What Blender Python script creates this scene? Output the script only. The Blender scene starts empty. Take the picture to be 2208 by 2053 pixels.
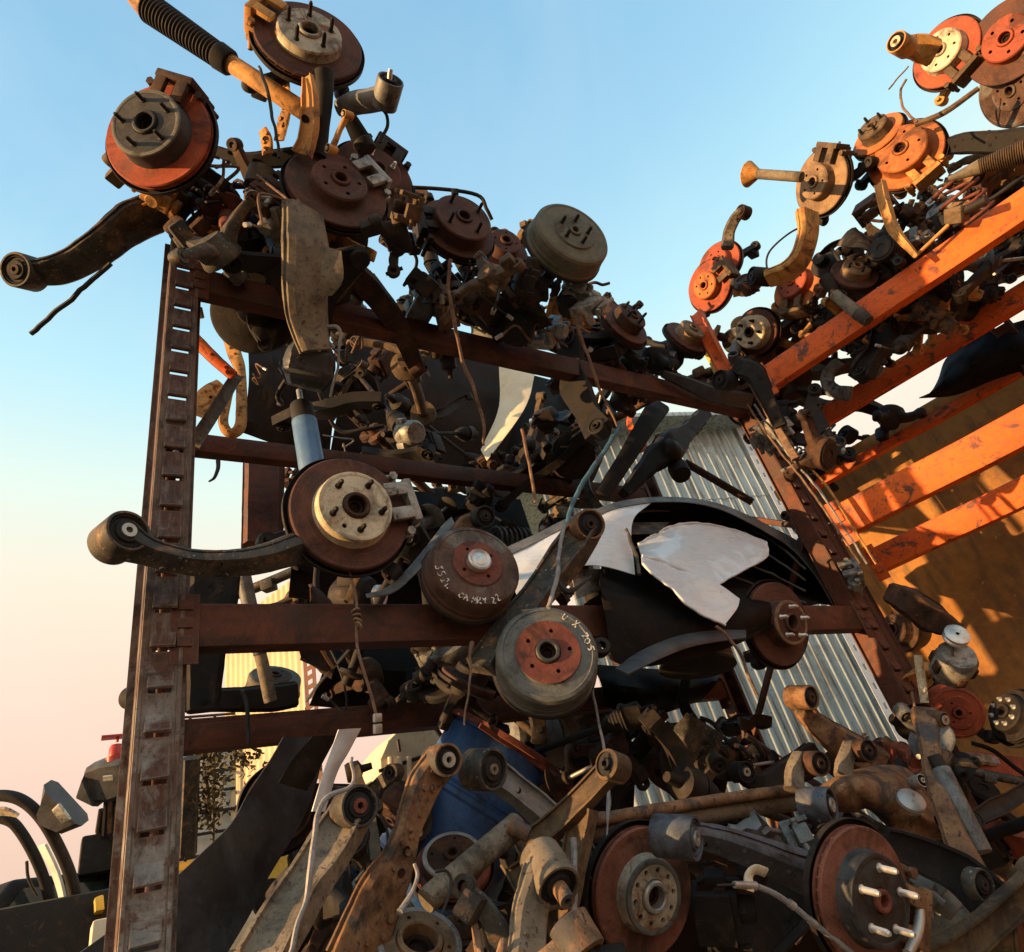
import bpy, bmesh, math, random
from mathutils import Vector, Matrix, noise
from mathutils.geometry import tessellate_polygon

scene = bpy.context.scene
COL = scene.collection
R = math.radians
V = Vector
PI = math.pi

# ------------------------------------------------------------------ camera
FOC = 1435.0                      # focal length in photograph pixels (2208 wide)
CX, CY = 1104.0, 1026.5
AX = V((0.852, 0.102, 0.513)).normalized()      # world axes seen in camera space (right, down, forward)
AY = V((-0.4727, 0.5695, 0.6726)).normalized()
AZ = V((-0.2238, -0.8158, 0.5334))
AY = (AY - AX * AX.dot(AY)).normalized()
AZ = (AZ - AX * AX.dot(AZ)); AZ = (AZ - AY * AY.dot(AZ)).normalized()
CAM = V((0, 0, 1.5))
RGT = V((AX.x, AY.x, AZ.x)); DWN = V((AX.y, AY.y, AZ.y)); FWD = V((AX.z, AY.z, AZ.z))
CROPS = {'a': (0, 0, .3788), 'b': (550, 200, .4328), 'c': (1400, 0, .4330), 'd': (180, 900, .4059),
         'e': (900, 950, .4024), 'f': (1500, 750, .4057), 'g': (0, 1500, .3722), 'h': (600, 1500, .4024),
         'i': (1300, 1450, .4567), 'j': (920, 1100, .19477), 'k': (480, 0, .21649), 'l': (400, 600, .30181),
         'm': (1250, 550, .29762), 'n': (1800, 1250, .4345), 'o': (1850, 0, .2706), 'p': (1800, 300, .32458),
         'r': (1500, 400, .27064), 's': (700, 900, .27666), 't': (600, 1350, .30181),
         'z': (0, 0, 1.11066), 'x': (0, 0, 1.0)}

def px(c, u, v):
    x0, y0, s = CROPS[c]
    return (x0 + u * s, y0 + v * s)

def rayd(p):
    """direction with unit depth along the viewing axis"""
    return RGT * ((p[0] - CX) / FOC) + DWN * ((p[1] - CY) / FOC) + FWD

def at_d(p, d):
    return CAM + rayd(p) * d

def at_y(p, y):
    r = rayd(p); return CAM + r * (y / r.y)

R2N = V((1, .28, 0)); R2K = 2.81            # front plane of the second rack
def at_r2(p, off=0.0):
    r = rayd(p); return CAM + r * ((R2K + off) / r.dot(R2N))

def depth_of(P):
    return (P - CAM).dot(FWD)

# ------------------------------------------------------------------ tagging
def tag(o, label=None, cat=None, group=None, kind=None):
    if label: o['label'] = label
    if cat: o['category'] = cat
    if group: o['group'] = group
    if kind: o['kind'] = kind
    return o

def thing(name, label, cat, M=None, group=None):
    o = bpy.data.objects.new(name, None)
    o.empty_display_size = .05
    COL.objects.link(o)
    if M is not None:
        o.matrix_world = M
    tag(o, label, cat, group)
    return o

# ------------------------------------------------------------------ materials
MATS = {}
def ramp(nt, fac, stops):
    n = nt.nodes.new('ShaderNodeValToRGB')
    el = n.color_ramp.elements
    while len(el) < len(stops): el.new(.5)
    for e, (p, c) in zip(el, stops):
        e.position = p; e.color = (c[0], c[1], c[2], 1)
    nt.links.new(fac, n.inputs[0])
    return n.outputs[0]

def noise_tex(nt, vec, scale, detail=6, rough=.6, dist=0.0):
    n = nt.nodes.new('ShaderNodeTexNoise')
    n.inputs['Scale'].default_value = scale; n.inputs['Detail'].default_value = detail
    n.inputs['Roughness'].default_value = rough; n.inputs['Distortion'].default_value = dist
    nt.links.new(vec, n.inputs['Vector'])
    return n.outputs['Fac']

def mixc(nt, fac, a, b, mode='MIX'):
    n = nt.nodes.new('ShaderNodeMix'); n.data_type = 'RGBA'; n.blend_type = mode
    for sock, v in ((n.inputs[0], fac), (n.inputs[6], a), (n.inputs[7], b)):
        if hasattr(v, 'is_linked'): nt.links.new(v, sock)
        elif isinstance(v, (int, float)): sock.default_value = v
        else: sock.default_value = (v[0], v[1], v[2], 1)
    return n.outputs[2]

def math_n(nt, op, a, b=0.0, clamp=False):
    n = nt.nodes.new('ShaderNodeMath'); n.operation = op; n.use_clamp = clamp
    for sock, v in ((n.inputs[0], a), (n.inputs[1], b)):
        if hasattr(v, 'is_linked'): nt.links.new(v, sock)
        else: sock.default_value = v
    return n.outputs[0]

def obj_coords(nt):
    tc = nt.nodes.new('ShaderNodeTexCoord'); oi = nt.nodes.new('ShaderNodeObjectInfo')
    m = nt.nodes.new('ShaderNodeVectorMath'); m.operation = 'MULTIPLY_ADD'
    m.inputs[1].default_value = (1, 1, 1)
    k = math_n(nt, 'MULTIPLY', oi.outputs['Random'], 37.0)
    nt.links.new(tc.outputs['Object'], m.inputs[0]); nt.links.new(k, m.inputs[2])
    return m.outputs[0], tc.outputs['Object']

DARKER = {'disc_rust': .62, 'hat_pale': 1.0, 'hat_grey': .7, 'hat_olive': .62, 'drum_grey': .72, 'drum_brown': .7, 'rust_paint_red': .75, 'iron_tan': .62, 'arm_grey': .6, 'iron_rusty': .72, 'arm_rust': .85, 'arm_dusty': .72, 'arm_blue': 1.05, 'arm_galv': .75, 'disc_tan': .95, 'alloy': .8, 'post_flaked': .8, 'wire_grey': .7, 'sleeve': .8}  # parts in shade darkened here: shade put into their base colours
CLEAN = ('white_paint', 'cream_panel', 'rack_orange', 'paint_mark', 'steel_bright', 'sleeve', 'tote_plastic', 'glass_dark', 'red_plastic', 'galvanised', 'yard_soil', 'wall_render', 'cream_tin', 'blue_damper', 'leaf_dry', 'yellow_paint')
def material(name, stops, scale=9, rough=(.55, .9), metal=0.0, bump=.35, fine=70, speck=None, rings=0, second=None, streak=None, coat=0, low=None, edge=None):
    """weathered surface: blotches of the given colours, fine grain, optional second colour in patches,
    optional turned rings (brake discs), optional streaks, bump from the grain"""
    if name in MATS: return MATS[name]
    dk = DARKER.get(name, 1); stops = [tuple(k * dk for k in c) for c in stops]
    m = bpy.data.materials.new(name); m.use_nodes = True
    nt = m.node_tree; bs = nt.nodes['Principled BSDF']
    vec, raw = obj_coords(nt)
    base = noise_tex(nt, vec, scale, 7, .62, .3)
    grain = noise_tex(nt, vec, fine, 4, .7)
    fac = mixc(nt, .28, base, grain)
    n = len(stops)
    cs = [(.37 + .26 * i / max(1, n - 1), c) for i, c in enumerate(stops)]
    col = ramp(nt, fac, cs)
    if low:                                          # a different, more weathered coat lower down (ragged boundary)
        ls, z0, z1 = low
        sz = nt.nodes.new('ShaderNodeSeparateXYZ'); nt.links.new(raw, sz.inputs[0])
        zz = math_n(nt, 'ADD', sz.outputs[2], math_n(nt, 'MULTIPLY', noise_tex(nt, vec, 7, 6, .7), .9))
        mr = nt.nodes.new('ShaderNodeMapRange'); mr.inputs['From Min'].default_value = z0 + .45; mr.inputs['From Max'].default_value = z1 + .45
        nt.links.new(zz, mr.inputs['Value'])
        col = mixc(nt, mr.outputs[0], ramp(nt, fac, [(.37 + .26 * i / max(1, len(ls) - 1), c) for i, c in enumerate(ls)]), col)
    if second:                                       # patches of another colour (bare metal, rust coming through)
        c2, lo, hi, sc = second
        pn = noise_tex(nt, vec, sc, 8, .68, .6)
        pm = ramp(nt, pn, [(lo, (0, 0, 0)), (hi, (1, 1, 1))])
        col = mixc(nt, pm, col, c2)
    if streak:
        c3, amt, st = streak
        mp = nt.nodes.new('ShaderNodeMapping'); mp.inputs['Scale'].default_value = st
        nt.links.new(vec, mp.inputs[0])
        sn = noise_tex(nt, mp.outputs[0], 6, 5, .6)
        sm = ramp(nt, sn, [(.48, (0, 0, 0)), (.66, (amt, amt, amt))])
        col = mixc(nt, sm, col, c3)
    if speck:
        c4, thr = speck
        sp = noise_tex(nt, vec, fine * 1.7, 2, .5)
        sm = ramp(nt, sp, [(thr, (0, 0, 0)), (thr + .05, (1, 1, 1))])
        col = mixc(nt, sm, col, c4)
    if rings:
        sx = nt.nodes.new('ShaderNodeSeparateXYZ'); nt.links.new(raw, sx.inputs[0])
        r2 = math_n(nt, 'SQRT', math_n(nt, 'ADD', math_n(nt, 'MULTIPLY', sx.outputs[0], sx.outputs[0]), math_n(nt, 'MULTIPLY', sx.outputs[1], sx.outputs[1])))
        cm = nt.nodes.new('ShaderNodeCombineXYZ'); nt.links.new(math_n(nt, 'MULTIPLY', r2, 1.0), cm.inputs[0])
        oi = nt.nodes.new('ShaderNodeObjectInfo'); nt.links.new(oi.outputs['Random'], cm.inputs[1])
        rn = noise_tex(nt, cm.outputs[0], 260, 3, .7)
        col = mixc(nt, ramp(nt, rn, [(.4, (0, 0, 0)), (.7, (rings, rings, rings))]), col, (.16, .1, .08))
    if edge:                                         # paint chipped off along the corners
        bv = nt.nodes.new('ShaderNodeBevel'); bv.samples = 4; bv.inputs['Radius'].default_value = .007
        ge = nt.nodes.new('ShaderNodeNewGeometry'); dp = nt.nodes.new('ShaderNodeVectorMath'); dp.operation = 'DOT_PRODUCT'
        nt.links.new(bv.outputs[0], dp.inputs[0]); nt.links.new(ge.outputs['Normal'], dp.inputs[1])
        em = math_n(nt, 'ADD', math_n(nt, 'MULTIPLY', math_n(nt, 'SUBTRACT', 1.0, dp.outputs['Value']), 2.2), noise_tex(nt, vec, 26, 6, .7))
        col = mixc(nt, ramp(nt, em, [(.64, (0, 0, 0)), (.74, (1, 1, 1))]), col, edge)
    if name not in CLEAN:                            # caked grease and dust in patches, pitting in dots
        gn = noise_tex(nt, vec, scale * .55, 9, .72, 1.2)
        col = mixc(nt, ramp(nt, gn, [(.5, (0, 0, 0)), (.64, (.75, .75, .75))]), col, (.022, .015, .011))
        pn = noise_tex(nt, vec, fine * 2.6, 3, .6)
        col = mixc(nt, ramp(nt, pn, [(.6, (0, 0, 0)), (.68, (.6, .6, .6))]), col, tuple(k * .3 for k in stops[0]))
        dn = noise_tex(nt, vec, scale * 2.3, 8, .7, .8)
        col = mixc(nt, ramp(nt, dn, [(.58, (0, 0, 0)), (.72, (.28, .28, .28))]), col, tuple(min(.6, k * 1.7 + .015) for k in stops[-1]))
    nt.links.new(col, bs.inputs['Base Color'])
    rr = nt.nodes.new('ShaderNodeMapRange')
    rr.inputs['From Min'].default_value = .3; rr.inputs['From Max'].default_value = .7
    rr.inputs['To Min'].default_value = rough[0]; rr.inputs['To Max'].default_value = rough[1]
    nt.links.new(fac, rr.inputs['Value']); nt.links.new(rr.outputs[0], bs.inputs['Roughness'])
    bs.inputs['Metallic'].default_value = metal
    bs.inputs['Specular IOR Level'].default_value = .08 if name in ('black_sheet', 'bore', 'brown_sheet') else .4
    if coat: bs.inputs['Coat Weight'].default_value = coat
    if bump:
        bp = nt.nodes.new('ShaderNodeBump'); bp.inputs['Strength'].default_value = bump; bp.inputs['Distance'].default_value = .004
        nt.links.new(fac, bp.inputs['Height']); nt.links.new(bp.outputs[0], bs.inputs['Normal'])
    MATS[name] = m
    return m

def M_(k):
    return MATS[k]

# brown-red rust of the discs, darkened for shade and brightened for sun; pale hubs; greasy steel; paints
material('disc_rust', [(.07, .03, .022), (.16, .062, .042), (.24, .10, .065)], 10, (.6, .95), .15, .35, 90, rings=.35)
material('disc_rust_red', [(.2, .04, .02), (.40, .075, .03), (.5, .115, .05)], 9, (.6, .95), .1, .35, 80, rings=.3)
material('disc_rust_orange', [(.26, .075, .022), (.48, .15, .04), (.58, .21, .07)], 9, (.6, .95), .1, .35, 80, rings=.3)
material('disc_tan', [(.16, .10, .055), (.30, .19, .10), (.38, .27, .16)], 9, (.5, .9), .2, .3, 80, rings=.3)
material('disc_rust_warm', [(.11, .04, .026), (.22, .078, .048), (.3, .12, .075)], 10, (.5, .85), .2, .35, 90, rings=.4)
material('hat_pale', [(.30, .26, .19), (.46, .41, .31), (.55, .50, .40)], 14, (.45, .8), .25, .4, 80, second=((.22, .095, .04), .5, .6, 16))
material('hat_cream', [(.46, .38, .25), (.62, .54, .38), (.7, .63, .48)], 14, (.5, .85), .1, .3, 80, second=((.34, .15, .05), .56, .66, 22))
material('hat_grey', [(.035, .037, .038), (.075, .078, .078), (.12, .12, .115)], 12, (.4, .75), .4, .3, 90)
material('hat_olive', [(.13, .12, .08), (.22, .205, .14), (.28, .26, .19)], 8, (.5, .85), .2, .3, 80, second=((.08, .06, .04), .55, .7, 12))
material('drum_grey', [(.11, .12, .11), (.19, .205, .19), (.26, .27, .245)], 16, (.5, .85), .3, .35, 90, second=((.16, .12, .08), .58, .74, 20), rings=.15)
material('drum_brown', [(.085, .045, .032), (.15, .08, .055), (.21, .12, .085)], 12, (.5, .85), .25, .3, 90, second=((.19, .19, .17), .52, .66, 9), rings=.2)
material('rust_paint_red', [(.17, .045, .03), (.25, .07, .045), (.31, .10, .06)], 22, (.6, .9), .1, .4, 90, second=((.10, .05, .035), .56, .66, 30))
material('iron_dark', [(.008, .007, .006), (.02, .016, .013), (.045, .034, .026)], 14, (.5, .9), .2, .6, 70, second=((.06, .035, .02), .58, .7, 20))
material('iron_rusty', [(.025, .014, .009), (.075, .036, .02), (.16, .08, .04)], 16, (.6, .95), .1, .7, 60)
material('iron_tan', [(.09, .06, .035), (.2, .13, .07), (.3, .205, .12)], 11, (.6, .95), .1, .6, 60, second=((.06, .045, .035), .54, .64, 14))
material('arm_grey', [(.045, .047, .045), (.10, .10, .09), (.17, .155, .125)], 13, (.5, .9), .15, .5, 60, second=((.18, .11, .06), .52, .62, 18), speck=((.28, .25, .2), .66))
material('arm_rust', [(.13, .065, .032), (.26, .14, .068), (.36, .21, .11)], 13, (.6, .95), .05, .6, 60, second=((.065, .062, .06), .5, .58, 9), speck=((.06, .04, .03), .64))
material('arm_dusty', [(.15, .125, .09), (.26, .215, .15), (.34, .28, .2)], 9, (.6, .95), .05, .5, 55, second=((.07, .062, .055), .54, .66, 12), speck=((.08, .06, .045), .64))
material('arm_black', [(.006, .006, .006), (.013, .0125, .012), (.028, .025, .022)], 12, (.62, .95), .15, .45, 60, second=((.07, .042, .025), .58, .7, 14))
material('arm_blue', [(.045, .055, .07), (.085, .10, .125), (.125, .14, .165)], 12, (.4, .75), .2, .3, 60, second=((.05, .045, .04), .58, .68, 18))
material('arm_galv', [(.13, .14, .14), (.22, .23, .225), (.3, .3, .29)], 12, (.4, .75), .3, .3, 60)
material('arm_orange', [(.40, .18, .05), (.56, .28, .08), (.66, .36, .12)], 12, (.6, .9), .05, .4, 60, second=((.16, .07, .03), .55, .65, 14))  # golden sunlight put into the colour of rusty arms
material('rubber', [(.006, .006, .006), (.012, .012, .012), (.024, .023, .022)], 16, (.6, .95), 0, .25, 60, second=((.06, .048, .036), .6, .75, 9))
material('sleeve', [(.36, .35, .32), (.52, .51, .47), (.64, .62, .57)], 20, (.3, .6), .6, .2, 90, second=((.3, .2, .12), .6, .7, 40))
material('steel_bright', [(.4, .4, .38), (.62, .61, .58), (.75, .74, .7)], 20, (.25, .5), .7, .15, 90)
material('alloy', [(.22, .22, .2), (.4, .4, .37), (.55, .54, .5)], 16, (.4, .75), .5, .4, 70, second=((.09, .06, .045), .56, .66, 22))
material('bore', [(.012, .008, .007), (.03, .018, .014), (.05, .03, .022)], 16, (.7, .95), 0, .3, 60)  # near-black, the shade inside bores and holes put into the colour
material('rack_brown', [(.06, .022, .014), (.115, .038, .021), (.165, .055, .03)], 7, (.5, .85), .05, .25, 60, second=((.045, .03, .024), .56, .68, 11), streak=((.035, .022, .017), .5, (1, 6, 6)), edge=(.13, .075, .05))  # shaded copy of the racks' red-orange paint, shade put into the colour
material('rack_orange', [(.62, .085, .006), (.80, .125, .008), (.86, .165, .014)], 3.5, (.42, .7), 0, .15, 50, second=((.13, .05, .028), .55, .61, 13), speck=((.2, .07, .03), .66), streak=((.45, .09, .02), .5, (4, 4, 9)), edge=(.16, .07, .045))  # sunlit copy of the same paint, sun put into the colour
material('post_flaked', [(.075, .036, .028), (.12, .062, .05), (.165, .095, .08)], 20, (.55, .9), .15, .5, 60, second=((.10, .045, .028), .47, .56, 9), streak=((.26, .24, .21), .4, (14, 14, 2.5)), low=([(.13, .12, .105), (.24, .225, .2), (.34, .32, .29)], 1.75, 2.35), edge=(.2, .15, .11))
material('blue_damper', [(.06, .14, .28), (.09, .19, .35), (.13, .24, .40)], 8, (.4, .7), .1, .15, 60, second=((.06, .07, .09), .62, .72, 12), coat=.2)
material('blue_drum', [(.018, .065, .2), (.028, .10, .28), (.04, .13, .34)], 5, (.4, .65), 0, .1, 40, second=((.05, .08, .15), .58, .72, 7), speck=((.12, .12, .11), .7))
material('white_paint', [(.66, .72, .77), (.74, .80, .84), (.80, .84, .87)], 5, (.22, .4), 0, .08, 40, second=((.42, .39, .34), .62, .75, 5), streak=((.45, .42, .38), .25, (3, 12, 12)), coat=.3)
material('cream_panel', [(.66, .55, .36), (.75, .64, .44), (.8, .7, .52)], 5, (.45, .7), 0, .15, 40, second=((.4, .3, .18), .6, .72, 6))
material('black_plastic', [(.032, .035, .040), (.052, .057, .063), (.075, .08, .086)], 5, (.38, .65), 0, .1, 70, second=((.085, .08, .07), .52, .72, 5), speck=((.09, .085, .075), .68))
material('black_sheet', [(.004, .004, .004), (.008, .0075, .007), (.016, .014, .012)], 5, (.45, .8), 0, .2, 60, second=((.025, .019, .014), .6, .75, 7))  # near-black: shade of the dark voids put into the colour
material('brown_sheet', [(.012, .008, .006), (.022, .014, .01), (.035, .022, .015)], 5, (.5, .85), 0, .2, 60, second=((.02, .014, .011), .55, .68, 8))  # for the added backing sheets, shade of the depth put into the colour
material('wire_black', [(.012, .012, .012), (.02, .02, .02), (.03, .03, .03)], 20, (.5, .8), 0, .1, 60)
material('wire_rust', [(.12, .065, .04), (.2, .12, .075), (.28, .19, .13)], 20, (.6, .9), .1, .2, 60)
material('wire_grey', [(.25, .25, .25), (.36, .36, .36), (.46, .46, .45)], 20, (.45, .7), .1, .1, 60)
material('wire_teal', [(.03, .09, .13), (.05, .13, .18), (.08, .18, .24)], 20, (.4, .6), 0, .1, 60)
material('paint_mark', [(.46, .42, .36), (.64, .60, .54), (.72, .69, .63)], 60, (.6, .9), 0, .1, 80)
material('red_plastic', [(.3, .02, .015), (.42, .03, .02), (.5, .05, .03)], 9, (.3, .5), 0, .05, 40)
material('yellow_paint', [(.55, .36, .05), (.68, .46, .07), (.74, .54, .12)], 8, (.45, .7), 0, .15, 40, second=((.2, .12, .05), .6, .7, 12))
material('tote_plastic', [(.6, .66, .64), (.7, .75, .72), (.76, .8, .78)], 4, (.3, .5), 0, .05, 30)
material('glass_dark', [(.02, .03, .03), (.03, .045, .045), (.05, .06, .06)], 3, (.05, .12), 0, 0, 20)
material('leaf_dry', [(.035, .028, .015), (.06, .05, .022), (.09, .075, .035)], 12, (.6, .9), 0, .1, 40)
material('trunk_bark', [(.05, .035, .022), (.09, .065, .04), (.13, .1, .065)], 16, (.7, .95), 0, .7, 40)
# ------------------------------------------------------------------ mesh builder
class MB:
    def __init__(s): s.v = []; s.f = []
    def add(s, vs, fs, M=None):
        o = len(s.v)
        s.v += [(M @ V(p)) if M is not None else V(p) for p in vs]
        s.f += [tuple(i + o for i in f) for f in fs]
        return s
    def lathe(s, prof, n=48, M=None, close=False):
        """prof: list of (radius, z) turned about z"""
        vs = []; fs = []; idx = []
        for (r, z) in prof:
            if r < 1e-6: idx.append([len(vs)] * n); vs.append((0, 0, z))
            else:
                idx.append(list(range(len(vs), len(vs) + n)))
                vs += [(r * math.cos(2 * PI * k / n), r * math.sin(2 * PI * k / n), z) for k in range(n)]
        m = len(prof)
        for i in range(m if close else m - 1):
            a, b = idx[i], idx[(i + 1) % m]
            for k in range(n):
                q = [a[k], a[(k + 1) % n], b[(k + 1) % n], b[k]]
                u = []
                for x in q:
                    if x not in u: u.append(x)
                if len(u) > 2: fs.append(tuple(u))
        return s.add(vs, fs, M)
    def plate(s, outer, holes, z0, z1, M=None):
        """flat plate with real holes, extruded z0..z1"""
        polys = [[V((x, y, 0)) for x, y in outer]] + [[V((x, y, 0)) for x, y in h] for h in holes]
        flat = [p for pl in polys for p in pl]; n = len(flat)
        tris = tessellate_polygon(polys)
        vs = [(p.x, p.y, z1) for p in flat] + [(p.x, p.y, z0) for p in flat]
        fs = []
        for t in tris:
            a, b, c = [flat[i] for i in t]
            if (b - a).cross(c - a).z < 0: t = (t[0], t[2], t[1])
            fs.append(tuple(t)); fs.append((t[0] + n, t[2] + n, t[1] + n))
        o = 0
        for k, pl in enumerate(polys):
            m = len(pl)
            for i in range(m):
                a, b = o + i, o + (i + 1) % m
                fs.append((a, a + n, b + n, b))
            o += m
        return s.add(vs, fs, M)
    def slotted(s, w, h, slots, t, M=None):
        """flat strip w x h (local x, y) with rectangular slots (half width, y0, y1), real openings"""
        ys = [0.0]; 
        for c, a, b in slots: ys += [a, b]
        ys.append(h)
        def slab(x0, x1, y0, y1):
            s.add([(x, y, z) for z in (-t, 0) for y in (y0, y1) for x in (x0, x1)], [(0, 2, 3, 1), (4, 5, 7, 6), (0, 1, 5, 4), (2, 6, 7, 3), (0, 4, 6, 2), (1, 3, 7, 5)], M)
        c = slots[0][0]
        slab(-w / 2, -c, 0, h); slab(c, w / 2, 0, h)
        for i in range(0, len(ys), 2): slab(-c, c, ys[i], ys[i + 1])
        return s
    def tube(s, pts, rad, n=8, M=None, cap=True):
        pts = [V(p) for p in pts]; m = len(pts)
        if not hasattr(rad, '__len__'): rad = [rad] * m
        vs = []; fs = []; up = None
        for i, p in enumerate(pts):
            t = (pts[min(i + 1, m - 1)] - pts[max(i - 1, 0)])
            if t.length < 1e-9: t = V((0, 0, 1))
            t.normalize()
            if up is None:
                up = V((0, 0, 1)) if abs(t.z) < .9 else V((1, 0, 0))
            a = up - t * up.dot(t)
            if a.length < 1e-5: a = V((1, 0, 0)) - t * t.x
            a.normalize(); b = t.cross(a); up = a
            vs += [p + (a * math.cos(2 * PI * k / n) + b * math.sin(2 * PI * k / n)) * rad[i] for k in range(n)]
        for i in range(m - 1):
            for k in range(n):
                fs.append((i * n + k, i * n + (k + 1) % n, (i + 1) * n + (k + 1) % n, (i + 1) * n + k))
        if cap:
            fs.append(tuple(range(n))[::-1]); fs.append(tuple((m - 1) * n + k for k in range(n)))
        return s.add(vs, fs, M)
    def sweep(s, pts, w, t, up, M=None, sec=None, cap=True):
        """section (width across, thickness along 'up') swept along pts; w/t lists"""
        pts = [V(p) for p in pts]; m = len(pts)
        if not hasattr(w, '__len__'): w = [w] * m
        if not hasattr(t, '__len__'): t = [t] * m
        if sec is None:
            c = .22
            sec = [(-1, -1 + 2 * c), (-1, 1 - 2 * c), (-1 + c, 1), (1 - c, 1), (1, 1 - 2 * c), (1, -1 + 2 * c), (1 - c, -1), (-1 + c, -1)]
        n = len(sec); vs = []; fs = []
        ups = up if isinstance(up, list) else [up] * m
        for i, p in enumerate(pts):
            d = (pts[min(i + 1, m - 1)] - pts[max(i - 1, 0)]).normalized()
            u = V(ups[i]); u = (u - d * u.dot(d)).normalized(); a = d.cross(u)
            vs += [p + a * (x * w[i] / 2) + u * (y * t[i] / 2) for x, y in sec]
        for i in range(m - 1):
            for k in range(n):
                fs.append((i * n + k, (i + 1) * n + k, (i + 1) * n + (k + 1) % n, i * n + (k + 1) % n))
        if cap:
            fs.append(tuple(range(n))); fs.append(tuple((m - 1) * n + k for k in range(n))[::-1])
        return s.add(vs, fs, M)
    def box(s, c, d, M=None, b=0.0):
        x, y, z = [k / 2 for k in d]; b = min(b, x * .45, y * .45, z * .45)
        bm = bmesh.new(); bmesh.ops.create_cube(bm, size=1)
        bmesh.ops.scale(bm, vec=(2 * x, 2 * y, 2 * z), verts=bm.verts)
        if b > 0: bmesh.ops.bevel(bm, geom=bm.edges[:], offset=b, segments=2, affect='EDGES', profile=.6)
        bmesh.ops.translate(bm, vec=V(c), verts=bm.verts)
        bm.verts.index_update()
        s.add([v.co.copy() for v in bm.verts], [tuple(v.index for v in f.verts) for f in bm.faces], M)
        bm.free(); return s
    def sheet(s, rows, thick, M=None):
        """rows of 3-D points (all the same length) as a sheet with real thickness"""
        nr, nc = len(rows), len(rows[0]); P = [V(p) for r in rows for p in r]
        N = [V((0, 0, 0)) for _ in P]
        q = [(i * nc + j, i * nc + j + 1, (i + 1) * nc + j + 1, (i + 1) * nc + j) for i in range(nr - 1) for j in range(nc - 1)]
        for a, b, c, d in q:
            nn = (P[c] - P[a]).cross(P[d] - P[b])
            for k in (a, b, c, d): N[k] += nn
        N = [k.normalized() if k.length > 1e-12 else V((0, 0, 1)) for k in N]
        n = len(P)
        vs = [p + k * thick / 2 for p, k in zip(P, N)] + [p - k * thick / 2 for p, k in zip(P, N)]
        fs = q + [(d + n, c + n, b + n, a + n) for a, b, c, d in q]
        rim = [j for j in range(nc)] + [i * nc + nc - 1 for i in range(1, nr)] + [(nr - 1) * nc + j for j in range(nc - 2, -1, -1)] + [i * nc for i in range(nr - 2, 0, -1)]
        for i in range(len(rim)):
            a, b = rim[i], rim[(i + 1) % len(rim)]
            fs.append((a, a + n, b + n, b))
        return s.add(vs, fs, M)
    def rough(s, amp, freq, seed=0):
        """uneven, corroded surface"""
        o = V((seed * 3.1, seed * 1.7, seed * .9))
        s.v = [p + noise.noise_vector(p * freq + o) * amp for p in s.v]
        return s
    def build(s, name, mat, parent=None, angle=38, M=None, fix=True):
        me = bpy.data.meshes.new(name)
        me.from_pydata([tuple(p) for p in s.v], [], s.f)
        if fix:
            bm = bmesh.new(); bm.from_mesh(me)
            bmesh.ops.recalc_face_normals(bm, faces=bm.faces[:]); bm.to_mesh(me); bm.free()
        me.polygons.foreach_set('use_smooth', [True] * len(me.polygons))
        me.set_sharp_from_angle(angle=R(angle))
        me.materials.append(MATS[mat] if isinstance(mat, str) else mat)
        o = bpy.data.objects.new(name, me); COL.objects.link(o)
        if parent: o.parent = parent
        if M is not None: o.matrix_local = M
        return o

def circ(r, n=24, c=(0, 0), ph=0.0):
    return [(c[0] + r * math.cos(2 * PI * k / n + ph), c[1] + r * math.sin(2 * PI * k / n + ph)) for k in range(n)]

def spline(pts, n=6):
    """Catmull-Rom through the points (any dimension of tuples/Vectors)"""
    P = [V(p) for p in pts]
    if len(P) < 3: return [P[0].lerp(P[-1], k / n) for k in range(n + 1)]
    P = [P[0] * 2 - P[1]] + P + [P[-1] * 2 - P[-2]]
    out = []
    for i in range(1, len(P) - 2):
        a, b, c, d = P[i - 1:i + 3]
        for k in range(n):
            t = k / n
            out.append(.5 * ((2 * b) + (c - a) * t + (2 * a - 5 * b + 4 * c - d) * t * t + (3 * b - a - 3 * c + d) * t ** 3))
    out.append(P[-2])
    return out

def resample(vals, n):
    m = len(vals) - 1; o = []
    for k in range(n):
        x = k * m / (n - 1); i = min(int(x), m - 1); f = x - i
        o.append(vals[i] * (1 - f) + vals[i + 1] * f)
    return o

def even(pts, n):
    """n points evenly spaced along a polyline"""
    P = [V(p) for p in pts]; L = [0]
    for a, b in zip(P, P[1:]): L.append(L[-1] + (b - a).length)
    o = []; j = 0
    for k in range(n):
        x = L[-1] * k / (n - 1)
        while j < len(P) - 2 and L[j + 1] < x: j += 1
        d = L[j + 1] - L[j]; f = (x - L[j]) / d if d > 1e-9 else 0
        o.append(P[j].lerp(P[j + 1], min(1, max(0, f))))
    return o

def frame_at(P, n, spin=0.0):
    """matrix with local z along n, local x to the picture's right"""
    z = n.normalized(); x = RGT - z * RGT.dot(z); x.normalize(); y = z.cross(x)
    M = Matrix.Translation(P) @ Matrix((x, y, z)).transposed().to_4x4()
    return M @ Matrix.Rotation(spin, 4, 'Z')

def facing(P, ratio, phi):
    """unit normal whose disc, at P, shows minor/major = ratio and turns towards picture angle phi (0 right, 90 down)"""
    v = (P - CAM).normalized(); t = RGT * math.cos(R(phi)) + DWN * math.sin(R(phi))
    t = (t - v * t.dot(v)).normalized()
    return -v * ratio + t * math.sqrt(max(0, 1 - ratio * ratio))

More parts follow.
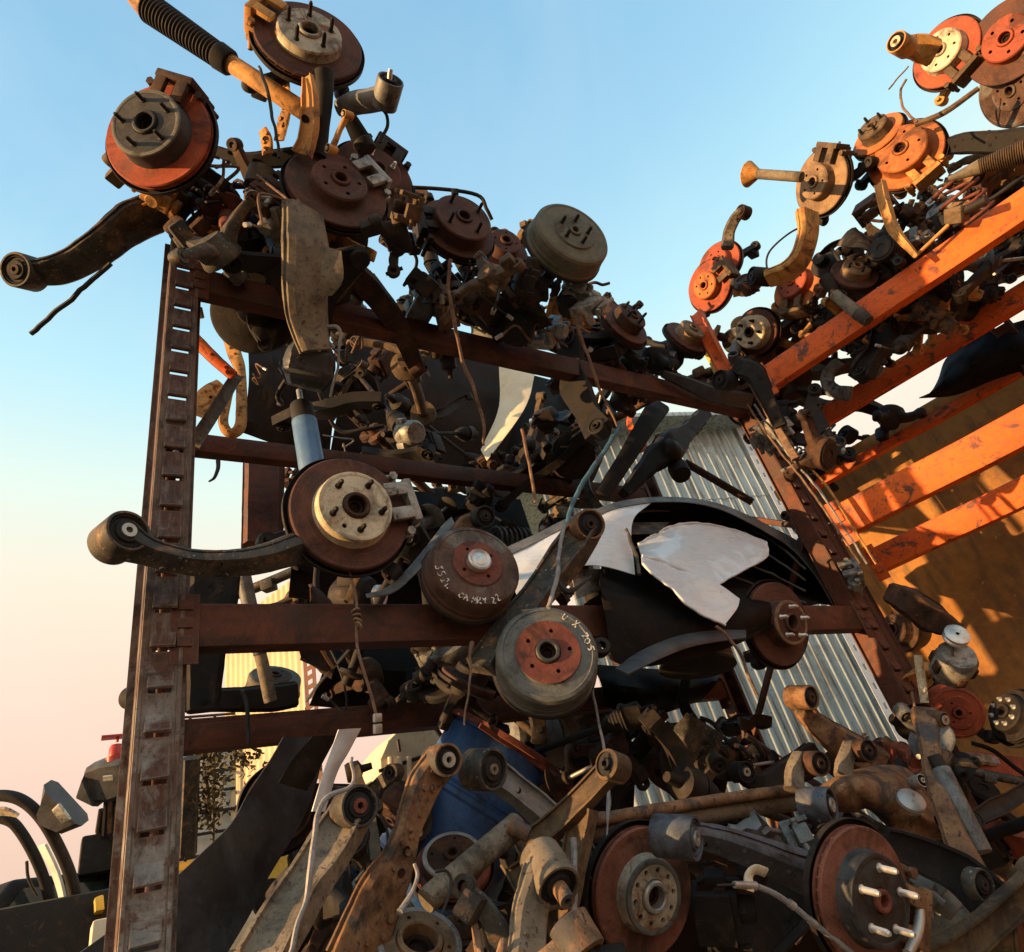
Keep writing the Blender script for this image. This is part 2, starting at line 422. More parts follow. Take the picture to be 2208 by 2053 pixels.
def fit_circle(p, m, phi):
    """normal (world) and scale k of a circle that appears at picture point p as an ellipse of axis ratio m, minor axis and
    face turned towards picture angle phi: exact to first order for the off-axis stretch of a wide lens"""
    tx, ty = math.cos(R(phi)), math.sin(R(phi)); ox, oy = (p[0] - CX) / FOC, (p[1] - CY) / FOC
    ux, uy = -ty, tx
    e11, e12, e22 = ux * ux + m * m * tx * tx, ux * uy + m * m * tx * ty, uy * uy + m * m * ty * ty
    s11, s12, s22 = 1 + ox * ox, ox * oy, 1 + oy * oy
    A = e11 * e22 - e12 * e12; B = -(s11 * e22 + s22 * e11 - 2 * s12 * e12); C = s11 * s22 - s12 * s12
    k2 = (-B - math.sqrt(max(0, B * B - 4 * A * C))) / (2 * A)
    w11, w12, w22 = s11 - k2 * e11, s12 - k2 * e12, s22 - k2 * e22
    tr = max(0, w11 + w22); L = math.sqrt(tr)
    if w11 >= w22: wx = math.sqrt(max(w11, 1e-12)); wy = w12 / wx
    else: wy = math.sqrt(max(w22, 1e-12)); wx = w12 / wy
    if wx * tx + wy * ty < 0: wx, wy = -wx, -wy
    a = ox * ox + oy * oy + 1; b = 2 * (wx * ox + wy * oy); c = wx * wx + wy * wy - 1
    nz = (-b - math.sqrt(max(0, b * b - 4 * a * c))) / (2 * a)
    return (RGT * (wx + ox * nz) + DWN * (wy + oy * nz) + FWD * nz).normalized(), math.sqrt(k2)

# what the pile must not cover: depth of the hand-placed parts per small picture cell
CELL = 8.0; GW_, GH_ = 300, 280
KEEP = {}
REG = [True]
def keep_circle(x, y, r, depth):
    if not REG[0]: return
    i0, i1 = int((x - r) / CELL), int((x + r) / CELL); j0, j1 = int((y - r) / CELL), int((y + r) / CELL)
    for i in range(i0, i1 + 1):
        for j in range(j0, j1 + 1):
            if ((i + .5) * CELL - x) ** 2 + ((j + .5) * CELL - y) ** 2 <= r * r + 20: KEEP[(i, j)] = max(KEEP.get((i, j), 0), depth)
def keep_path(pts, W, f=.9):
    for p, w in zip(pts, W):
        q = scr(p); d = depth_of(p); keep_circle(q[0], q[1], w / 2 * FOC / d * f, d + .03)
OPEN = set()
def keep_open(poly, c='z'):
    P = [px(c, *q) for q in poly]; xs = [p[0] for p in P]; ys = [p[1] for p in P]
    for i in range(int(min(xs) / CELL), int(max(xs) / CELL) + 1):
        for j in range(int(min(ys) / CELL), int(max(ys) / CELL) + 1):
            x, y = (i + .5) * CELL, (j + .5) * CELL; ins = False
            for (xa, ya), (xb, yb) in zip(P, P[1:] + P[:1]):
                if (ya > y) != (yb > y) and x < (xb - xa) * (y - ya) / (yb - ya) + xa: ins = not ins
            if ins: OPEN.add((i, j))
def allowed(P):
    """0 free, 1 in front of a hand-placed part, 2 in an opening that stays clear"""
    d = depth_of(P)
    if d < .35: return 2
    x, y = scr(P); k = (int(x // CELL), int(y // CELL))
    if k in OPEN: return 2
    return 1 if KEEP.get(k, 0) > d else 0

# ------------------------------------------------------------------ car parts
def stroke_text(txt, h):
    """hand-painted characters as polylines in a 0..1 box"""
    G = {'U': [[(0, 1), (0, .25), (.2, 0), (.45, 0), (.6, .3), (.6, 1)]], 'X': [[(0, 1), (.6, 0)], [(.6, 1), (0, 0)]],
         '2': [[(0, .8), (.2, 1), (.5, .9), (.5, .6), (0, 0), (.6, 0)]], '0': [[(.3, 1), (0, .7), (0, .3), (.3, 0), (.6, .3), (.6, .7), (.3, 1)]],
         '5': [[(.6, 1), (.05, 1), (.05, .6), (.45, .6), (.6, .3), (.35, 0), (0, .05)]], '3': [[(0, .95), (.5, 1), (.3, .58), (.6, .3), (.3, 0), (0, .1)]],
         'C': [[(.6, .85), (.3, 1), (0, .6), (.05, .2), (.35, 0), (.6, .15)]], 'A': [[(0, 0), (.3, 1), (.6, 0)], [(.12, .4), (.48, .4)]],
         'M': [[(0, 0), (.05, 1), (.3, .4), (.55, 1), (.6, 0)]], 'R': [[(0, 0), (0, 1), (.5, .9), (.45, .55), (0, .5), (.6, 0)]],
         'Y': [[(0, 1), (.3, .5), (.6, 1)], [(.3, .5), (.25, 0)]], 'L': [[(0, 1), (0, 0), (.5, 0)]], 'S': [[(.6, .9), (.2, 1), (0, .75), (.55, .3), (.3, 0), (0, .1)]],
         'J': [[(.1, 1), (.55, 1)], [(.4, 1), (.4, .2), (.2, 0), (0, .2)]], 'V': [[(0, 1), (.3, 0), (.6, 1)]], '-': [[(.1, .5), (.5, .5)]]}
    return [G.get(c, []) for c in txt]

def paint_on_ring(txt, r, a0, da, h, z, parent, w=.0026):
    """letters round a ring: baseline radius r, first letter at angle a0 (deg), tops outwards"""
    mb = MB(); rn = random.Random(len(txt) * 7 + int(a0))
    for k, g in enumerate(stroke_text(txt, h)):
        a = R(a0 + da * (k + rn.uniform(-.14, .14))); rr_ = r + h * rn.uniform(-.14, .14); hh_ = h * rn.uniform(.82, 1.15); sl = rn.uniform(-.25, .25)
        for st in g:
            sg = 1 if da > 0 else -1
            pts = [V(((rr_ - sg * y * hh_) * math.cos(a + R(abs(da) * .95) * (x + sl * y - .3) * sg), (rr_ - sg * y * hh_) * math.sin(a + R(abs(da) * .95) * (x + sl * y - .3) * sg), z)) for x, y in st]
            pts = even(pts, max(4, len(pts) * 5))
            pts = [p + V((noise.noise(p * 90) * .002, noise.noise(p * 90 + V((5, 0, 0))) * .002, 0)) for p in pts]
            ww = [w * max(.25, .95 + 1.5 * noise.noise(p * 210)) for p in pts]
            run = []
            for p, w_ in list(zip(pts, ww)) + [(None, 0)]:      # the pen skips over pits in the rust
                if p is not None and noise.noise(p * 330 + V((k, 0, 0))) > -.42: run.append((p, w_)); continue
                if len(run) > 1: mb.sweep([q for q, _ in run], [x for _, x in run], .0006, V((0, 0, 1)), sec=[(-1, -1), (-1, 1), (1, 1), (1, -1)])
                run = []
    return mb.build('paint_writing', 'paint_mark', parent)

def caliper(root, Rd, ang, mat='iron_rusty', part='caliper', seed=0):
    mb = MB(); A = Matrix.Rotation(R(ang), 4, 'Z')
    r0 = Rd - .018
    for s in (-1, 1):                                  # two front fingers
        mb.box((r0 - .012, s * .034, .022), (.062, .034, .016), A, .005)
    mb.box((r0 + .028, 0, -.016), (.024, .118, .088), A, .008)        # bridge
    mb.box((r0 - .006, 0, -.062), (.074, .112, .026), A, .01)         # inner body
    mb.lathe([(0, -.112), (.024, -.112), (.029, -.105), (.03, -.07), (.03, -.05), (0, -.05)], 20, A @ Matrix.Translation((r0 - .012, 0, 0)))
    for s in (-1, 1):                                  # slider pins and carrier ears
        mb.tube([(r0 + .004, s * .078, -.088), (r0 + .004, s * .078, .004)], .0085, 10, A)
        mb.box((r0 - .004, s * .077, -.03), (.042, .026, .05), A, .006)
        mb.tube([(r0 + .004, s * .078, .004), (r0 + .004, s * .078, .012)], .012, 6, A)
    mb.tube([(r0 + .03, .02, -.075), (r0 + .045, .03, -.085)], .006, 8, A)
    mb.rough(.0012, 45, seed)
    return mb.build(part, mat, root, 42)

def knuckle(root, seed, mat='iron_dark', zs=-.045, reach=.17, name='knuckle'):
    """the casting behind a disc: bearing housing, strut clamp, steering arm, ball-joint ear"""
    rnd = random.Random(seed); mb = MB(); z = zs
    mb.lathe([(0, z + .01), (.062, z + .01), (.066, z), (.058, z - .03), (.045, z - .055), (.04, z - .07), (0, z - .07)], 28)
    a0 = rnd.uniform(0, 360)
    for k, da in enumerate((0, 118 + rnd.uniform(-15, 15), 238 + rnd.uniform(-15, 15))):
        a = R(a0 + da); L = reach * rnd.uniform(.75, 1.15); zz = z - rnd.uniform(.02, .11)
        d = V((math.cos(a), math.sin(a), 0)); n = V((-d.y, d.x, 0))
        pts = spline([d * .035 + V((0, 0, z - .03)), d * L * .55 + n * rnd.uniform(-.02, .02) + V((0, 0, (z + zz) / 2 - .02)), d * L + V((0, 0, zz))], 5)
        mb.sweep(pts, resample([.07, .045, .034], len(pts)), resample([.045, .032, .026], len(pts)), V((0, 0, 1)))
        E = Matrix.Translation(pts[-1]) @ Matrix.Rotation(rnd.choice((0, PI / 2)), 4, d) if k else Matrix.Translation(pts[-1])
        mb.lathe([(.011, -.018), (.022, -.018), (.024, -.012), (.024, .012), (.022, .018), (.011, .018)], 18, E, True)
        if k == 0:
            mb.box((d * L * .8 + V((0, 0, zz - .02))), (.05, .04, .07), None, .008)
        if k == 1:
            mb.tube([pts[-1] + V((0, 0, -.03)), pts[-1] + V((0, 0, .035))], .007, 8)
    mb.rough(.003, 30, seed)
    return mb.build(name, mat, root, 50)

def hub_unit(name, label, c, u, v, major, ratio, phi, dia, spin=0, style='disc', disc='disc_rust', hat='disc_rust',
             rim=None, hat_r=.30, hat_h=.05, holes=5, studs=0, stud_mat='iron_dark', stud_ph=0, stud_len=.032, bore_r=.1, cal=None, cal_mat='iron_rusty',
             shield=True, cap=None, kn='iron_dark', kn_seed=1, group=None, cat=None, write=None, raw=None, vent=True, ring_hub=True):
    """a wheel end: disc or drum, hub, studs, shield, caliper, knuckle. Picture centre (crop c), picture major axis in crop pixels, true diameter."""
    p = px(c, u, v); s = CROPS[c][2]
    n, kk = fit_circle(p, ratio, phi)
    d = FOC * dia * kk / (major * s) if raw is None else raw
    P = at_d(p, d); M = frame_at(P, n, R(spin))
    keep_circle(p[0], p[1], major * s * .5 * (.55 + .45 * ratio), d + .05)
    root = thing(name, label, cat or ('brake disc' if style == 'disc' else 'brake drum'), M, group)
    build_hub(root, dia / 2, style, disc, hat, rim, hat_r, hat_h, holes, studs, stud_mat, stud_ph, stud_len, bore_r, cal, cal_mat, shield, cap, kn, kn_seed, write, vent, ring_hub)
    return root

def build_hub(root, Rd, style='disc', disc='disc_rust', hat='disc_rust', rim=None, hat_r=.30, hat_h=.05, holes=5, studs=0, stud_mat='iron_dark', stud_ph=0, stud_len=.032,
              bore_r=.1, cal=None, cal_mat='iron_rusty', shield=True, cap=None, kn='iron_dark', kn_seed=1, write=None, vent=True, ring_hub=True):
    D = Rd * 2; hr = D * hat_r; br = D * bore_r; hh = hat_h
    hole_list = [circ(D * .021, 14, (hr * .68 * math.cos(2 * PI * k / holes + R(stud_ph) + (PI / holes if studs else 0)), hr * .68 * math.sin(2 * PI * k / holes + R(stud_ph) + (PI / holes if studs else 0)))) for k in range(holes)]
    if style == 'disc':
        mb = MB()
        prof = [(hr + .004, 0), (hr + .008, -.001), (Rd - .003, -.001), (Rd, -.004), (Rd, -.0085)]
        if vent: prof += [(Rd - .012, -.0095), (Rd - .012, -.0145), (Rd, -.0155)]
        prof += [(Rd, -.021), (Rd - .003, -.024), (hr - .01, -.024), (hr - .01, -.02)]
        mb.lathe(prof, 72)
        if vent:
            for k in range(36):
                a = Matrix.Rotation(2 * PI * k / 36, 4, 'Z')
                mb.box((Rd - .02, 0, -.012), (.034, .0045, .006), a)
        mb.build('brake_disc', disc, root, 35)
        mb = MB()
        mb.lathe([(hr - .008, -.002), (hr + .004, -.001), (hr + .001, .004), (hr - .001, hh - .005), (hr - .006, hh), (hr - .012, hh)], 64)
        mb.plate(circ(hr - .012, 48), [circ(br + .004, 28)] + hole_list, hh - .008, hh)
        mb.build('disc_hat', hat, root, 35)
    else:
        mb = MB()                                     # drum: face, chamfer, ribbed wall, open flange
        f = hh
        mb.lathe([(hr, f), (hr + .003, f - .004), (Rd * .84, f - .006), (Rd * .86, f - .004), (Rd * .93, f - .007), (Rd * .975, f - .015), (Rd * .985, f - .03), (Rd * .985, f - .052), (Rd * 1.0, f - .055),
                  (Rd * 1.0, f - .06), (Rd * .99, f - .062), (Rd * .99, f - .07), (Rd * 1.02, f - .074), (Rd * 1.02, f - .082), (Rd * .95, f - .083), (Rd * .93, f - .02)], 72)
        mb.build('brake_drum', disc, root, 30)
        mb = MB()
        mb.plate(circ(hr, 48), [circ(br + .004, 28)] + hole_list, f - .010, f + .0015)
        mb.build('drum_centre', hat, root, 35)
        MB().lathe([(0, f - .075), (Rd * .9, f - .075), (Rd * 1.045, f - .083), (Rd * 1.05, f - .092), (Rd * .8, f - .096), (0, f - .098)], 56).build('backing_plate', 'iron_dark', root)
    if rim:
        MB().lathe([(hr - .013, hh + .0005), (hr - .009, hh + .002), (hr - .003, hh + .0005), (hr - .001, hh - .006), (hr - .004, hh - .008), (hr - .012, hh - .002)], 64, None, True).build('hat_rim', rim, root)
    # dark well behind the lug holes, then the hub spigot
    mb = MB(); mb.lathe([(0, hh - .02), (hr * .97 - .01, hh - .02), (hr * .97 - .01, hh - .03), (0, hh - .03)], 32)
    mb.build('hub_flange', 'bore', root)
    if cap:
        MB().lathe([(br + .003, hh - .004), (br + .002, hh + .018), (br - .002, hh + .021), (br - .006, hh + .019), (br - .009, hh + .0175), (br * .5, hh + .020), (0, hh + .0205)], 36).build('dust_cap', cap, root, 30)
    else:
        hm = hat if ring_hub is True else ring_hub
        MB().lathe([(br + .003, hh - .012), (br + .002, hh + .006), (br - .001, hh + .009), (br - .006, hh + .009), (br - .008, hh + .006), (br - .009, hh - .05)], 36).build('hub_spigot', hm, root, 30)
        MB().lathe([(0, hh - .03), (br * .42, hh - .03), (br * .45, hh - .012), (br * .62, hh - .010), (br * .66, hh - .028), (br - .007, hh - .03), (br - .007, hh - .036), (0, hh - .036)], 24).build('axle_nut', 'bore', root)
    for k in range(studs):
        a = 2 * PI * k / studs + R(stud_ph); x, y = hr * .68 * math.cos(a), hr * .68 * math.sin(a)
        prof = [(.0085, hh - .012), (.0085, hh + .002), (.006, hh + .003)]
        z = hh + .003
        while z < hh + stud_len - .005:
            prof += [(.0064, z), (.0052, z + .0011)]; z += .0022
        prof += [(.0055, z), (.0035, hh + stud_len), (0, hh + stud_len)]
        MB().lathe(prof, 12, Matrix.Translation((x, y, 0))).build('stud', stud_mat, root, 30)
    if shield and style == 'disc':
        mb = MB()
        mb.lathe([(.06, -.045), (Rd * .6, -.042), (Rd * .75, -.036), (Rd + .001, -.034), (Rd + .009, -.030), (Rd + .010, -.018), (Rd + .012, -.018), (Rd + .0115, -.032), (Rd + .001, -.037), (Rd * .75, -.039), (Rd * .6, -.045), (.06, -.048)], 64, None, True)
        mb.rough(.002, 12, kn_seed)
        mb.build('dust_shield', 'iron_dark' if shield is True else shield, root, 35)
    if cal is not None and style == 'disc':
        caliper(root, Rd, cal, cal_mat, seed=kn_seed)
    if kn:
        knuckle(root, kn_seed, kn, (-.05 if style == 'disc' else hh - .1))
    if write:
        for (txt, rr, a0, da, h) in write:
            paint_on_ring(txt, rr * Rd, a0, da, h, (hh - .0035 if style == 'drum' else .0004), root)

def bush_eye(root, P, n, ro, ln, ri=.4, sleeve='sleeve', shell='arm_grey', proud=.003, rubber='rubber', stub=0.0):
    """eye of an arm: steel ring, rubber, inner sleeve with its bore; axis n, outer radius ro, length ln. Local space of root."""
    I = root.matrix_world.inverted() @ frame_at(P, n)
    h = ln / 2
    MB().lathe([(ro * .8, -h), (ro * .96, -h), (ro, -h + .003), (ro, h - .003), (ro * .96, h), (ro * .86, h), (ro * .84, h - .003), (ro * .82, 0)], 40, I, True).build('bush_ring', shell, root, 35)
    MB().lathe([(ri * ro, -h + .002), (ro * .81, -h + .004), (ro * .81, h - .005), (ro * .74, h - .003), (ro * .68, h - .0075), (ro * .58, h - .007), (ro * .52, h - .001), (ri * ro, h - .001)], 40, I, True).build('rubber_bush', rubber, root, 35)
    hs = h + proud + stub
    MB().lathe([(ri * ro * .42, -hs), (ri * ro * .98, -hs), (ri * ro, -hs + .001), (ri * ro, hs - .001), (ri * ro * .98, hs), (ri * ro * .45, hs), (ri * ro * .42, hs - .001)], 28, I, True).build('bush_sleeve', sleeve, root, 35)
    MB().lathe([(0, hs - .012), (ri * ro * .425, hs - .012), (ri * ro * .425, hs - .014), (0, hs - .014)], 16, I).build('bolt_hole', 'bore', root)

SEC_U = [(-1, 1), (-.82, 1), (-.82, .55), (-.6, .25), (.6, .25), (.82, .55), (.82, 1), (1, 1), (1, -1), (-1, -1)]     # pressed channel, open towards 'up'
SEC_BOX = None
SEC_ROUND = [(math.cos(2 * PI * k / 14), math.sin(2 * PI * k / 14)) for k in range(14)][::-1]
SEC_I = [(-1, 1), (-.72, 1), (-.72, .3), (.72, .3), (.72, 1), (1, 1), (1, -1), (-1, -1)]

def widths_at(path, wpx, s):
    return [w * s * depth_of(p) / FOC for p, w in zip(path, wpx)]

def arm(name, label, cat, path, widths, mat, eyes=(), thick=.6, sec='box', n=7, holes=(), up=None, group=None, seed=0, rough=.0015, extra=None):
    """suspension arm along picture points: path [(crop,u,v,plane,value)], widths in crop pixels at each point,
    eyes [(crop,u,v,plane,value,radius px, ratio, phi, length m, kwargs)]"""
    P3 = [locate(*q) for q in path]
    s = CROPS[path[0][0]][2]
    W = widths_at(P3, widths, s)
    root = thing(name, label, cat, Matrix.Translation(P3[len(P3) // 2]), group)
    I = root.matrix_world.inverted()
    pts = spline(P3, n); m = len(pts); Ws = resample(W, m)
    if up is None:
        ups = [(CAM - p).normalized() for p in pts]
    elif isinstance(up, tuple) and len(up) == 2:
        ups = [facing(p, up[0], up[1]) for p in pts]
    else: ups = [V(up)] * m
    th = thick if hasattr(thick, '__len__') else [thick] * len(P3)
    T = [a * b for a, b in zip(Ws, resample(list(th), m))]
    keep_path(pts, Ws)
    mb = MB(); mb.sweep(pts, Ws, T, ups, None, {'box': SEC_BOX, 'u': SEC_U, 'round': SEC_ROUND, 'i': SEC_I}[sec])
    if sec == 'box' and min(Ws) > .02:                 # two pressed halves meet in a raised weld seam
        mb.sweep(pts, [a * 1.09 + .002 for a in Ws], [max(.003, b * .10) for b in T], ups, None, [(-1, -1), (-1, 1), (1, 1), (1, -1)])
        rw = random.Random(seed)
        for i in range(1, m - 1):
            d_ = (pts[i + 1] - pts[i - 1]).normalized(); a_ = d_.cross(ups[i]).normalized()
            if rw.random() < .3:                      # stubs of brackets and bolt heads left on
                o_ = pts[i] + a_ * Ws[i] * rw.uniform(-.3, .3) + ups[i] * T[i] * .5
                mb.tube([o_ - ups[i] * .003, o_ + ups[i] * rw.uniform(.003, .008)], rw.uniform(.0045, .008), 6)
    mb.v = [I @ p for p in mb.v]; mb.rough(rough, 22, seed); mb.rough(rough * .5, 70, seed + 1)
    mb.build('arm_body', mat, root, 40)
    for (c, u, v, rp) in holes:                       # rolled lips; a dark disc stands for the shade inside each hole
        k = min(range(m), key=lambda i: (V(scr(pts[i])) - V(px(c, u, v))).length)
        q = px(c, u, v); dd = depth_of(pts[k]); Q = at_d(q, dd) + ups[k] * (T[k] / 2 * (1 if sec in ('box',) else .25))
        r = rp * CROPS[c][2] * dd / FOC
        F = I @ frame_at(Q, ups[k])
        MB().lathe([(r * .72, -.002), (r, -.002), (r * 1.12, .0012), (r, .0022), (r * .75, .0012)], 18, F, True).lathe([(0, .0008), (r * .8, .0008), (r * .8, -.001), (0, -.001)], 18, F).build('arm_hole', 'bore', root)
    for e in eyes:
        c, u, v, pl, val, rp, ratio, phi, ln = e[:9]; kw = e[9] if len(e) > 9 else {}
        Q = locate(c, u, v, pl, val); ro = rp * CROPS[c][2] * depth_of(Q) / FOC
        keep_path([Q], [ro * 2])
        bush_eye(root, Q, facing(Q, ratio, phi), ro, ln, **dict(dict(shell=mat), **kw))
    if extra: extra(root, I)
    return root

def scr(P):
    q = P - CAM; z = q.dot(FWD)
    return (CX + FOC * q.dot(RGT) / z, CY + FOC * q.dot(DWN) / z)

def locate(c, u, v, pl, val):
    p = px(c, u, v)
    if pl == 'y': return at_y(p, val)
    if pl == 'r': return at_r2(p, val)
    return at_d(p, val)

def tube_thing(name, label, cat, path, rad_px, mat, n=8, seg=6, group=None, part=None, curve=True):
    """cable, hose, rod or pipe along picture points"""
    P3 = [locate(*q) for q in path]; s = CROPS[path[0][0]][2]
    rp = rad_px if hasattr(rad_px, '__len__') else [rad_px] * len(P3)
    r = [a * s * depth_of(p) / FOC for a, p in zip(rp, P3)]
    pts = spline(P3, seg) if curve and len(P3) > 2 else P3
    if mat.startswith('wire') and len(pts) > 6:
        pts = [p + noise.noise_vector(p * 23) * .0045 * min(1, k, len(pts) - 1 - k) for k, p in enumerate(pts)]
    rr = resample(r, len(pts))
    o = P3[0]
    mb = MB().tube([p - o for p in pts], rr, n)
    ob = mb.build(name, mat)
    ob.location = o
    tag(ob, label, cat, group)
    return ob

def prism(name, label, cat, outline, y, depth, mat, group=None, parent=None, bevel=.012, rough=0):
    """solid body: a picture outline at plane Y=y carried back by depth"""
    P = [at_y(px(*o), y) for o in outline]; c0 = sum(P, V((0, 0, 0))) / len(P)
    bm = bmesh.new()
    a = [bm.verts.new(p - c0) for p in P]; b = [bm.verts.new(p - c0 + V((0, depth, 0))) for p in P]
    n = len(P); bm.faces.new(a); bm.faces.new(b[::-1])
    for i in range(n): bm.faces.new((a[i], b[i], b[(i + 1) % n], a[(i + 1) % n]))
    bmesh.ops.recalc_face_normals(bm, faces=bm.faces[:])
    if bevel: bmesh.ops.bevel(bm, geom=bm.edges[:], offset=bevel, segments=2, affect='EDGES', profile=.6)
    bm.verts.index_update()
    mb = MB(); mb.add([v.co.copy() for v in bm.verts], [tuple(v.index for v in f.verts) for f in bm.faces]); bm.free()
    if rough: mb.rough(rough, 6, 3)
    if parent:
        I = parent.matrix_world.inverted(); mb.v = [I @ (p + c0) for p in mb.v]
        return mb.build(name, mat, parent, 35)
    ob = mb.build(name, mat, None, 35); ob.location = c0
    return tag(ob, label, cat, group)

def damper(name, label, segs, cat='shock absorber', group=None, eye=None):
    """telescopic damper: segs = [(part, material, (crop,u,v,plane,val), (crop,u,v,plane,val), r0 px, r1 px, style)]"""
    A = locate(*segs[0][2]); root = thing(name, label, cat, Matrix.Translation(A), group)
    I = root.matrix_world.inverted()
    for (part, mat, a, b, r0, r1, style) in segs:
        a3, b3 = locate(*a), locate(*b); s = CROPS[a[0]][2]
        ra = r0 * s * depth_of(a3) / FOC; rb = r1 * s * depth_of(b3) / FOC
        d = b3 - a3; L = d.length
        keep_path([a3.lerp(b3, k / 12) for k in range(13)], [2 * max(ra, rb)] * 13)
        F = I @ Matrix.Translation(a3) @ d.to_track_quat('Z', 'Y').to_matrix().to_4x4()
        if style == 'gaiter':
            prof = [(0, 0)]; k = 22
            for i in range(k):
                z = L * i / k; r = ra + (rb - ra) * i / k
                prof += [(r * .84, z), (r, z + L / k * .35), (r, z + L / k * .6), (r * .84, z + L / k * .95)]
            prof += [(0, L)]
        elif style == 'spring':
            pts = []; turns = 6
            for i in range(turns * 16 + 1):
                t = i / (turns * 16); an = t * turns * 2 * PI
                pts.append((ra * math.cos(an), ra * math.sin(an), t * L))
            MB().tube(pts, ra * .14, 8, F).build(part, mat, root); continue
        else:
            prof = [(0, 0), (ra * .93, 0), (ra, ra * .1), (rb, L - rb * .1), (rb * .93, L), (0, L)]
        MB().lathe(prof, 28, F).build(part, mat, root, 35)
    return root

def patch(name, label, cat, edges, mat, thick=.0025, nc=14, nr=8, bulge=0.0, parent=None, group=None, crumple=0.0, seed=0, angle=30):
    """sheet-metal or plastic panel lofted through picture polylines; edges = list of polylines of (crop,u,v,plane,val)"""
    rows = [even(spline([locate(*q) for q in e], 5) if len(e) > 2 else [locate(*q) for q in e], nc) for e in edges]
    cols = []
    for j in range(nc):
        col = [r[j] for r in rows]
        cols.append(even(spline(col, 5) if len(col) > 2 else col, nr))
    grid = [[cols[j][i] for j in range(nc)] for i in range(nr)]
    c0 = grid[nr // 2][nc // 2].copy()
    if bulge or crumple:
        for i in range(nr):
            for j in range(nc):
                p = grid[i][j]; v = (p - CAM).normalized()
                b = bulge * math.sin(PI * i / (nr - 1)) * math.sin(PI * j / (nc - 1))
                k = crumple * (noise.noise(p * 9 + V((seed, 0, 0))) + .45 * noise.noise(p * 26 + V((0, seed, 0))))
                grid[i][j] = p - v * (b + k)
    for r in grid:
        for p in r: q = scr(p); keep_circle(q[0], q[1], 14, depth_of(p) + .02)
    if parent:
        I = parent.matrix_world.inverted()
        return MB().sheet([[I @ p for p in r] for r in grid], thick).build(name, mat, parent, angle)
    ob = MB().sheet([[p - c0 for p in r] for r in grid], thick).build(name, mat, None, angle)
    ob.location = c0
    return tag(ob, label, cat, group)
# ------------------------------------------------------------------ camera object, sky, sun
cam_d = bpy.data.cameras.new('camera'); cam_o = bpy.data.objects.new('camera', cam_d); COL.objects.link(cam_o)
cam_o.matrix_world = Matrix.Translation(CAM) @ Matrix((RGT, -DWN, -FWD)).transposed().to_4x4()
cam_d.sensor_width = 36; cam_d.sensor_fit = 'HORIZONTAL'; cam_d.lens = 36 * FOC / 2208
cam_d.clip_start = .05; cam_d.clip_end = 2000
scene.camera = cam_o

SUN = V((-.94, .20, .145)).normalized()
el, az = math.asin(SUN.z), math.atan2(SUN.x, SUN.y)
w = bpy.data.worlds.new('World'); scene.world = w; w.use_nodes = True
nt = w.node_tree; bg = nt.nodes['Background']
sky = nt.nodes.new('ShaderNodeTexSky'); sky.sky_type = 'NISHITA'; sky.sun_disc = False
sky.sun_elevation = el; sky.sun_rotation = az; sky.air_density = 1.2; sky.dust_density = 1.5; sky.ozone_density = 1.5
tc = nt.nodes.new('ShaderNodeTexCoord'); sx = nt.nodes.new('ShaderNodeSeparateXYZ'); nt.links.new(tc.outputs['Generated'], sx.inputs[0])
# evening air: peach haze low down, pale mint, then blue, laid over the physical sky
hz = ramp(nt, sx.outputs[2], [(p, [k * .80 for k in c]) for p, c in ((.0, (6.2, 3.9, 2.9)), (.30, (9.2, 6.2, 4.7)), (.45, (9.0, 7.7, 5.9)), (.56, (7.3, 8.6, 7.6)), (.67, (4.7, 7.7, 8.6)), (.80, (3.2, 5.9, 7.8)), (1.0, (2.0, 4.2, 6.4)))])
col = mixc(nt, .8, sky.outputs[0], hz)
hn = noise_tex(nt, tc.outputs['Generated'], 2.2, 5, .6, .8)
col = mixc(nt, ramp(nt, hn, [(.42, (0, 0, 0)), (.72, (.13, .13, .13))]), col, (5.6, 5.8, 5.7))
nt.links.new(col, bg.inputs[0]); bg.inputs[1].default_value = .1

sun_d = bpy.data.lights.new('sun', 'SUN'); sun_d.energy = 5; sun_d.angle = R(.5); sun_d.color = (1, .58, .25)
sun_o = bpy.data.objects.new('sun', sun_d); COL.objects.link(sun_o)
sun_o.rotation_euler = SUN.to_track_quat('Z', 'Y').to_euler(); sun_o.location = (-6, 2, 6)
scene.view_settings.view_transform = 'Standard'; scene.view_settings.look = 'None'
scene.view_settings.exposure = .8; scene.view_settings.gamma = 1
scene.cycles.max_bounces = 6; scene.cycles.use_denoising = True

# ------------------------------------------------------------------ ground
material('yard_soil', [(.06, .042, .028), (.11, .08, .052), (.16, .12, .08)], .8, (.8, .98), 0, .6, 9, second=((.05, .045, .04), .55, .7, .4))
g = MB()
xs = [-400, -120, -40] + [-14 + 28 * k / 40 for k in range(41)] + [40, 120, 400]
rows = [[V((x, y, noise.noise(V((x, y, 0)) * .7) * .03 if abs(x) < 15 and abs(y) < 15 else 0)) for x in xs] for y in xs]
nn = len(xs)
g.add([p for r in rows for p in r], [(i * nn + j, i * nn + j + 1, (i + 1) * nn + j + 1, (i + 1) * nn + j) for i in range(nn - 1) for j in range(nn - 1)])
tag(g.build('ground', 'yard_soil'), 'bare brown soil of the scrap yard', None, None, 'structure')

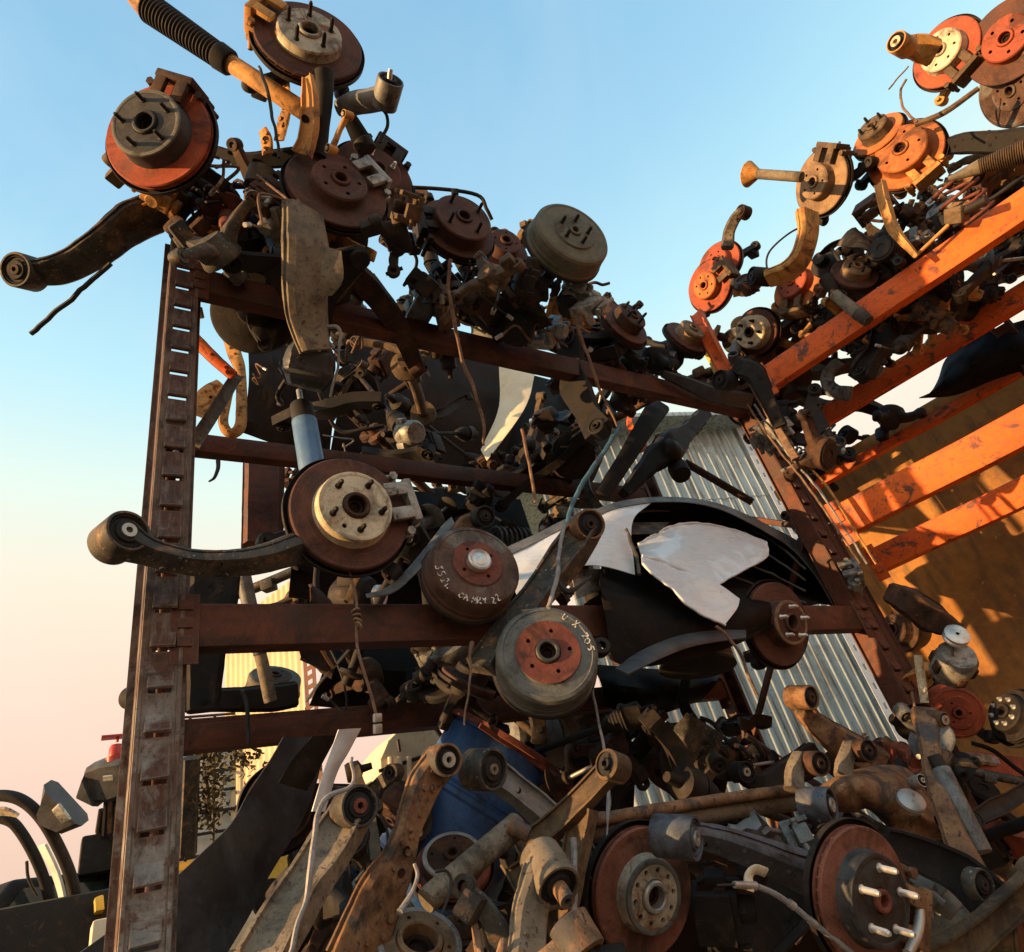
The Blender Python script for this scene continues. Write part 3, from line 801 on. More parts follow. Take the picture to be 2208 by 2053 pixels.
# ------------------------------------------------------------------ earth-brown yard wall behind the second rack
material('wall_render', [(.21, .09, .024), (.34, .155, .038), (.42, .20, .055)], 1.6, (.8, .98), 0, .6, 26, second=((.12, .08, .045), .55, .72, 3.2), streak=((.10, .07, .04), .6, (3, 3, .7)), speck=((.42, .24, .09), .7))
n2 = R2N.normalized(); t2 = V((-n2.y, n2.x, 0))             # along the second rack, away from the viewer
def r2pt(along, off, z):
    """point on/behind the second rack's front plane: along from its corner towards the viewer (negative)"""
    return V((R2K / R2N.length * n2.x, R2K / R2N.length * n2.y, 0)) + n2 * off + t2 * along + V((0, 0, z))
Mw = Matrix((t2, n2, V((0, 0, 1)))).transposed().to_4x4()
Mw.translation = r2pt(0, 1.35, 0)
wl = thing('yard_wall', 'rough brown rendered wall with patches of orange sunlight behind the orange rack', 'wall', Mw)
cols = [-3.6 + 4.6 * k / 72 for k in range(73)]; rws = [3.2 * k / 32 for k in range(33)]
grid = [[V((x, noise.noise(V((x, 0, z)) * 2.2) * .018 + noise.noise(V((x, 3, z)) * 9) * .006, z + (noise.noise(V((x * 3, 7, 0))) * .05 if z > 3.15 else 0))) for x in cols] for z in rws]
MB().sheet(grid, .16).build('wall_face', 'wall_render', wl, 60)
MB().box((-1.3, .02, 3.24), (4.7, .26, .07), None, .015).rough(.008, 3, 2).build('coping', 'wall_render', wl)

# ------------------------------------------------------------------ corrugated shed
material('galvanised', [(.40, .52, .54), (.50, .62, .64), (.58, .69, .70)], 1.5, (.4, .6), .25, .06, 30, second=((.30, .31, .29), .55, .72, 2.5), streak=((.17, .11, .07), .85, (7, 7, .35)), speck=((.16, .10, .06), .68))
material('cream_tin', [(.62, .50, .30), (.72, .6, .38), (.78, .66, .44)], 2, (.5, .8), 0, .06, 30, streak=((.45, .33, .18), .3, (5, 5, .4)))
def corrugated(width, height, pitch, depth, n=8):
    k = int(width / pitch * n)
    a = [V((width * i / k, depth * .5 * math.sin(2 * PI * n and 2 * PI * i / n), 0)) for i in range(k + 1)]
    return [[p + V((0, 0, z)) for p in a] for z in (0, height * .5, height)]
yaw = R(-15)
sh = thing('corrugated_shed', 'pale galvanised corrugated shed with a perforated white corner strip, behind the fender', 'shed', Matrix.Translation((5.5, 3.2, 0)) @ Matrix.Rotation(yaw, 4, 'Z'))
W_, H_ = 2.4, 5.0
MB().sheet([[V((-p.x, p.y, p.z)) for p in r] for r in corrugated(W_, H_, .1, .034)], .002).build('front_cladding', 'galvanised', sh, 30)
MB().sheet([[V((.02 - p.y * 0 + p.y, p.x, p.z)) for p in r] for r in corrugated(3.5, H_, .1, .034)], .002).build('side_cladding', 'galvanised', sh, 30)
MB().slotted(.10, H_, [(.014, .06 + .16 * k, .11 + .16 * k) for k in range(31)], .003, Matrix(((1, 0, 0, -.09), (0, 0, -1, -.05), (0, 1, 0, 0), (0, 0, 0, 1)))).build('corner_strip', 'white_paint', sh)
mb = MB()
for zz in (3.1, 4.2):
    mb.sheet([[V((-p.x, p.y - .006, zz + p.z * .02)) for p in r] for r in corrugated(W_, 1.0, .1, .034)[:2]], .0025)
mb.build('sheet_lap', 'galvanised', sh, 30)
MB().box((-W_ / 2, 1.2, H_ + .03), (W_ + .3, 2.9, .05), None, .01).build('roof', 'galvanised', sh)

# ------------------------------------------------------------------ racks
def slotted_post(parent, M, w, h, mat, pitch=.085, tongue=True, name='upright'):
    """C-section upright with punched slots; local x across, y back, z up"""
    mb = MB(); t = .003
    holes = []; k = 0; z = .05
    rnd = random.Random(4)
    while z < h - .05:
        holes.append((w * .27, z, z + .0095)); z += pitch
    A = Matrix(((1, 0, 0, 0), (0, 0, -1, 0), (0, 1, 0, 0), (0, 0, 0, 1)))
    mb.slotted(w - .008, h, holes, t, A)
    for s in (-1, 1):
        x = s * w / 2
        mb.sweep([(x, .036, 0), (x, .036, h)], .0035, .066, V((0, 1, 0)), sec=[(-1, -1), (-1, 1), (1, 1), (1, -1)])
        mb.sweep([(x - s * .004, .0006, 0), (x - s * .004, .0006, h)], .009, .006, V((0, 1, 0)))
        mb.sweep([(x + s * .007, .068, 0), (x + s * .007, .068, h)], .018, .004, V((0, 1, 0)), sec=[(-1, -1), (-1, 1), (1, 1), (1, -1)])
    if tongue:                                        # pressed-out tongue above each slot
        for hl in holes:
            z = hl[2]; a = w * .3; j = rnd.uniform(-.0015, .0015)
            vs = [(-a, -.0005, z + .034), (a, -.0005, z + .034), (a, -.0125 + j, z + .001), (-a, -.0125, z - .001), (-a, -.0005, z + .001), (a, -.0005, z + .001), (a, -.0095 + j, z - .003), (-a, -.0095, z - .003)]
            mb.add(vs, [(0, 1, 2, 3), (3, 2, 6, 7), (7, 6, 5, 4), (0, 3, 4), (1, 5, 2), (2, 5, 6), (3, 7, 4)])
    return mb.build(name, mat, parent, 40, M)

def beam(parent, A, B, h, d, mat, name='beam', side=1):
    """box beam with a stepped top edge, from A to B, with hooked end plates"""
    A, B = V(A), V(B); L = (B - A).length; x = (B - A).normalized(); z = V((0, 0, 1)); y = z.cross(x).normalized(); z = x.cross(y)
    F = Matrix((x, y, z)).transposed().to_4x4(); F.translation = A
    I = parent.matrix_world.inverted()
    mb = MB(); sec = [(-1, -1 + .06), (-1 + .08, -1), (1 - .08, -1), (1, -1 + .06), (1, .55), (.3, .55), (.3, 1), (-1 + .1, 1), (-1, 1 - .05)]
    mb.sweep([(0, 0, 0), (L * .25, 0, .0008), (L * .5, 0, -.002), (L * .75, 0, .001), (L, 0, 0)], d, h, V((0, 0, 1)), sec=[(-q[0] * side, q[1]) for q in sec])
    keep_path([A.lerp(B, k / 40) for k in range(41)], [h * .8] * 41, 1.0)
    b = mb.build(name, mat, parent, 35, I @ F)
    for s in (0, 1):
        mc = MB(); X = s * L
        mc.box((X, -side * (d / 2 + .0022), -.01), (.055, .004, h + .06), None, .0015)
        for k in (-1, 0, 1):
            mc.box((X, -side * (d / 2 + .006), k * h * .42), (.03, .008, .022), None, .002)
        mc.build('beam_connector', mat, b, 35)
    return b

r1 = thing('pallet_rack', 'tall brown pallet rack with slotted flaking upright at left, loaded with suspension parts', 'rack', Matrix.Translation((.125, 1.45, 0)))
Ir = r1.matrix_world.inverted()
POSTW = .077
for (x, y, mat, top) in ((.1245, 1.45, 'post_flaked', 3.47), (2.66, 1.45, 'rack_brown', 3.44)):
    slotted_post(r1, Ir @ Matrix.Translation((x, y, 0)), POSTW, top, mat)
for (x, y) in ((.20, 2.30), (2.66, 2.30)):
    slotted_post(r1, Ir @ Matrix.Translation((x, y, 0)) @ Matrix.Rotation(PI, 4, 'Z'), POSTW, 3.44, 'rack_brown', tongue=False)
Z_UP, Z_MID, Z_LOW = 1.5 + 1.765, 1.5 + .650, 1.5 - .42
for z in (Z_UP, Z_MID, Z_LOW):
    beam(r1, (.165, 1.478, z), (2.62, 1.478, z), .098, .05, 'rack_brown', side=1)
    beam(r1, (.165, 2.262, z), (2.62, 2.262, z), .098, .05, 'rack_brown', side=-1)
for x, xb in ((.1245, .20), (2.66, 2.66)):
    for k, (za, zb) in enumerate(((.5, 1.1), (1.1, 1.9), (1.9, 2.6), (2.6, 3.2))):
        y0, y1 = (1.50, 2.25) if k % 2 else (2.25, 1.50)
        MB().sweep([(x if y0 < 2 else xb, y0, za), (x if y1 < 2 else xb, y1, zb)], .028, .022, V((1, 0, 0))).build('brace', 'rack_brown', r1, 35, Ir)

r2o = r2pt(0, 0, 0)
r2 = thing('pallet_rack', 'bright orange pallet rack in full sun, running towards the viewer along the brown wall', 'rack', Matrix.Translation(r2o))
I2 = r2.matrix_world.inverted()
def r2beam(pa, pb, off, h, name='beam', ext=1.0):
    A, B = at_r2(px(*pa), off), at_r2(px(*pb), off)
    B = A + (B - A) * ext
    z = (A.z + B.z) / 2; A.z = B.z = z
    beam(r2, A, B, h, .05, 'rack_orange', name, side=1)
# middles of the visible faces: front and back beam of the two levels in view
r2beam(('x', 1648, 812), ('x', 2208, 452), -.03, .118, ext=1.5)
r2beam(('x', 1740, 900), ('x', 2208, 652), .78, .105, ext=1.3)
r2beam(('x', 1820, 1128), ('x', 2208, 920), -.03, .125, ext=1.5)
r2beam(('x', 1890, 1212), ('x', 2208, 1060), .78, .118, ext=1.5)
r2beam(('x', 1730, 1055), ('x', 2208, 800), 1.12, .05, ext=1.3)
def vert_at(p, off): 
    q = at_r2(p, off); return V((q.x, q.y, 0))
Rw = Mw.to_3x3().to_4x4()
for p, off, top in (((1738, 1100), .34, 3.4), ((2330, 900), .95, 3.4)):
    b = vert_at(p, off)
    slotted_post(r2, I2 @ Matrix.Translation(b) @ Rw.inverted().transposed() @ Matrix.Rotation(-PI / 2 * 0, 4, 'Z'), POSTW, top, 'rack_brown', tongue=False)
# ------------------------------------------------------------------ wheel ends placed by hand
G1 = 'wheel ends along the top of the brown rack'; G2 = 'wheel ends on the middle shelf of the brown rack'
G3 = 'wheel ends on the bottom shelf of the brown rack'; G4 = 'wheel ends along the top of the orange rack'
hub_unit('brake_disc_assembly', 'deep-hatted rusty disc with five studs above the slotted upright, outermost at left', 'a', 893, 765, 625, .88, -130, .31, spin=8, disc='disc_rust_red', hat='hat_grey', rim='drum_grey',
         hat_r=.325, hat_h=.052, holes=0, studs=5, stud_ph=20, bore_r=.105, cal=62, cal_mat='iron_rusty', kn_seed=3, group=G1)
hub_unit('brake_disc_assembly', 'topmost disc with pale cream hat and five dark studs, above the grey arm', 'k', 860, 390, 1150, .60, -66, .33, spin=-10, disc='disc_rust', hat='hat_pale', hat_r=.30, hat_h=.03,
         holes=0, studs=5, stud_ph=35, bore_r=.10, cal=168, cal_mat='arm_orange', kn_seed=5, group=G1, stud_len=.045)
hub_unit('brake_disc_assembly', 'flat brown-red disc with five small lug holes, just below the tan bracket', 'b', 412, 472, 545, .60, -62, .31, spin=12, disc='disc_rust', hat='disc_rust', hat_r=.275, hat_h=.034,
         holes=5, studs=0, bore_r=.085, cal=38, cal_mat='alloy', kn_seed=7, group=G1)
hub_unit('brake_disc_assembly', 'dark mottled rusty disc half hidden behind the flat brown-red disc', 'b', 595, 415, 440, .70, -50, .28, spin=30, disc='disc_rust', hat='disc_rust', hat_r=.30, hat_h=.04, studs=4, stud_mat='steel_bright', stud_len=.028,
         holes=0, bore_r=.1, cal=40, cal_mat='iron_dark', kn_seed=9, group=G1)
hub_unit('brake_disc_assembly', 'rust-brown disc with a tall hat and four long studs', 'b', 1015, 672, 395, .62, -58, .29, spin=25, disc='disc_rust', hat='disc_rust', hat_r=.385, hat_h=.055,
         holes=0, studs=4, stud_ph=20, bore_r=.1, cal=170, cal_mat='iron_dark', kn_seed=11, group=G1, stud_len=.045)
hub_unit('brake_disc_assembly', 'small purplish rusty disc tucked in beside the olive drum', 'b', 1232, 780, 268, .66, -62, .225, spin=0, disc='disc_rust', hat='disc_rust', hat_r=.31, hat_h=.05,
         holes=4, studs=0, bore_r=.11, kn_seed=13, group=G1)
hub_unit('brake_drum_assembly', 'big olive-green brake drum with five studs, standing against the sky', 'b', 1555, 748, 410, .60, -54, .285, spin=14, style='drum', disc='hat_olive', hat='hat_olive', hat_r=.27, hat_h=.055,
         holes=0, studs=5, bore_r=.07, kn_seed=15, group=G1, stud_len=.03)
hub_unit('brake_disc_assembly', 'thin dark disc right of the olive drum, seen almost edge-on', 'm', 335, 490, 400, .42, -48, .24, spin=10, disc='disc_rust', hat='iron_rusty', hat_r=.3, hat_h=.05,
         holes=0, studs=5, bore_r=.1, kn_seed=17, group=G1)
hub_unit('brake_disc_assembly', 'low dark disc just left of the leaning angle iron', 'm', 780, 590, 330, .38, -55, .215, spin=10, disc='disc_rust', hat='disc_tan', hat_r=.3, hat_h=.05,
         holes=5, studs=0, bore_r=.1, kn_seed=19, group=G1)
# middle shelf
hub_unit('brake_disc_assembly', 'large brown disc with cream rusted hat above the long dark arm, alloy caliper at right', 'd', 1425, 500, 655, .86, -58, .30, spin=22, disc='disc_rust', hat='hat_cream', rim='hat_cream', hat_r=.315, hat_h=.036,
         holes=1, studs=5, stud_ph=48, bore_r=.105, cal=2, cal_mat='alloy', kn_seed=21, group=G2, ring_hub='iron_rusty')
hub_unit('brake_drum_assembly', 'brown drum with a shiny silver hub cap and painted scrawl, tilted left of the fender', 'e', 282, 722, 505, .80, -58, .245, spin=6, style='drum', disc='drum_brown', hat='rust_paint_red', hat_r=.27, hat_h=.06,
         holes=4, studs=0, stud_ph=35, bore_r=.118, cap='steel_bright', kn_seed=23, group=G2, write=[('352L', .94, 195, 9.5, .019), ('CAMRY22', .94, 243, 9, .018)])
hub_unit('brake_drum_assembly', 'grey drum with red rusted centre and white painted letters, hanging before the brown beam', 'e', 688, 1178, 556, .94, -62, .25, spin=0, style='drum', disc='drum_grey', hat='rust_paint_red', hat_r=.31, hat_h=.055,
         holes=5, studs=0, stud_ph=8, bore_r=.11, kn_seed=25, group=G2, ring_hub='hat_grey', write=[('U', .76, 64, -9, .018), ('X', .76, 47, -9, .018), ('205', .76, 24, -9, .018)])
hub_unit('brake_disc_assembly', 'dark red disc with bright studs under the torn end of the white fender', 'f', 450, 1465, 455, .68, -15, .29, spin=18, disc='disc_rust', hat='disc_rust', rim='disc_tan', hat_r=.27, hat_h=.05,
         holes=0, studs=5, stud_mat='steel_bright', bore_r=.11, kn_seed=27, group=G2)
hub_unit('brake_disc_assembly', 'narrow dark red disc seen edge-on at the rack corner, between fender and orange beam', 'f', 678, 1003, 335, .46, -32, .28, spin=12, disc='disc_rust', hat='disc_rust', hat_r=.27, hat_h=.045,
         holes=0, studs=5, stud_mat='steel_bright', bore_r=.1, kn_seed=29, group=G2)
# bottom shelf
hub_unit('brake_disc_assembly', 'speckled brown disc with a cream multi-hole hub, bottom centre below the rusty axle', 'i', 205, 1040, 640, .70, 5, .25, spin=4, disc='disc_rust_warm', hat='hat_pale', rim='drum_grey', hat_r=.29, hat_h=.028,
         holes=10, studs=0, bore_r=.115, kn=None, kn_seed=31, group=G3, cal=None, ring_hub='sleeve', write=[('3V2', .8, 66, -10, .02)])
hub_unit('brake_disc_assembly', 'big red-rimmed disc with a dark grey hat and shiny studs, at the lower right', 'i', 1250, 1060, 700, .60, -8, .25, spin=10, disc='disc_rust_warm', hat='hat_grey', rim='hat_grey', hat_r=.33, hat_h=.03,
         holes=0, studs=5, stud_mat='steel_bright', bore_r=.075, cal=-32, cal_mat='arm_rust', kn=None, kn_seed=33, group=G3, stud_len=.04, ring_hub='rust_paint_red')
hub_unit('brake_drum_assembly', 'bright orange-red drum backing plate beside a small bush, right of the shed corner', 'i', 1665, 185, 285, .84, -60, .19, spin=0, style='drum', disc='disc_rust_red', hat='disc_rust_red', hat_r=.3, hat_h=.03,
         holes=3, studs=0, bore_r=.1, kn_seed=35, group=G3)
hub_unit('brake_disc_assembly', 'dark bearing hub with bright bolt heads, cut by the right edge of the picture', 'i', 1925, 200, 250, .86, -160, .18, spin=0, disc='iron_dark', hat='iron_dark', hat_r=.36, hat_h=.03,
         holes=0, studs=8, stud_mat='sleeve', stud_len=.012, bore_r=.13, kn_seed=37, group=G3)
# orange rack
hub_unit('brake_disc_assembly', 'orange-red disc with pale cream hat and a bushed ear, highest on the orange rack', 'c', 1474, 262, 425, .60, -140, .28, spin=0, disc='disc_rust_red', hat='hat_cream', hat_r=.31, hat_h=.045,
         holes=7, studs=0, bore_r=.09, cal=-52, cal_mat='iron_tan', kn_seed=41, group=G4, kn='arm_orange')
hub_unit('brake_disc_assembly', 'very large dark red disc running out of the top right corner', 'c', 1790, 200, 560, .62, -135, .33, spin=0, disc='disc_rust', hat='disc_rust_red', hat_r=.27, hat_h=.035,
         holes=5, studs=0, bore_r=.09, kn_seed=43, group=G4, shield=False)
hub_unit('brake_drum_assembly', 'huge dark brown drum with ringed face below the top right disc, at the picture edge', 'c', 1850, 430, 430, .80, -150, .31, spin=0, style='drum', disc='drum_brown', hat='drum_brown', hat_r=.25, hat_h=.06,
         holes=5, studs=0, bore_r=.08, kn_seed=45, group=G4, write=[('SSS', .82, 150, 12, .022)])
hub_unit('brake_disc_assembly', 'wide orange disc with ochre hat above a bent tan arm, middle of the orange rack', 'c', 1272, 768, 435, .66, -128, .31, spin=0, disc='disc_rust_orange', hat='disc_rust_orange', hat_r=.345, hat_h=.06,
         holes=5, studs=0, bore_r=.1, cal=-62, cal_mat='arm_orange', kn_seed=47, group=G4, kn='arm_orange')
hub_unit('brake_disc_assembly', 'tan disc with a raised scalloped hat, beside the flanged sleeve pointing left', 'c', 850, 908, 350, .68, -158, .29, spin=0, disc='disc_tan', hat='disc_tan', hat_r=.27, hat_h=.045,
         holes=5, studs=0, bore_r=.09, kn_seed=49, group=G4, cal=78, cal_mat='iron_tan')
hub_unit('brake_disc_assembly', 'orange disc turned sideways behind the wide ochre disc, dusty flange showing', 'c', 1135, 665, 300, .42, -130, .22, spin=0, disc='disc_rust_orange', hat='iron_tan', hat_r=.3, hat_h=.05,
         holes=0, studs=4, bore_r=.1, kn_seed=51, group=G4)
hub_unit('brake_disc_assembly', 'lower of two overlapping vermilion discs, nearest the brown rack', 'c', 295, 1425, 262, .76, -160, .27, spin=0, disc='disc_rust_red', hat='disc_rust_orange', hat_r=.27, hat_h=.04,
         holes=6, studs=0, bore_r=.09, kn_seed=53, group=G4, cal=35, cal_mat='iron_tan')
hub_unit('brake_disc_assembly', 'upper of two overlapping vermilion discs, under a short bent arm', 'c', 345, 1305, 240, .70, -140, .24, spin=0, disc='disc_rust_red', hat='disc_rust_red', hat_r=.27, hat_h=.035,
         holes=6, studs=0, bore_r=.09, kn_seed=55, group=G4)
hub_unit('brake_disc_assembly', 'bright orange disc just under the curved tan arm', 'c', 735, 1422, 290, .64, -140, .25, spin=0, disc='disc_rust_orange', hat='disc_rust_red', hat_r=.31, hat_h=.045,
         holes=6, studs=0, bore_r=.07, kn_seed=57, group=G4, cal=-110, cal_mat='iron_tan')
hub_unit('brake_disc_assembly', 'dark disc with a bright cream and yellow hub, low between the two racks', 'c', 528, 1655, 235, .86, -160, .225, spin=0, disc='disc_rust', hat='hat_cream', hat_r=.36, hat_h=.055,
         holes=0, studs=5, bore_r=.1, kn_seed=59, group=G4, kn='arm_orange', ring_hub='iron_dark')
hub_unit('brake_disc_assembly', 'brown disc lying flat on the orange beam with a small orange yoke', 'c', 880, 1600, 240, .50, -120, .20, spin=0, disc='disc_rust', hat='iron_dark', hat_r=.3, hat_h=.04,
         holes=0, studs=4, bore_r=.1, kn_seed=61, group=G4, cal=-150, cal_mat='arm_orange')
# ------------------------------------------------------------------ arms, dampers, cables and panels seen clearly
def Y(c, v, pts): return [(c, a, b, 'y', v if not hasattr(v, '__len__') else v[i]) for i, (a, b) in enumerate(pts)]
def Dp(c, v, pts): return [(c, a, b, 'd', v if not hasattr(v, '__len__') else v[i]) for i, (a, b) in enumerate(pts)]
def Q(c, v, pts): return [(c, a, b, 'r', v if not hasattr(v, '__len__') else v[i]) for i, (a, b) in enumerate(pts)]
GW = 'loose wires and cables hanging off the brown rack'

# --- top of the brown rack
arm('trailing_arm', 'wide dark trailing arm sweeping down left into open sky from under the five-stud disc', 'suspension arm',
    Dp('a', [2.12, 2.08, 2.05, 2.0, 2.0, 1.98, 1.98], [(1010, 1180), (880, 1215), (730, 1280), (580, 1400), (430, 1495), (300, 1545), (150, 1555)]), [150, 235, 240, 205, 185, 180, 165],
    'arm_grey', eyes=[('a', 145, 1550, 'd', 1.97, 98, .72, 195, .075, dict(sleeve='iron_rusty', ri=.3))], thick=.42, up=(.8, 60), seed=1)
tube_thing('brake_pipe', 'thin black rod hanging down left from the wide dark trailing arm', 'rod', Dp('z', 1.98, [(215, 512), (165, 556), (110, 604), (60, 648)]), 5, 'wire_black')
arm('control_arm', 'short dark arm lying level between the outermost disc and the leaning black cable', 'suspension arm', Dp('a', 2.25, [(1230, 860), (1400, 915), (1560, 905), (1700, 890)]), [50, 80, 90, 90], 'arm_black', seed=2)
damper('shock_absorber', 'long damper with a ribbed rubber gaiter, pointing out of the picture top at left', [
    ('top_mount', 'arm_orange', ('a', 780, -30, 'd', 2.14), ('a', 862, 62, 'd', 2.13), 66, 74, 'tube'),
    ('rubber_gaiter', 'rubber', ('a', 850, 45, 'd', 2.13), ('a', 1255, 325, 'd', 2.1), 84, 70, 'gaiter'),
    ('collar', 'rubber', ('a', 1238, 312, 'd', 2.1), ('a', 1312, 362, 'd', 2.1), 76, 72, 'tube'),
    ('damper_tube', 'arm_orange', ('a', 1300, 352, 'd', 2.1), ('a', 1740, 640, 'd', 2.08), 50, 52, 'tube')])
arm('strut_bracket', 'tan pressed bracket with two flanges standing below the topmost disc, caught by the sun', 'bracket', Dp('k', 2.0, [(850, 760), (865, 950), (870, 1200), (840, 1400), (790, 1540)]), [110, 160, 175, 170, 190], 'arm_orange', sec='u', thick=.5, holes=[('k', 830, 1190, 42)], up=(.8, 170), seed=3)
arm('strut_tube', 'dark round strut tube right of the tan bracket, under the topmost disc', 'strut', Dp('k', 2.06, [(1010, 720), (1015, 950), (990, 1250), (950, 1560)]), [190, 170, 150, 160], 'arm_black', sec='round', thick=1, seed=4)
arm('strap_bracket', 'curved tan strap seen left of the flanged bracket, with a drilled ear', 'bracket', Dp('k', 2.2, [(610, 640), (625, 850), (640, 1050), (600, 1240), (560, 1400)]), [95, 95, 100, 130, 110], 'arm_orange', thick=.25, holes=[('k', 615, 830, 16)], up=(.7, 200), seed=5)
arm('bracket_ear', 'small tan ear with one hole, left of the leaning black cable', 'bracket', Dp('k', 2.2, [(400, 1290), (440, 1400), (450, 1540)]), [90, 120, 110], 'arm_orange', thick=.3, holes=[('k', 440, 1400, 34)], up=(.8, 200), seed=6)
arm('link_rod', 'slim tan link rod leaning beside the dark strut tube', 'link rod', Dp('k', 1.98, [(1240, 1150), (1170, 1290), (1100, 1460)]), [70, 56, 64], 'arm_orange', sec='round', thick=1, eyes=[('k', 1245, 1150, 'd', 1.98, 45, .5, 200, .03), ('k', 1085, 1490, 'd', 1.98, 48, .5, 200, .03)], seed=7)
tube_thing('brake_hose', 'black cable leaning across the sunlit gaiter tube, ending in a tan tip', 'cable', Dp('k', 1.96, [(360, 660), (400, 780), (450, 950), (510, 1200), (545, 1400), (562, 1570)]), [12, 20, 18, 16, 15, 16], 'wire_black')
arm('track_control_arm', 'blue-grey tubular arm with a bolted ball joint, pointing right into the sky', 'suspension arm', Dp('k', [2.12, 2.1, 2.08, 2.06], [(1150, 1080), (1300, 1030), (1480, 1000), (1650, 960)]), [150, 215, 225, 230], 'arm_galv', sec='round', thick=.9,
    eyes=[('k', 1640, 925, 'd', 2.05, 132, .40, -75, .085, dict(sleeve='arm_black', rubber='arm_black', ri=.5))],
    extra=lambda root, I: MB().tube([I @ at_d(px('k', 1655, 860), 2.02), I @ at_d(px('k', 1672, 690), 2.0)], [.0085, .0075], 10).build('joint_stud', 'sleeve', root), seed=8)
tube_thing('brake_hose', 'black hose looping below the blue-grey ball-joint arm', 'hose', Dp('k', 2.1, [(1590, 1080), (1640, 1160), (1645, 1260), (1605, 1350), (1570, 1420)]), 17, 'wire_black')
damper('drive_shaft', 'dark ribbed boot hanging under the blue-grey ball-joint arm', [('rubber_gaiter', 'rubber', ('k', 1240, 1130, 'd', 2.2), ('k', 1400, 1430, 'd', 2.2), 70, 100, 'gaiter'), ('joint_housing', 'iron_dark', ('k', 1390, 1410, 'd', 2.2), ('k', 1440, 1500, 'd', 2.2), 105, 100, 'tube')], cat='drive shaft')
arm('trailing_arm', 'long rust-streaked arm hanging upright in front of the upper beam, below the flat disc', 'suspension arm', Dp('b', [1.93, 1.9, 1.88, 1.88, 1.88], [(240, 590), (255, 780), (250, 980), (265, 1150), (300, 1290)]), [220, 250, 230, 200, 150], 'arm_dusty', thick=[.4, .42, .42, .4, .5], up=(.85, 25), seed=9,
    extra=lambda root, I: patch('gusset_plate', None, None, [Dp('b', 1.87, [(320, 760), (430, 790)]), Dp('b', 1.86, [(330, 900), (440, 930)]), Dp('b', 1.87, [(300, 1020), (385, 1010)])], 'arm_dusty', .004, 8, 8, .004, root))
arm('rubber_boot', 'black moulded rubber boot on the foot of the upright rust-streaked arm', 'rubber boot', Dp('l', 1.92, [(900, 440), (885, 560), (870, 680), (850, 780)]), [200, 330, 340, 230], 'black_plastic', thick=.7, rough=.006, seed=10)
damper('shock_absorber', 'blue-painted damper standing behind the large cream-hatted disc', [
    ('piston_rod', 'sleeve', ('l', 810, 800, 'y', 1.5), ('l', 835, 940, 'y', 1.5), 20, 20, 'tube'), ('collar', 'rubber', ('l', 825, 905, 'y', 1.5), ('l', 850, 1030, 'y', 1.5), 78, 84, 'tube'),
    ('damper_tube', 'blue_damper', ('l', 848, 1015, 'y', 1.5), ('l', 925, 1480, 'y', 1.52), 88, 94, 'tube')])
tube_thing('wire_rod', 'thin bent grey rod beside the black rubber boot', 'rod', Dp('l', 1.9, [(1000, 345), (1095, 350), (1100, 480), (1092, 610), (1060, 740), (1035, 850)]), [16, 14, 11, 10, 10, 10], 'wire_grey')
# --- wires on the brown rack
tube_thing('hanging_wire', 'rusty knotted wire hanging over the middle of the upper beam', 'wire', Dp('b', 2.05, [(975, 830), (965, 980), (985, 1110), (1015, 1250), (1045, 1370), (1100, 1500), (1135, 1640), (1140, 1760)]), [10, 9, 11, 8, 10, 8, 8, 6], 'wire_rust', group=GW)
tube_thing('hanging_wire', 'rusty twisted wire hanging below the olive drum, over the upper beam', 'wire', Dp('m', 2.3, [(-60, 400), (0, 560), (35, 660), (120, 900), (160, 1010), (225, 1130), (270, 1240)]), [10, 9, 10, 12, 9, 9, 6], 'wire_rust', group=GW)
tube_thing('hanging_wire', 'straight brown wire hanging between the upper back beam and the fender tip', 'wire', Y('e', 1.5, [(560, -60), (590, 80), (612, 200), (632, 335)]), 9, 'wire_rust', group=GW)
tube_thing('brake_cable', 'teal-blue cable curving down to the bush of the arm by the white fender', 'cable', Y('e', 1.42, [(1080, -70), (1020, 30), (930, 160), (860, 280), (820, 380), (800, 460)]), 13, 'wire_teal', group=GW)
tube_thing('brake_cable', 'light grey cable running down the arm onto the grey drum', 'cable', Y('e', 1.22, [(795, 440), (775, 520), (755, 620), (745, 740), (725, 820), (700, 895)]), [9, 11, 11, 14, 12, 12], 'wire_grey', group=GW)
def wire_with_plug():
    root = thing('sensor_wire', 'brown wire knotted round the middle beam, ending in a small white plug', 'wire', Matrix.Translation(at_y(px('d', 1450, 1100), 1.38)), GW)
    I = root.matrix_world.inverted()
    P = [at_y(px('d', *q), 1.39) for q in ((1400, 780), (1430, 880), (1450, 980), (1450, 1100), (1455, 1220), (1490, 1350), (1530, 1480), (1560, 1600))]
    MB().tube([I @ p for p in spline(P, 6)], .0035, 7).build('wire_strand', 'wire_rust', root)
    kn = MB()
    for k in range(4):
        c = at_y(px('d', 1445 + k * 6, 1030 + k * 26), 1.385); kn.lathe([(.004 + .002 * math.cos(t), .002 * math.sin(t)) for t in [2 * PI * i / 8 for i in range(8)]], 16, I @ frame_at(c, facing(c, .4, 90 - 40 * k)), True)
        kn.lathe([(.009 + .003 * math.cos(t), .003 * math.sin(t)) for t in [2 * PI * i / 8 for i in range(8)]], 16, I @ frame_at(c, facing(c, .5, 60 + 30 * k)), True)
    kn.build('knot', 'wire_rust', root)
    q = at_y(px('d', 1562, 1628), 1.385); F = I @ frame_at(q, facing(q, .9, 0), .1)
    MB().box((0, .012, 0), (.017, .018, .014), F, .003).box((0, -.01, 0), (.017, .02, .014), F, .003).build('plug', 'sleeve', root)
wire_with_plug()
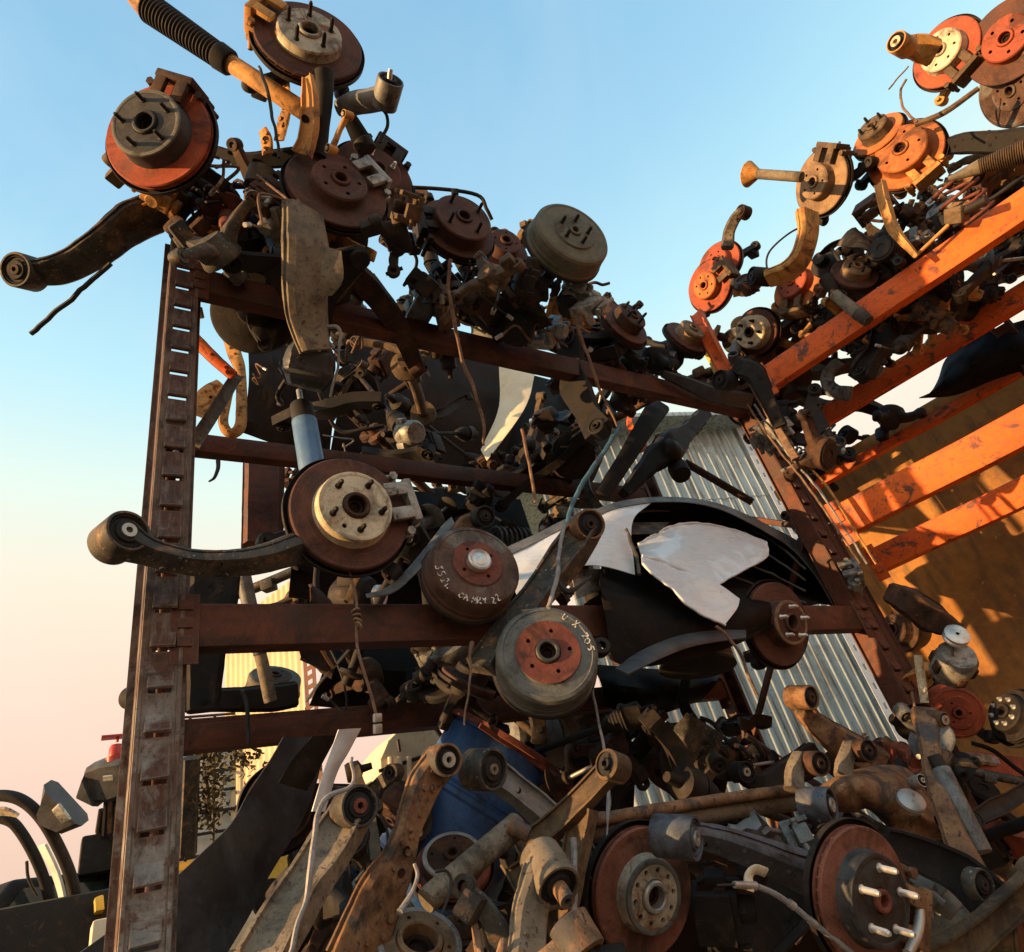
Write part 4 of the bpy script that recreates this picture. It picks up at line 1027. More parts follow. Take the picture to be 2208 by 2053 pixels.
tube_thing('hanging_wire', 'thin grey wire dangling left of the grey drum to the cream tank', 'wire', Y('t', 1.36, [(1385, 120), (1368, 220), (1375, 330), (1355, 470), (1335, 600), (1332, 710)]), [18, 10, 8, 8, 7, 7], 'wire_rust', group=GW)
tube_thing('hanging_wire', 'long thin wire dropping from the grey drum to the speckled disc', 'wire', Y('h', 1.3, [(1685, -40), (1720, 180), (1750, 330), (1772, 480), (1772, 580), (1765, 680), (1755, 770)]), [7, 7, 9, 9, 14, 5, 5], 'wire_grey', group=GW)
tube_thing('hanging_wire', 'short bent wire hooked over the lower back beam at left', 'wire', Y('d', 2.2, [(845, 1450), (862, 1500), (872, 1600), (876, 1740)]), 12, 'wire_black', group=GW)
tube_thing('hanging_wire', 'dark curl of wire hanging under the upper back beam by the slotted upright', 'wire', Y('d', 2.2, [(715, 230), (712, 280), (695, 320), (668, 340)]), [12, 10, 8, 5], 'wire_black', group=GW)
# --- middle shelf
arm('trailing_arm', 'long dark curved arm crossing the slotted upright, big round bush at its left end', 'suspension arm', Y('d', [1.36, 1.36, 1.37, 1.38, 1.38, 1.40], [(215, 650), (350, 715), (560, 768), (760, 775), (950, 752), (1230, 660)]), [215, 140, 132, 132, 145, 170],
    'arm_grey', eyes=[('d', 190, 640, 'y', 1.35, 118, .80, -38, .074, dict(ri=.34, shell='arm_grey'))], thick=.75, up=(.85, 90), seed=11, holes=[('d', 715, 755, 20)])
arm('knuckle_ear', 'rusty ear with a black rubber bush, on top of the silver-capped drum', 'suspension arm', Y('j', [1.36, 1.38, 1.4], [(560, 110), (430, 190), (340, 420)]), [190, 220, 280], 'arm_rust', eyes=[('j', 608, 82, 'y', 1.34, 118, .92, -20, .06, dict(sleeve='iron_dark', shell='rubber', ri=.3))], thick=.5, seed=12)
patch('trim_strip', 'grey curved metal strip rising from the middle beam to the silver-capped drum', 'trim strip', [Y('s', 1.42, [(320, 1380), (480, 1330), (640, 1190), (800, 1000), (930, 830), (990, 780)]), Y('s', 1.40, [(330, 1405), (530, 1370), (690, 1240), (850, 1060), (960, 900), (1015, 830)])], 'arm_galv', .003, 24, 6, .006, crumple=.004)
arm('trailing_arm', 'flaking rust-and-grey arm with dark bush, leaning across the white fender behind the grey drum', 'suspension arm', Y('e', [1.30, 1.34, 1.37, 1.39, 1.39], [(905, 465), (800, 620), (650, 820), (500, 1000), (340, 1215)]), [160, 185, 150, 150, 165],
    'arm_grey', eyes=[('e', 905, 460, 'y', 1.29, 84, .9, -30, .07, dict(sleeve='iron_rusty', ri=.32, shell='arm_rust'))], thick=.6, sec='u', up=(.75, 150), seed=13)
# white fender
fd = thing('car_fender', 'torn white car fender with a black wheel-arch liner lying across the middle shelf', 'fender', Matrix.Translation(at_y(px('e', 1300, 700), 1.55)))
ARC = [(460, 580), (640, 500), (800, 420), (960, 368), (1080, 328), (1250, 305), (1450, 308), (1620, 340), (1760, 395), (1900, 465), (2055, 553), (2197, 713), (2288, 864)]
ARCI = [(480, 620), (660, 535), (815, 455), (970, 400), (1090, 358), (1255, 332), (1445, 332), (1605, 364), (1735, 420), (1865, 490), (2010, 585), (2140, 735), (2230, 890)]
patch('rim_flange', None, None, [Y('e', 1.60, ARC), Y('e', 1.56, ARCI)], 'arm_galv', .003, 48, 4, .004, fd)
patch('outer_skin', None, None, [Y('e', 1.57, ARCI[:6]), Y('e', [1.52, 1.5, 1.5, 1.5, 1.5], [(490, 700), (680, 620), (830, 540), (1000, 470), (1150, 440)]), Y('e', 1.44, [(535, 835), (600, 790), (830, 685), (980, 672), (1165, 720)])], 'white_paint', .003, 26, 14, .02, fd, crumple=.012, seed=2)
patch('arch_liner', None, None, [Y('e', 1.60, ARCI[4:]), Y('e', [1.72, 1.85, 1.9, 1.9, 1.75, 1.6], [(1000, 560), (1200, 600), (1500, 640), (1800, 700), (2050, 800), (2205, 880)]), Y('e', [1.46, 1.42, 1.42, 1.42, 1.42, 1.5], [(985, 700), (1010, 790), (1250, 860), (1600, 850), (1900, 850), (2120, 880)]), Y('e', 1.40, [(975, 760), (1010, 960), (1080, 1200), (1420, 1180), (1720, 1090), (1960, 960)])], 'black_sheet', .003, 40, 24, .0, fd, crumple=.006, seed=3)
patch('torn_panel', None, None, [Y('e', [1.54, 1.56, 1.57, 1.57, 1.56, 1.55, 1.5], [(1180, 555), (1245, 520), (1310, 482), (1385, 452), (1500, 440), (1700, 478), (1872, 545)]), Y('e', [1.48, 1.48, 1.47, 1.47, 1.47, 1.47, 1.47], [(1190, 590), (1270, 580), (1370, 575), (1470, 585), (1580, 600), (1720, 600), (1878, 585)]), Y('e', [1.42, 1.41, 1.40, 1.39, 1.38, 1.42, 1.46], [(1200, 620), (1300, 640), (1400, 685), (1510, 735), (1612, 770), (1740, 695), (1866, 625)])], 'white_paint', .0035, 30, 18, .006, fd, crumple=.014, seed=4)
patch('torn_flap', None, None, [Y('e', [1.42, 1.41, 1.395, 1.37, 1.36, 1.35], [(1200, 612), (1300, 634), (1400, 680), (1510, 732), (1620, 775), (1726, 850)]), Y('e', [1.4, 1.38, 1.365, 1.355, 1.35, 1.345], [(1202, 640), (1290, 690), (1390, 760), (1480, 830), (1580, 880), (1712, 900)]), Y('e', [1.39, 1.37, 1.355, 1.345, 1.34, 1.34, 1.34], [(1204, 660), (1285, 735), (1375, 800), (1430, 865), (1490, 912), (1570, 955), (1648, 985)])], 'white_paint', .0035, 30, 14, .004, fd, crumple=.014, seed=5)
If_ = fd.matrix_world.inverted()
def edge_roll(name, mat, ys, pts, r):
    P = [If_ @ p for p in spline([at_y(px('e', *q), ys[i]) for i, q in enumerate(pts)], 6)]
    P = [p + noise.noise_vector(p * 30) * .004 for p in P]
    MB().tube(P, [r * (1 + .5 * noise.noise(p * 60)) for p in P], 8).build(name, mat, fd)
edge_roll('folded_edge', 'white_paint', [1.385, 1.365, 1.35, 1.338, 1.335, 1.333, 1.335], [(1204, 660), (1285, 735), (1375, 800), (1430, 865), (1490, 912), (1570, 955), (1648, 985)], .0042)
edge_roll('folded_edge', 'white_paint', [1.535, 1.55, 1.56, 1.56, 1.55, 1.54, 1.495], [(1185, 553), (1245, 520), (1310, 482), (1385, 452), (1500, 440), (1700, 478), (1872, 545)], .0035)
edge_roll('folded_edge', 'white_paint', [1.495, 1.46, 1.415, 1.375], [(1872, 548), (1868, 624), (1740, 697), (1614, 768)], .0045)
edge_roll('pressed_crease', 'white_paint', [1.41, 1.40, 1.39, 1.375, 1.365], [(1205, 618), (1300, 640), (1400, 686), (1512, 738), (1614, 772)], .006)
edge_roll('torn_edge', 'arm_grey', [1.44, 1.43, 1.42, 1.40], [(1120, 470), (1150, 560), (1180, 640), (1190, 720)], .006)
for k in range(4):
    f_ = .25 + .2 * k; edge_roll('liner_rib', 'black_plastic', [1.60 - .02 * k, 1.64 - .03 * k, 1.66 - .04 * k, 1.62 - .04 * k, 1.55 - .03 * k], [(1010 + 6 * k, 420 + 90 * k), (1230, 380 + 95 * k), (1560, 390 + 100 * k), (1860, 510 + 95 * k), (2080, 690 + 60 * k)], .005)
patch('bracket_plate', None, None, [Y('e', 1.62, [(1090, 440), (1230, 440), (1350, 440)]), Y('e', 1.55, [(1110, 500), (1220, 500), (1290, 495)])], 'arm_grey', .004, 10, 6, .01, fd, crumple=.012, seed=7)
patch('bumper_trim', 'long black plastic trim with a shiny edge under the fender, on the lower back beam', 'trim', [Y('e', 1.37, [(1060, 1225), (1200, 1130), (1400, 1050), (1600, 1020), (1760, 1020)]), Y('e', 1.34, [(1130, 1255), (1300, 1170), (1450, 1110), (1600, 1080), (1760, 1060)])], 'black_plastic', .006, 20, 8, .02)
patch('louvre_grille', 'small pale slotted plate below the fender, right of the light grey cable', 'grille', [Y('e', 1.5, [(820, 690), (1000, 690)]), Y('e', 1.5, [(850, 850), (1010, 790)])], 'alloy', .006, 12, 8, .0, crumple=.02)
tube_thing('hanging_wire', 'black wire dangling in front of the pale slotted plate', 'wire', Y('e', 1.3, [(760, 760), (800, 810), (850, 790), (930, 730)]), [14, 18, 10, 7], 'wire_black', group=GW)
# axle and straps against the shed
arm('axle_carrier', 'dark forked axle carrier silhouetted against the pale shed', 'axle', Y('m', 2.0, [(900, 1150), (770, 1290), (640, 1400), (520, 1500), (320, 1730)]), [90, 120, 230, 150, 70], 'arm_black', thick=.8, rough=.012, seed=14,
    extra=lambda root, I: (MB().lathe([(0, -.05), (.05, -.05), (.055, -.03), (.055, .03), (.05, .05), (0, .05)], 24, I @ frame_at(at_y(px('m', 720, 1560), 1.98), facing(at_y(px('m', 720, 1560), 1.98), .8, 60))).build('bush', 'rubber', root),
                           MB().tube([I @ at_y(px('m', 760, 1500), 2.0), I @ at_y(px('m', 1250, 1790), 1.9)], .022, 12).build('axle_tube', 'iron_rusty', root),
                           MB().lathe([(0, -.06), (.06, -.055), (.075, -.02), (.075, .02), (.05, .05), (0, .06)], 24, I @ frame_at(at_y(px('m', 640, 1430), 1.97), facing(at_y(px('m', 640, 1430), 1.97), .7, 200))).build('diff_housing', 'iron_dark', root)))
arm('black_strap', 'broad black strap hanging slantwise left of the axle carrier', 'strap', Y('m', 1.85, [(580, 1080), (470, 1250), (330, 1480), (160, 1740)]), [150, 130, 110, 100], 'arm_black', thick=.3, seed=15)
arm('strap_stay', 'orange stay poking out behind the broad black strap', 'stay', Y('m', 2.1, [(395, 1110), (360, 1210), (410, 1330), (460, 1420)]), [36, 40, 70, 60], 'rack_orange', thick=.5, seed=16)
patch('door_panel', 'sunlit yellowish door panel seen through the rack under the upper beam', 'panel', [Y('b', [2.9, 2.9, 2.9], [(1215, 1360), (1215, 1570), (1125, 1780)]), Y('b', [2.8, 2.75, 2.8], [(1395, 1395), (1345, 1570), (1155, 1835)])], 'cream_panel', .004, 16, 10, .02, crumple=.02)
arm('channel_post', 'short brown channel post with a sunlit orange edge, behind the large cream-hatted disc', 'post', Y('d', 2.5, [(960, 215), (955, 450), (950, 690)]), [190, 190, 190], 'rack_brown', thick=.7, seed=17)
arm('angle_brace', 'orange angle brace slanting down right just inside the slotted upright', 'brace', Y('l', 1.9, [(60, 430), (200, 570), (345, 700)]), [80, 76, 66], 'rack_orange', thick=.4, seed=18)
arm('angle_brace', 'pale tan angle brace slanting down left just inside the slotted upright', 'brace', Y('l', 1.92, [(370, 690), (220, 930), (60, 1180)]), [80, 90, 96], 'arm_dusty', sec='u', thick=.5, seed=19)
arm('spring_link', 'looped orange spring link hanging by the two crossing braces', 'link', Y('l', 2.1, [(280, 380), (350, 540), (395, 680), (400, 900), (390, 1060), (320, 1110), (270, 1010), (330, 760)]), [50, 86, 60, 66, 70, 60, 60, 40], 'arm_orange', thick=.4, seed=20)
arm('seat_plate', 'perforated orange plate behind the pale tan brace', 'plate', Y('l', 2.2, [(260, 760), (170, 850), (110, 990)]), [90, 150, 80], 'arm_orange', thick=.2, holes=[('l', 180, 850, 10), ('l', 130, 960, 10)], seed=21)
arm('control_arm', 'dark arm on the lower back beam, its pale bush showing left of the upright', 'suspension arm', Y('d', 2.25, [(300, 1490), (520, 1500), (760, 1500), (1000, 1490), (1130, 1470)]), [90, 100, 110, 130, 120], 'arm_black', eyes=[('d', 268, 1490, 'y', 2.22, 58, .8, 0, .05)], thick=.7, seed=22)
damper('shock_absorber', 'slim grey damper leaning behind the middle beam at left', [('damper_tube', 'arm_galv', ('d', 850, 850, 'y', 2.0), ('d', 940, 1260, 'y', 2.05), 40, 36, 'tube'), ('piston_rod', 'arm_dusty', ('d', 938, 1250, 'y', 2.05), ('d', 995, 1510, 'y', 2.1), 32, 34, 'tube')])
hub_unit('brake_drum_assembly', 'grey-topped drum lying on the lower back beam beside the slim damper', 'd', 1010, 1420, 290, .42, -85, .25, style='drum', disc='hat_olive', hat='iron_rusty', kn=None, kn_seed=71, group=G2)
arm('cross_member', 'dark slab-like cross member hanging beside the slotted upright under the middle beam', 'cross member', Y('d', 1.75, [(700, 780), (680, 1000), (650, 1250), (630, 1560)]), [240, 230, 180, 150], 'arm_black', thick=.5, seed=23)
tube_thing('wire_rod', 'thin orange rod behind the middle beam below the large cream-hatted disc', 'rod', Y('d', 1.7, [(1500, 780), (1450, 860), (1395, 980)]), 14, 'arm_orange')
tube_thing('brake_pipe', 'rusty brake pipe curving down past the dark red disc under the fender', 'pipe', Y('f', 1.3, [(110, 1480), (180, 1540), (240, 1630), (290, 1760), (330, 1850)]), 9, 'wire_rust')
# --- bottom shelf
arm('trailing_arm', 'dusty grey arm with a reddish bush centre, leaning at the bottom left of the shelf', 'suspension arm', Y('h', [1.36, 1.34, 1.32, 1.28, 1.25], [(400, 610), (320, 740), (190, 950), (50, 1170), (-90, 1420)]), [220, 235, 235, 260, 280], 'arm_dusty',
    eyes=[('h', 405, 602, 'y', 1.33, 106, .92, -20, .06, dict(sleeve='rust_paint_red', ri=.36, shell='arm_grey'))], thick=.5, sec='u', up=(.85, 160), seed=24)
arm('trailing_arm', 'orange-rusted arm with a white bush centre, standing upright left of the blue barrel', 'suspension arm', Y('h', [1.33, 1.33, 1.33, 1.34, 1.36, 1.38], [(868, 350), (770, 500), (690, 720), (640, 880), (540, 1080), (410, 1420)]), [180, 195, 150, 200, 290, 350], 'arm_rust',
    eyes=[('h', 872, 348, 'y', 1.31, 84, .88, -5, .065, dict(ri=.46))], thick=[.7, .5, .55, .45, .4, .4], up=(.8, 10), holes=[('h', 660, 825, 20), ('h', 630, 945, 20), ('h', 700, 560, 10)], seed=25)
arm('trailing_arm', 'grey arm with fat round bush, slanting down from the blue barrel to the speckled disc', 'suspension arm', Y('h', [1.33, 1.33, 1.34, 1.35, 1.36], [(1160, 420), (1290, 515), (1430, 640), (1560, 780), (1690, 950)]), [150, 135, 150, 165, 160], 'arm_galv',
    eyes=[('h', 1095, 395, 'y', 1.32, 106, .74, 0, .07, dict(ri=.26, sleeve='arm_dusty', shell='arm_grey'))], thick=.55, sec='u', up=(.8, -60), holes=[('h', 1280, 512, 18), ('h', 1652, 870, 18)], seed=26)
damper('shock_absorber', 'dusty damper tube lying slantwise below the blue barrel', [('damper_tube', 'arm_dusty', ('h', 790, 1100, 'y', 1.28), ('h', 1285, 690, 'y', 1.3), 66, 66, 'tube'), ('mount_eye', 'arm_rust', ('h', 1240, 690, 'y', 1.27), ('h', 1345, 745, 'y', 1.25), 46, 40, 'tube')])
arm('trailing_arm', 'stubby dusty arm with a long protruding bush sleeve, at bottom centre', 'suspension arm', Y('h', [1.17, 1.16, 1.14], [(1400, 960), (1350, 1160), (1325, 1440)]), [200, 200, 210], 'arm_dusty',
    eyes=[('h', 1452, 945, 'y', 1.16, 122, .72, 58, .085, dict(ri=.34, sleeve='arm_rust', stub=.03, shell='arm_dusty'))], thick=.5, up=(.85, 60), holes=[('h', 1285, 1010, 14)], seed=27)
arm('lateral_link', 'slate-blue box arm with a round bush, between the rusty axle and the big red-rimmed disc', 'suspension arm', Y('i', [1.16, 1.16, 1.16, 1.17, 1.18], [(370, 775), (480, 775), (680, 835), (860, 905), (1080, 985)]), [150, 120, 150, 175, 240], 'arm_blue',
    eyes=[('i', 345, 775, 'y', 1.16, 96, .36, 5, .085, dict(ri=.36, rubber='arm_blue'))], thick=.6, up=(.8, 100), holes=[('i', 485, 785, 12), ('i', 900, 912, 16), ('i', 960, 850, 26)], seed=28)
# rusty rear axle
ax = thing('rear_axle', 'rusty rear axle beam with grey bushes and a crumpled pressed spring seat, bottom right', 'axle', Matrix.Translation(at_y(px('i', 900, 600), 1.3)))
Ia = ax.matrix_world.inverted()
keep_path([at_y(px('i', *q_), 1.38) for q_ in [(-330 + 40 * k, 755 - 5.6 * k) for k in range(33)]], [.075] * 33)
keep_circle(*px('i', 1340, 620), 110, 1.75)
def on(c, y, pts): return [Ia @ at_y(px(c, *q), y) for q in pts]
MB().tube(spline(on('i', 1.36, [(-330, 725), (0, 690), (300, 640), (620, 590), (940, 545)]), 6), .014, 12).rough(.0015, 30).build('torsion_bar', 'arm_rust', ax)
MB().tube(spline(on('i', 1.40, [(-330, 790), (0, 740), (300, 690), (620, 640), (960, 600)]), 6), .026, 14).rough(.002, 30).build('cross_tube', 'arm_dusty', ax)
patch('spring_seat', None, None, [Y('i', 1.30, [(1000, 560), (1110, 490), (1230, 455), (1350, 440), (1440, 460), (1510, 540), (1580, 660)]), Y('i', 1.24, [(1060, 600), (1160, 540), (1250, 540), (1340, 560), (1440, 600), (1500, 660), (1560, 700)]), Y('i', 1.30, [(1090, 650), (1180, 660), (1250, 640), (1340, 720), (1400, 780), (1500, 790), (1640, 785)])], 'arm_rust', .006, 44, 28, .025, ax, crumple=.045, seed=9)
q = at_y(px('i', 1455, 610), 1.17); MB().lathe([(0, .012), (.028, .012), (.034, .008), (.036, 0), (.03, -.01), (0, -.01)], 28, Ia @ frame_at(q, facing(q, .7, -70))).build('seat_pad', 'sleeve', ax)
for (u, v, rp, ra, ph, ln, sh) in ((1010, 625, 78, .34, 0, .075, 'arm_blue'), (1480, 520, 30, .7, -20, .05, 'sleeve')):
    bush_eye(ax, at_y(px('i', u, v), 1.24), facing(at_y(px('i', u, v), 1.24), ra, ph), rp * .4567 * depth_of(at_y(px('i', u, v), 1.24)) / FOC, ln, shell=sh, ri=.4)
for (pts, ww, e) in (([(905, 560), (905, 470), (930, 400)], [.05, .045, .04], (985, 430)), ([(1135, 500), (1140, 430), (1170, 350)], [.05, .045, .04], (1215, 370))):
    mb = MB(); mb.sweep(spline(on('i', 1.27, pts), 5), resample(ww, 11), .03, Ia.to_3x3() @ -FWD, None); mb.rough(.003, 30); mb.build('bracket_ear', 'arm_dusty', ax)
    Qe = at_y(px('i', *e), 1.25); bush_eye(ax, Qe, facing(Qe, .75, 0), .031, .07, shell='iron_rusty', sleeve='iron_rusty')
arm('control_arm', 'rust-brown arm with a round bush, rising in front of the corrugated shed', 'suspension arm', Y('i', [1.5, 1.5, 1.48, 1.46], [(925, 125), (990, 225), (1110, 320), (1300, 440)]), [95, 90, 130, 150], 'arm_rust', eyes=[('i', 935, 118, 'y', 1.48, 56, .6, 0, .085, dict(ri=.4, sleeve='iron_rusty'))], thick=.6, rough=.004, seed=29)
arm('control_arm', 'black arm with a black bush in the shade under the rust-brown arm', 'suspension arm', Y('i', 1.6, [(660, 500), (780, 520), (900, 460), (1000, 400)]), [60, 100, 120, 130], 'arm_black', eyes=[('i', 655, 470, 'y', 1.58, 48, .8, 0, .05)], thick=.7, seed=30)
damper('shock_absorber', 'grey-green damper slanting down along the right side of the pressed spring seat', [('damper_tube', 'arm_galv', ('i', 1595, 455, 'y', 1.06), ('i', 1790, 850, 'y', 1.04), 42, 46, 'tube'), ('dust_tube', 'iron_dark', ('i', 1560, 390, 'y', 1.06), ('i', 1600, 465, 'y', 1.06), 30, 36, 'tube')])
arm('control_arm', 'long rusty arm beside the grey-green damper, with a pale bush on top', 'suspension arm', Y('i', [1.12, 1.1, 1.08, 1.06, 1.05], [(1520, 190), (1540, 330), (1570, 520), (1650, 740), (1740, 950)]), [110, 80, 70, 90, 130], 'arm_rust', eyes=[('i', 1560, 215, 'y', 1.1, 36, .6, 10, .07, dict(ri=.62))], thick=.6, seed=31)
arm('lower_arm', 'wide dark lower arm with an open eyelet, right of the big red-rimmed disc', 'suspension arm', Y('i', [1.1, 1.08, 1.05, 1.02], [(1340, 800), (1520, 870), (1700, 960), (1880, 1130)]), [130, 170, 190, 230], 'arm_black', eyes=[('i', 1770, 1000, 'y', 1.0, 70, .6, 10, .03, dict(ri=.3, sleeve='iron_dark', shell='arm_grey'))], thick=.35, sec='u', seed=32)
def handbrake():
    root = thing('handbrake_cable', 'whitish handbrake cable with a hooked bracket, in front of the slate-blue arm', 'cable', Matrix.Translation(at_y(px('i', 700, 1000), 1.05)), GW)
    I = root.matrix_world.inverted(); on = lambda y, pts: [I @ at_y(px('i', *q), y) for q in pts]
    MB().tube(spline(on(1.05, [(730, 1010), (810, 1045), (900, 1105), (990, 1180), (1080, 1250), (1180, 1330)]), 6), .0055, 8).build('outer_sheath', 'wire_grey', root)
    MB().tube(spline(on(1.05, [(540, 1005), (620, 1002), (690, 1005)]), 4), .0022, 6).build('inner_wire', 'wire_black', root)
    MB().tube(on(1.05, [(620, 1002), (720, 1008)]), [.006, .008], 10).build('ferrule', 'sleeve', root)
    mb = MB(); mb.sweep(spline(on(1.05, [(690, 1030), (690, 960), (720, 930), (770, 945)]), 5), .018, .006, I.to_3x3() @ -FWD); mb.build('hook_bracket', 'hat_cream', root)
    for u, v, w in ((890, 1095, .0075), (990, 1180, .007)): MB().tube(on(1.05, [(u - 12, v - 9), (u + 14, v + 11)]), w, 10).build('clip', 'sleeve', root)
handbrake()
tube_thing('coolant_pipe', 'bent white pipe hooked round the studs of the big red-rimmed disc', 'pipe', Y('i', 1.0, [(1395, 1040), (1450, 1035), (1485, 1080), (1495, 1160), (1480, 1240), (1440, 1330)]), [14, 18, 22, 24, 24, 22], 'sleeve', n=12)
hub_unit('brake_drum_assembly', 'open drum with a white-edged rim, cut by the bottom edge of the picture', 'h', 735, 1420, 590, .85, -75, .20, disc='iron_dark', hat='disc_tan', rim='wire_grey', hat_r=.40, hat_h=.04, holes=6, bore_r=.2, kn=None, kn_seed=73, group=G3, cat='brake drum', raw=1.2)
hub_unit('brake_drum_assembly', 'small dark drum with a rust-red edge, in front of the blue barrel', 'h', 935, 900, 260, .8, -100, .2, disc='rust_paint_red', hat='iron_rusty', rim='sleeve', hat_r=.40, hat_h=.03, holes=4, bore_r=.1, kn=None, kn_seed=75, group=G3, cat='brake drum', raw=1.75)
tube_thing('brake_cable', 'grey cable running down beside the dusty arm at bottom left', 'cable', Y('h', 1.2, [(395, 330), (390, 480), (240, 560), (195, 760), (165, 960), (140, 1150), (60, 1400)]), [9, 10, 16, 16, 20, 15, 15], 'wire_grey', group=GW)
tube_thing('brake_cable', 'thin blue-tipped cable hanging left of the dusty damper tube', 'cable', Y('h', 1.2, [(730, 900), (745, 960), (720, 1040), (680, 1110), (650, 1160)]), [10, 11, 12, 16, 20], 'wire_grey', group=GW)
tube_thing('brake_hose', 'black cable looped over the dusty damper tube', 'hose', Y('h', 1.22, [(840, 945), (890, 935), (925, 980), (915, 1070), (880, 1170)]), 9, 'wire_black', group=GW)
tube_thing('wire_rod', 'grey rod standing upright right of the protruding bush sleeve', 'rod', Y('h', 1.15, [(1580, 760), (1585, 1000), (1570, 1380)]), 18, 'wire_grey')
# black bumper skin and its neighbours at lower left
patch('bumper_skin', 'large black plastic bumper skin curving down behind the slotted upright at lower left', 'bumper', [Y('g', [1.95, 1.92, 1.9, 1.85, 1.8, 1.75, 1.7, 1.68], [(1640, 240), (1560, 380), (1440, 560), (1340, 740), (1180, 900), (1020, 1050), (760, 1270), (420, 1520)]),
    Y('g', [1.98, 1.95, 1.92, 1.86, 1.8, 1.72], [(1760, 240), (1690, 480), (1580, 720), (1400, 980), (1230, 1200), (860, 1560)]), Y('g', [2.0, 1.98, 1.96, 1.92, 1.86, 1.8], [(1860, 240), (1850, 440), (1750, 720), (1560, 1040), (1440, 1280), (1260, 1580)])], 'black_plastic', .004, 30, 18, .0, crumple=.01)
hub_unit('brake_drum_assembly', 'dark disc standing in for the round opening in the black bumper skin', 'g', 1640, 650, 370, .82, 20, .25, disc='bore', hat='bore', rim='iron_rusty', hat_r=.38, hat_h=.02, holes=4, bore_r=.12, kn=None, kn_seed=77, group=G3, cat='brake drum', raw=2.1)  # dark drum added in place of the bumper's round opening
patch('trim_strip', 'whitish bent strip leaning behind the dusty arm at lower left', 'trim strip', [Y('t', 1.7, [(430, 740), (380, 880), (320, 1050), (240, 1325)]), Y('t', 1.72, [(590, 730), (500, 900), (420, 1040), (330, 1325)])], 'white_paint', .004, 18, 6, .01, crumple=.01)
patch('door_trim', 'dark door trim with thin bright edges, leaning left of the whitish strip', 'trim', [Y('t', 1.78, [(240, 790), (100, 960), (0, 1120)]), Y('t', 1.8, [(420, 780), (300, 1000), (200, 1180)])], 'black_sheet', .005, 14, 8, .01)
tube_thing('weather_strip', 'thin bright edge strip running up the black bumper skin', 'strip', Y('t', 1.7, [(520, 150), (400, 290), (300, 400), (200, 540)]), 10, 'hat_cream')
# ------------------------------------------------------------------ barrel, tanks and other big scrap behind the bottom shelf
bc = at_y(px('h', 955, 745), 2.3)
axd = (RGT * .50 - DWN * .80 + FWD * .42).normalized()
bl = thing('plastic_barrel', 'dark blue plastic barrel with hoops, leaning behind the bottom-shelf arms', 'barrel', Matrix.Translation(bc) @ axd.to_track_quat('Z', 'Y').to_matrix().to_4x4())
BS = .74
prof = [(0, -.45), (.25, -.45), (.275, -.43), (.285, -.40)]
for z in (-.16, .16):
    prof += [(.285, z - .03), (.297, z - .018), (.297, z + .002), (.287, z + .01), (.287, z + .018), (.294, z + .024), (.285, z + .034)]
prof += [(.283, .38), (.27, .42), (.262, .425), (.262, .44), (.285, .445), (.287, .46), (.275, .465), (.262, .455), (.255, .43), (0, .425)]
prof = [(a * BS, b * BS) for a, b in prof]
MB().lathe(prof, 64).build('barrel_body', 'blue_drum', bl, 30)
for x in (-.13, .13):
    MB().lathe([(0, .34), (.022, .34), (.025, .336), (.025, .31)], 20, Matrix.Translation((x * BS, 0, 0))).build('bung', 'rubber', bl, 30)
MB().lathe([(.288 * BS, .435 * BS), (.295 * BS, .438 * BS), (.296 * BS, .462 * BS), (.288 * BS, .466 * BS)], 64, None, True).build('clamp_ring', 'rust_paint_red', bl, 30)
tk = thing('cream_tank', 'sunlit cream moulded tank with strapping, behind the orange-rusted arm', 'tank', Matrix.Translation(at_y(px('h', 720, 350), 2.9)))
prism('tank_body', None, None, [('h', 548, 340), ('h', 590, 235), ('h', 670, 150), ('h', 800, 130), ('h', 870, 205), ('h', 900, 330), ('h', 860, 480), ('h', 800, 640), ('h', 620, 640), ('h', 556, 560)], 2.9, .35, 'cream_panel', None, tk, .02, .006)
It = tk.matrix_world.inverted()
for a, b in (((540, 405), (900, 285)), ((560, 580), (860, 470)), ((640, 235), (650, 300)), ((770, 160), (780, 190))):
    MB().tube([It @ at_y(px('h', *a), 2.885), It @ at_y(px('h', *b), 2.885)], .008, 6).build('strap', 'wire_black', tk)
for u in (600, 650, 700): MB().tube([It @ at_y(px('h', u, 330), 2.88), It @ at_y(px('h', u + 8, 600), 2.88)], .012, 8).build('moulded_rib', 'cream_panel', tk)
prism('panel_board', 'pale angular panel with a red-brown top rail, behind the blue barrel', 'panel', [('h', 925, 270), ('h', 1035, 160), ('h', 1050, 108), ('h', 1170, 95), ('h', 1235, 160), ('h', 1290, 310), ('h', 1100, 440), ('h', 950, 440)], 2.85, .04, 'white_paint', bevel=.006)
arm('top_rail', 'red-brown rail running down right over the blue barrel', 'rail', Y('h', 2.0, [(1080, 160), (1280, 290), (1480, 430), (1640, 560)]), [28, 36, 30, 24], 'rust_paint_red', thick=.8, seed=40)
def roll():
    root = thing('quilted_roll', 'grey quilted roll of sheeting lying behind the grey drum', 'roll', Matrix.Translation(at_y(px('h', 1500, 230), 2.6)))
    I = root.matrix_world.inverted(); P = [at_y(px('h', *q), 2.6) for q in ((1220, 230), (1360, 235), (1500, 230), (1640, 220), (1780, 215))]
    pts = spline(P, 8); r = [.115 + .012 * abs(math.sin(i * .55)) for i in range(len(pts))]
    MB().tube([I @ p for p in pts], r, 24).rough(.01, 7).build('roll_body', 'arm_galv', root)
    for i in (5, 13, 21, 28):
        d = (pts[i + 1] - pts[i]).normalized()
        MB().lathe([(.126 + .004 * math.cos(t), .004 * math.sin(t)) for t in [2 * PI * k / 8 for k in range(8)]], 30, I @ (Matrix.Translation(pts[i]) @ d.to_track_quat('Z', 'Y').to_matrix().to_4x4()), True).build('tie', 'wire_black', root)
roll()
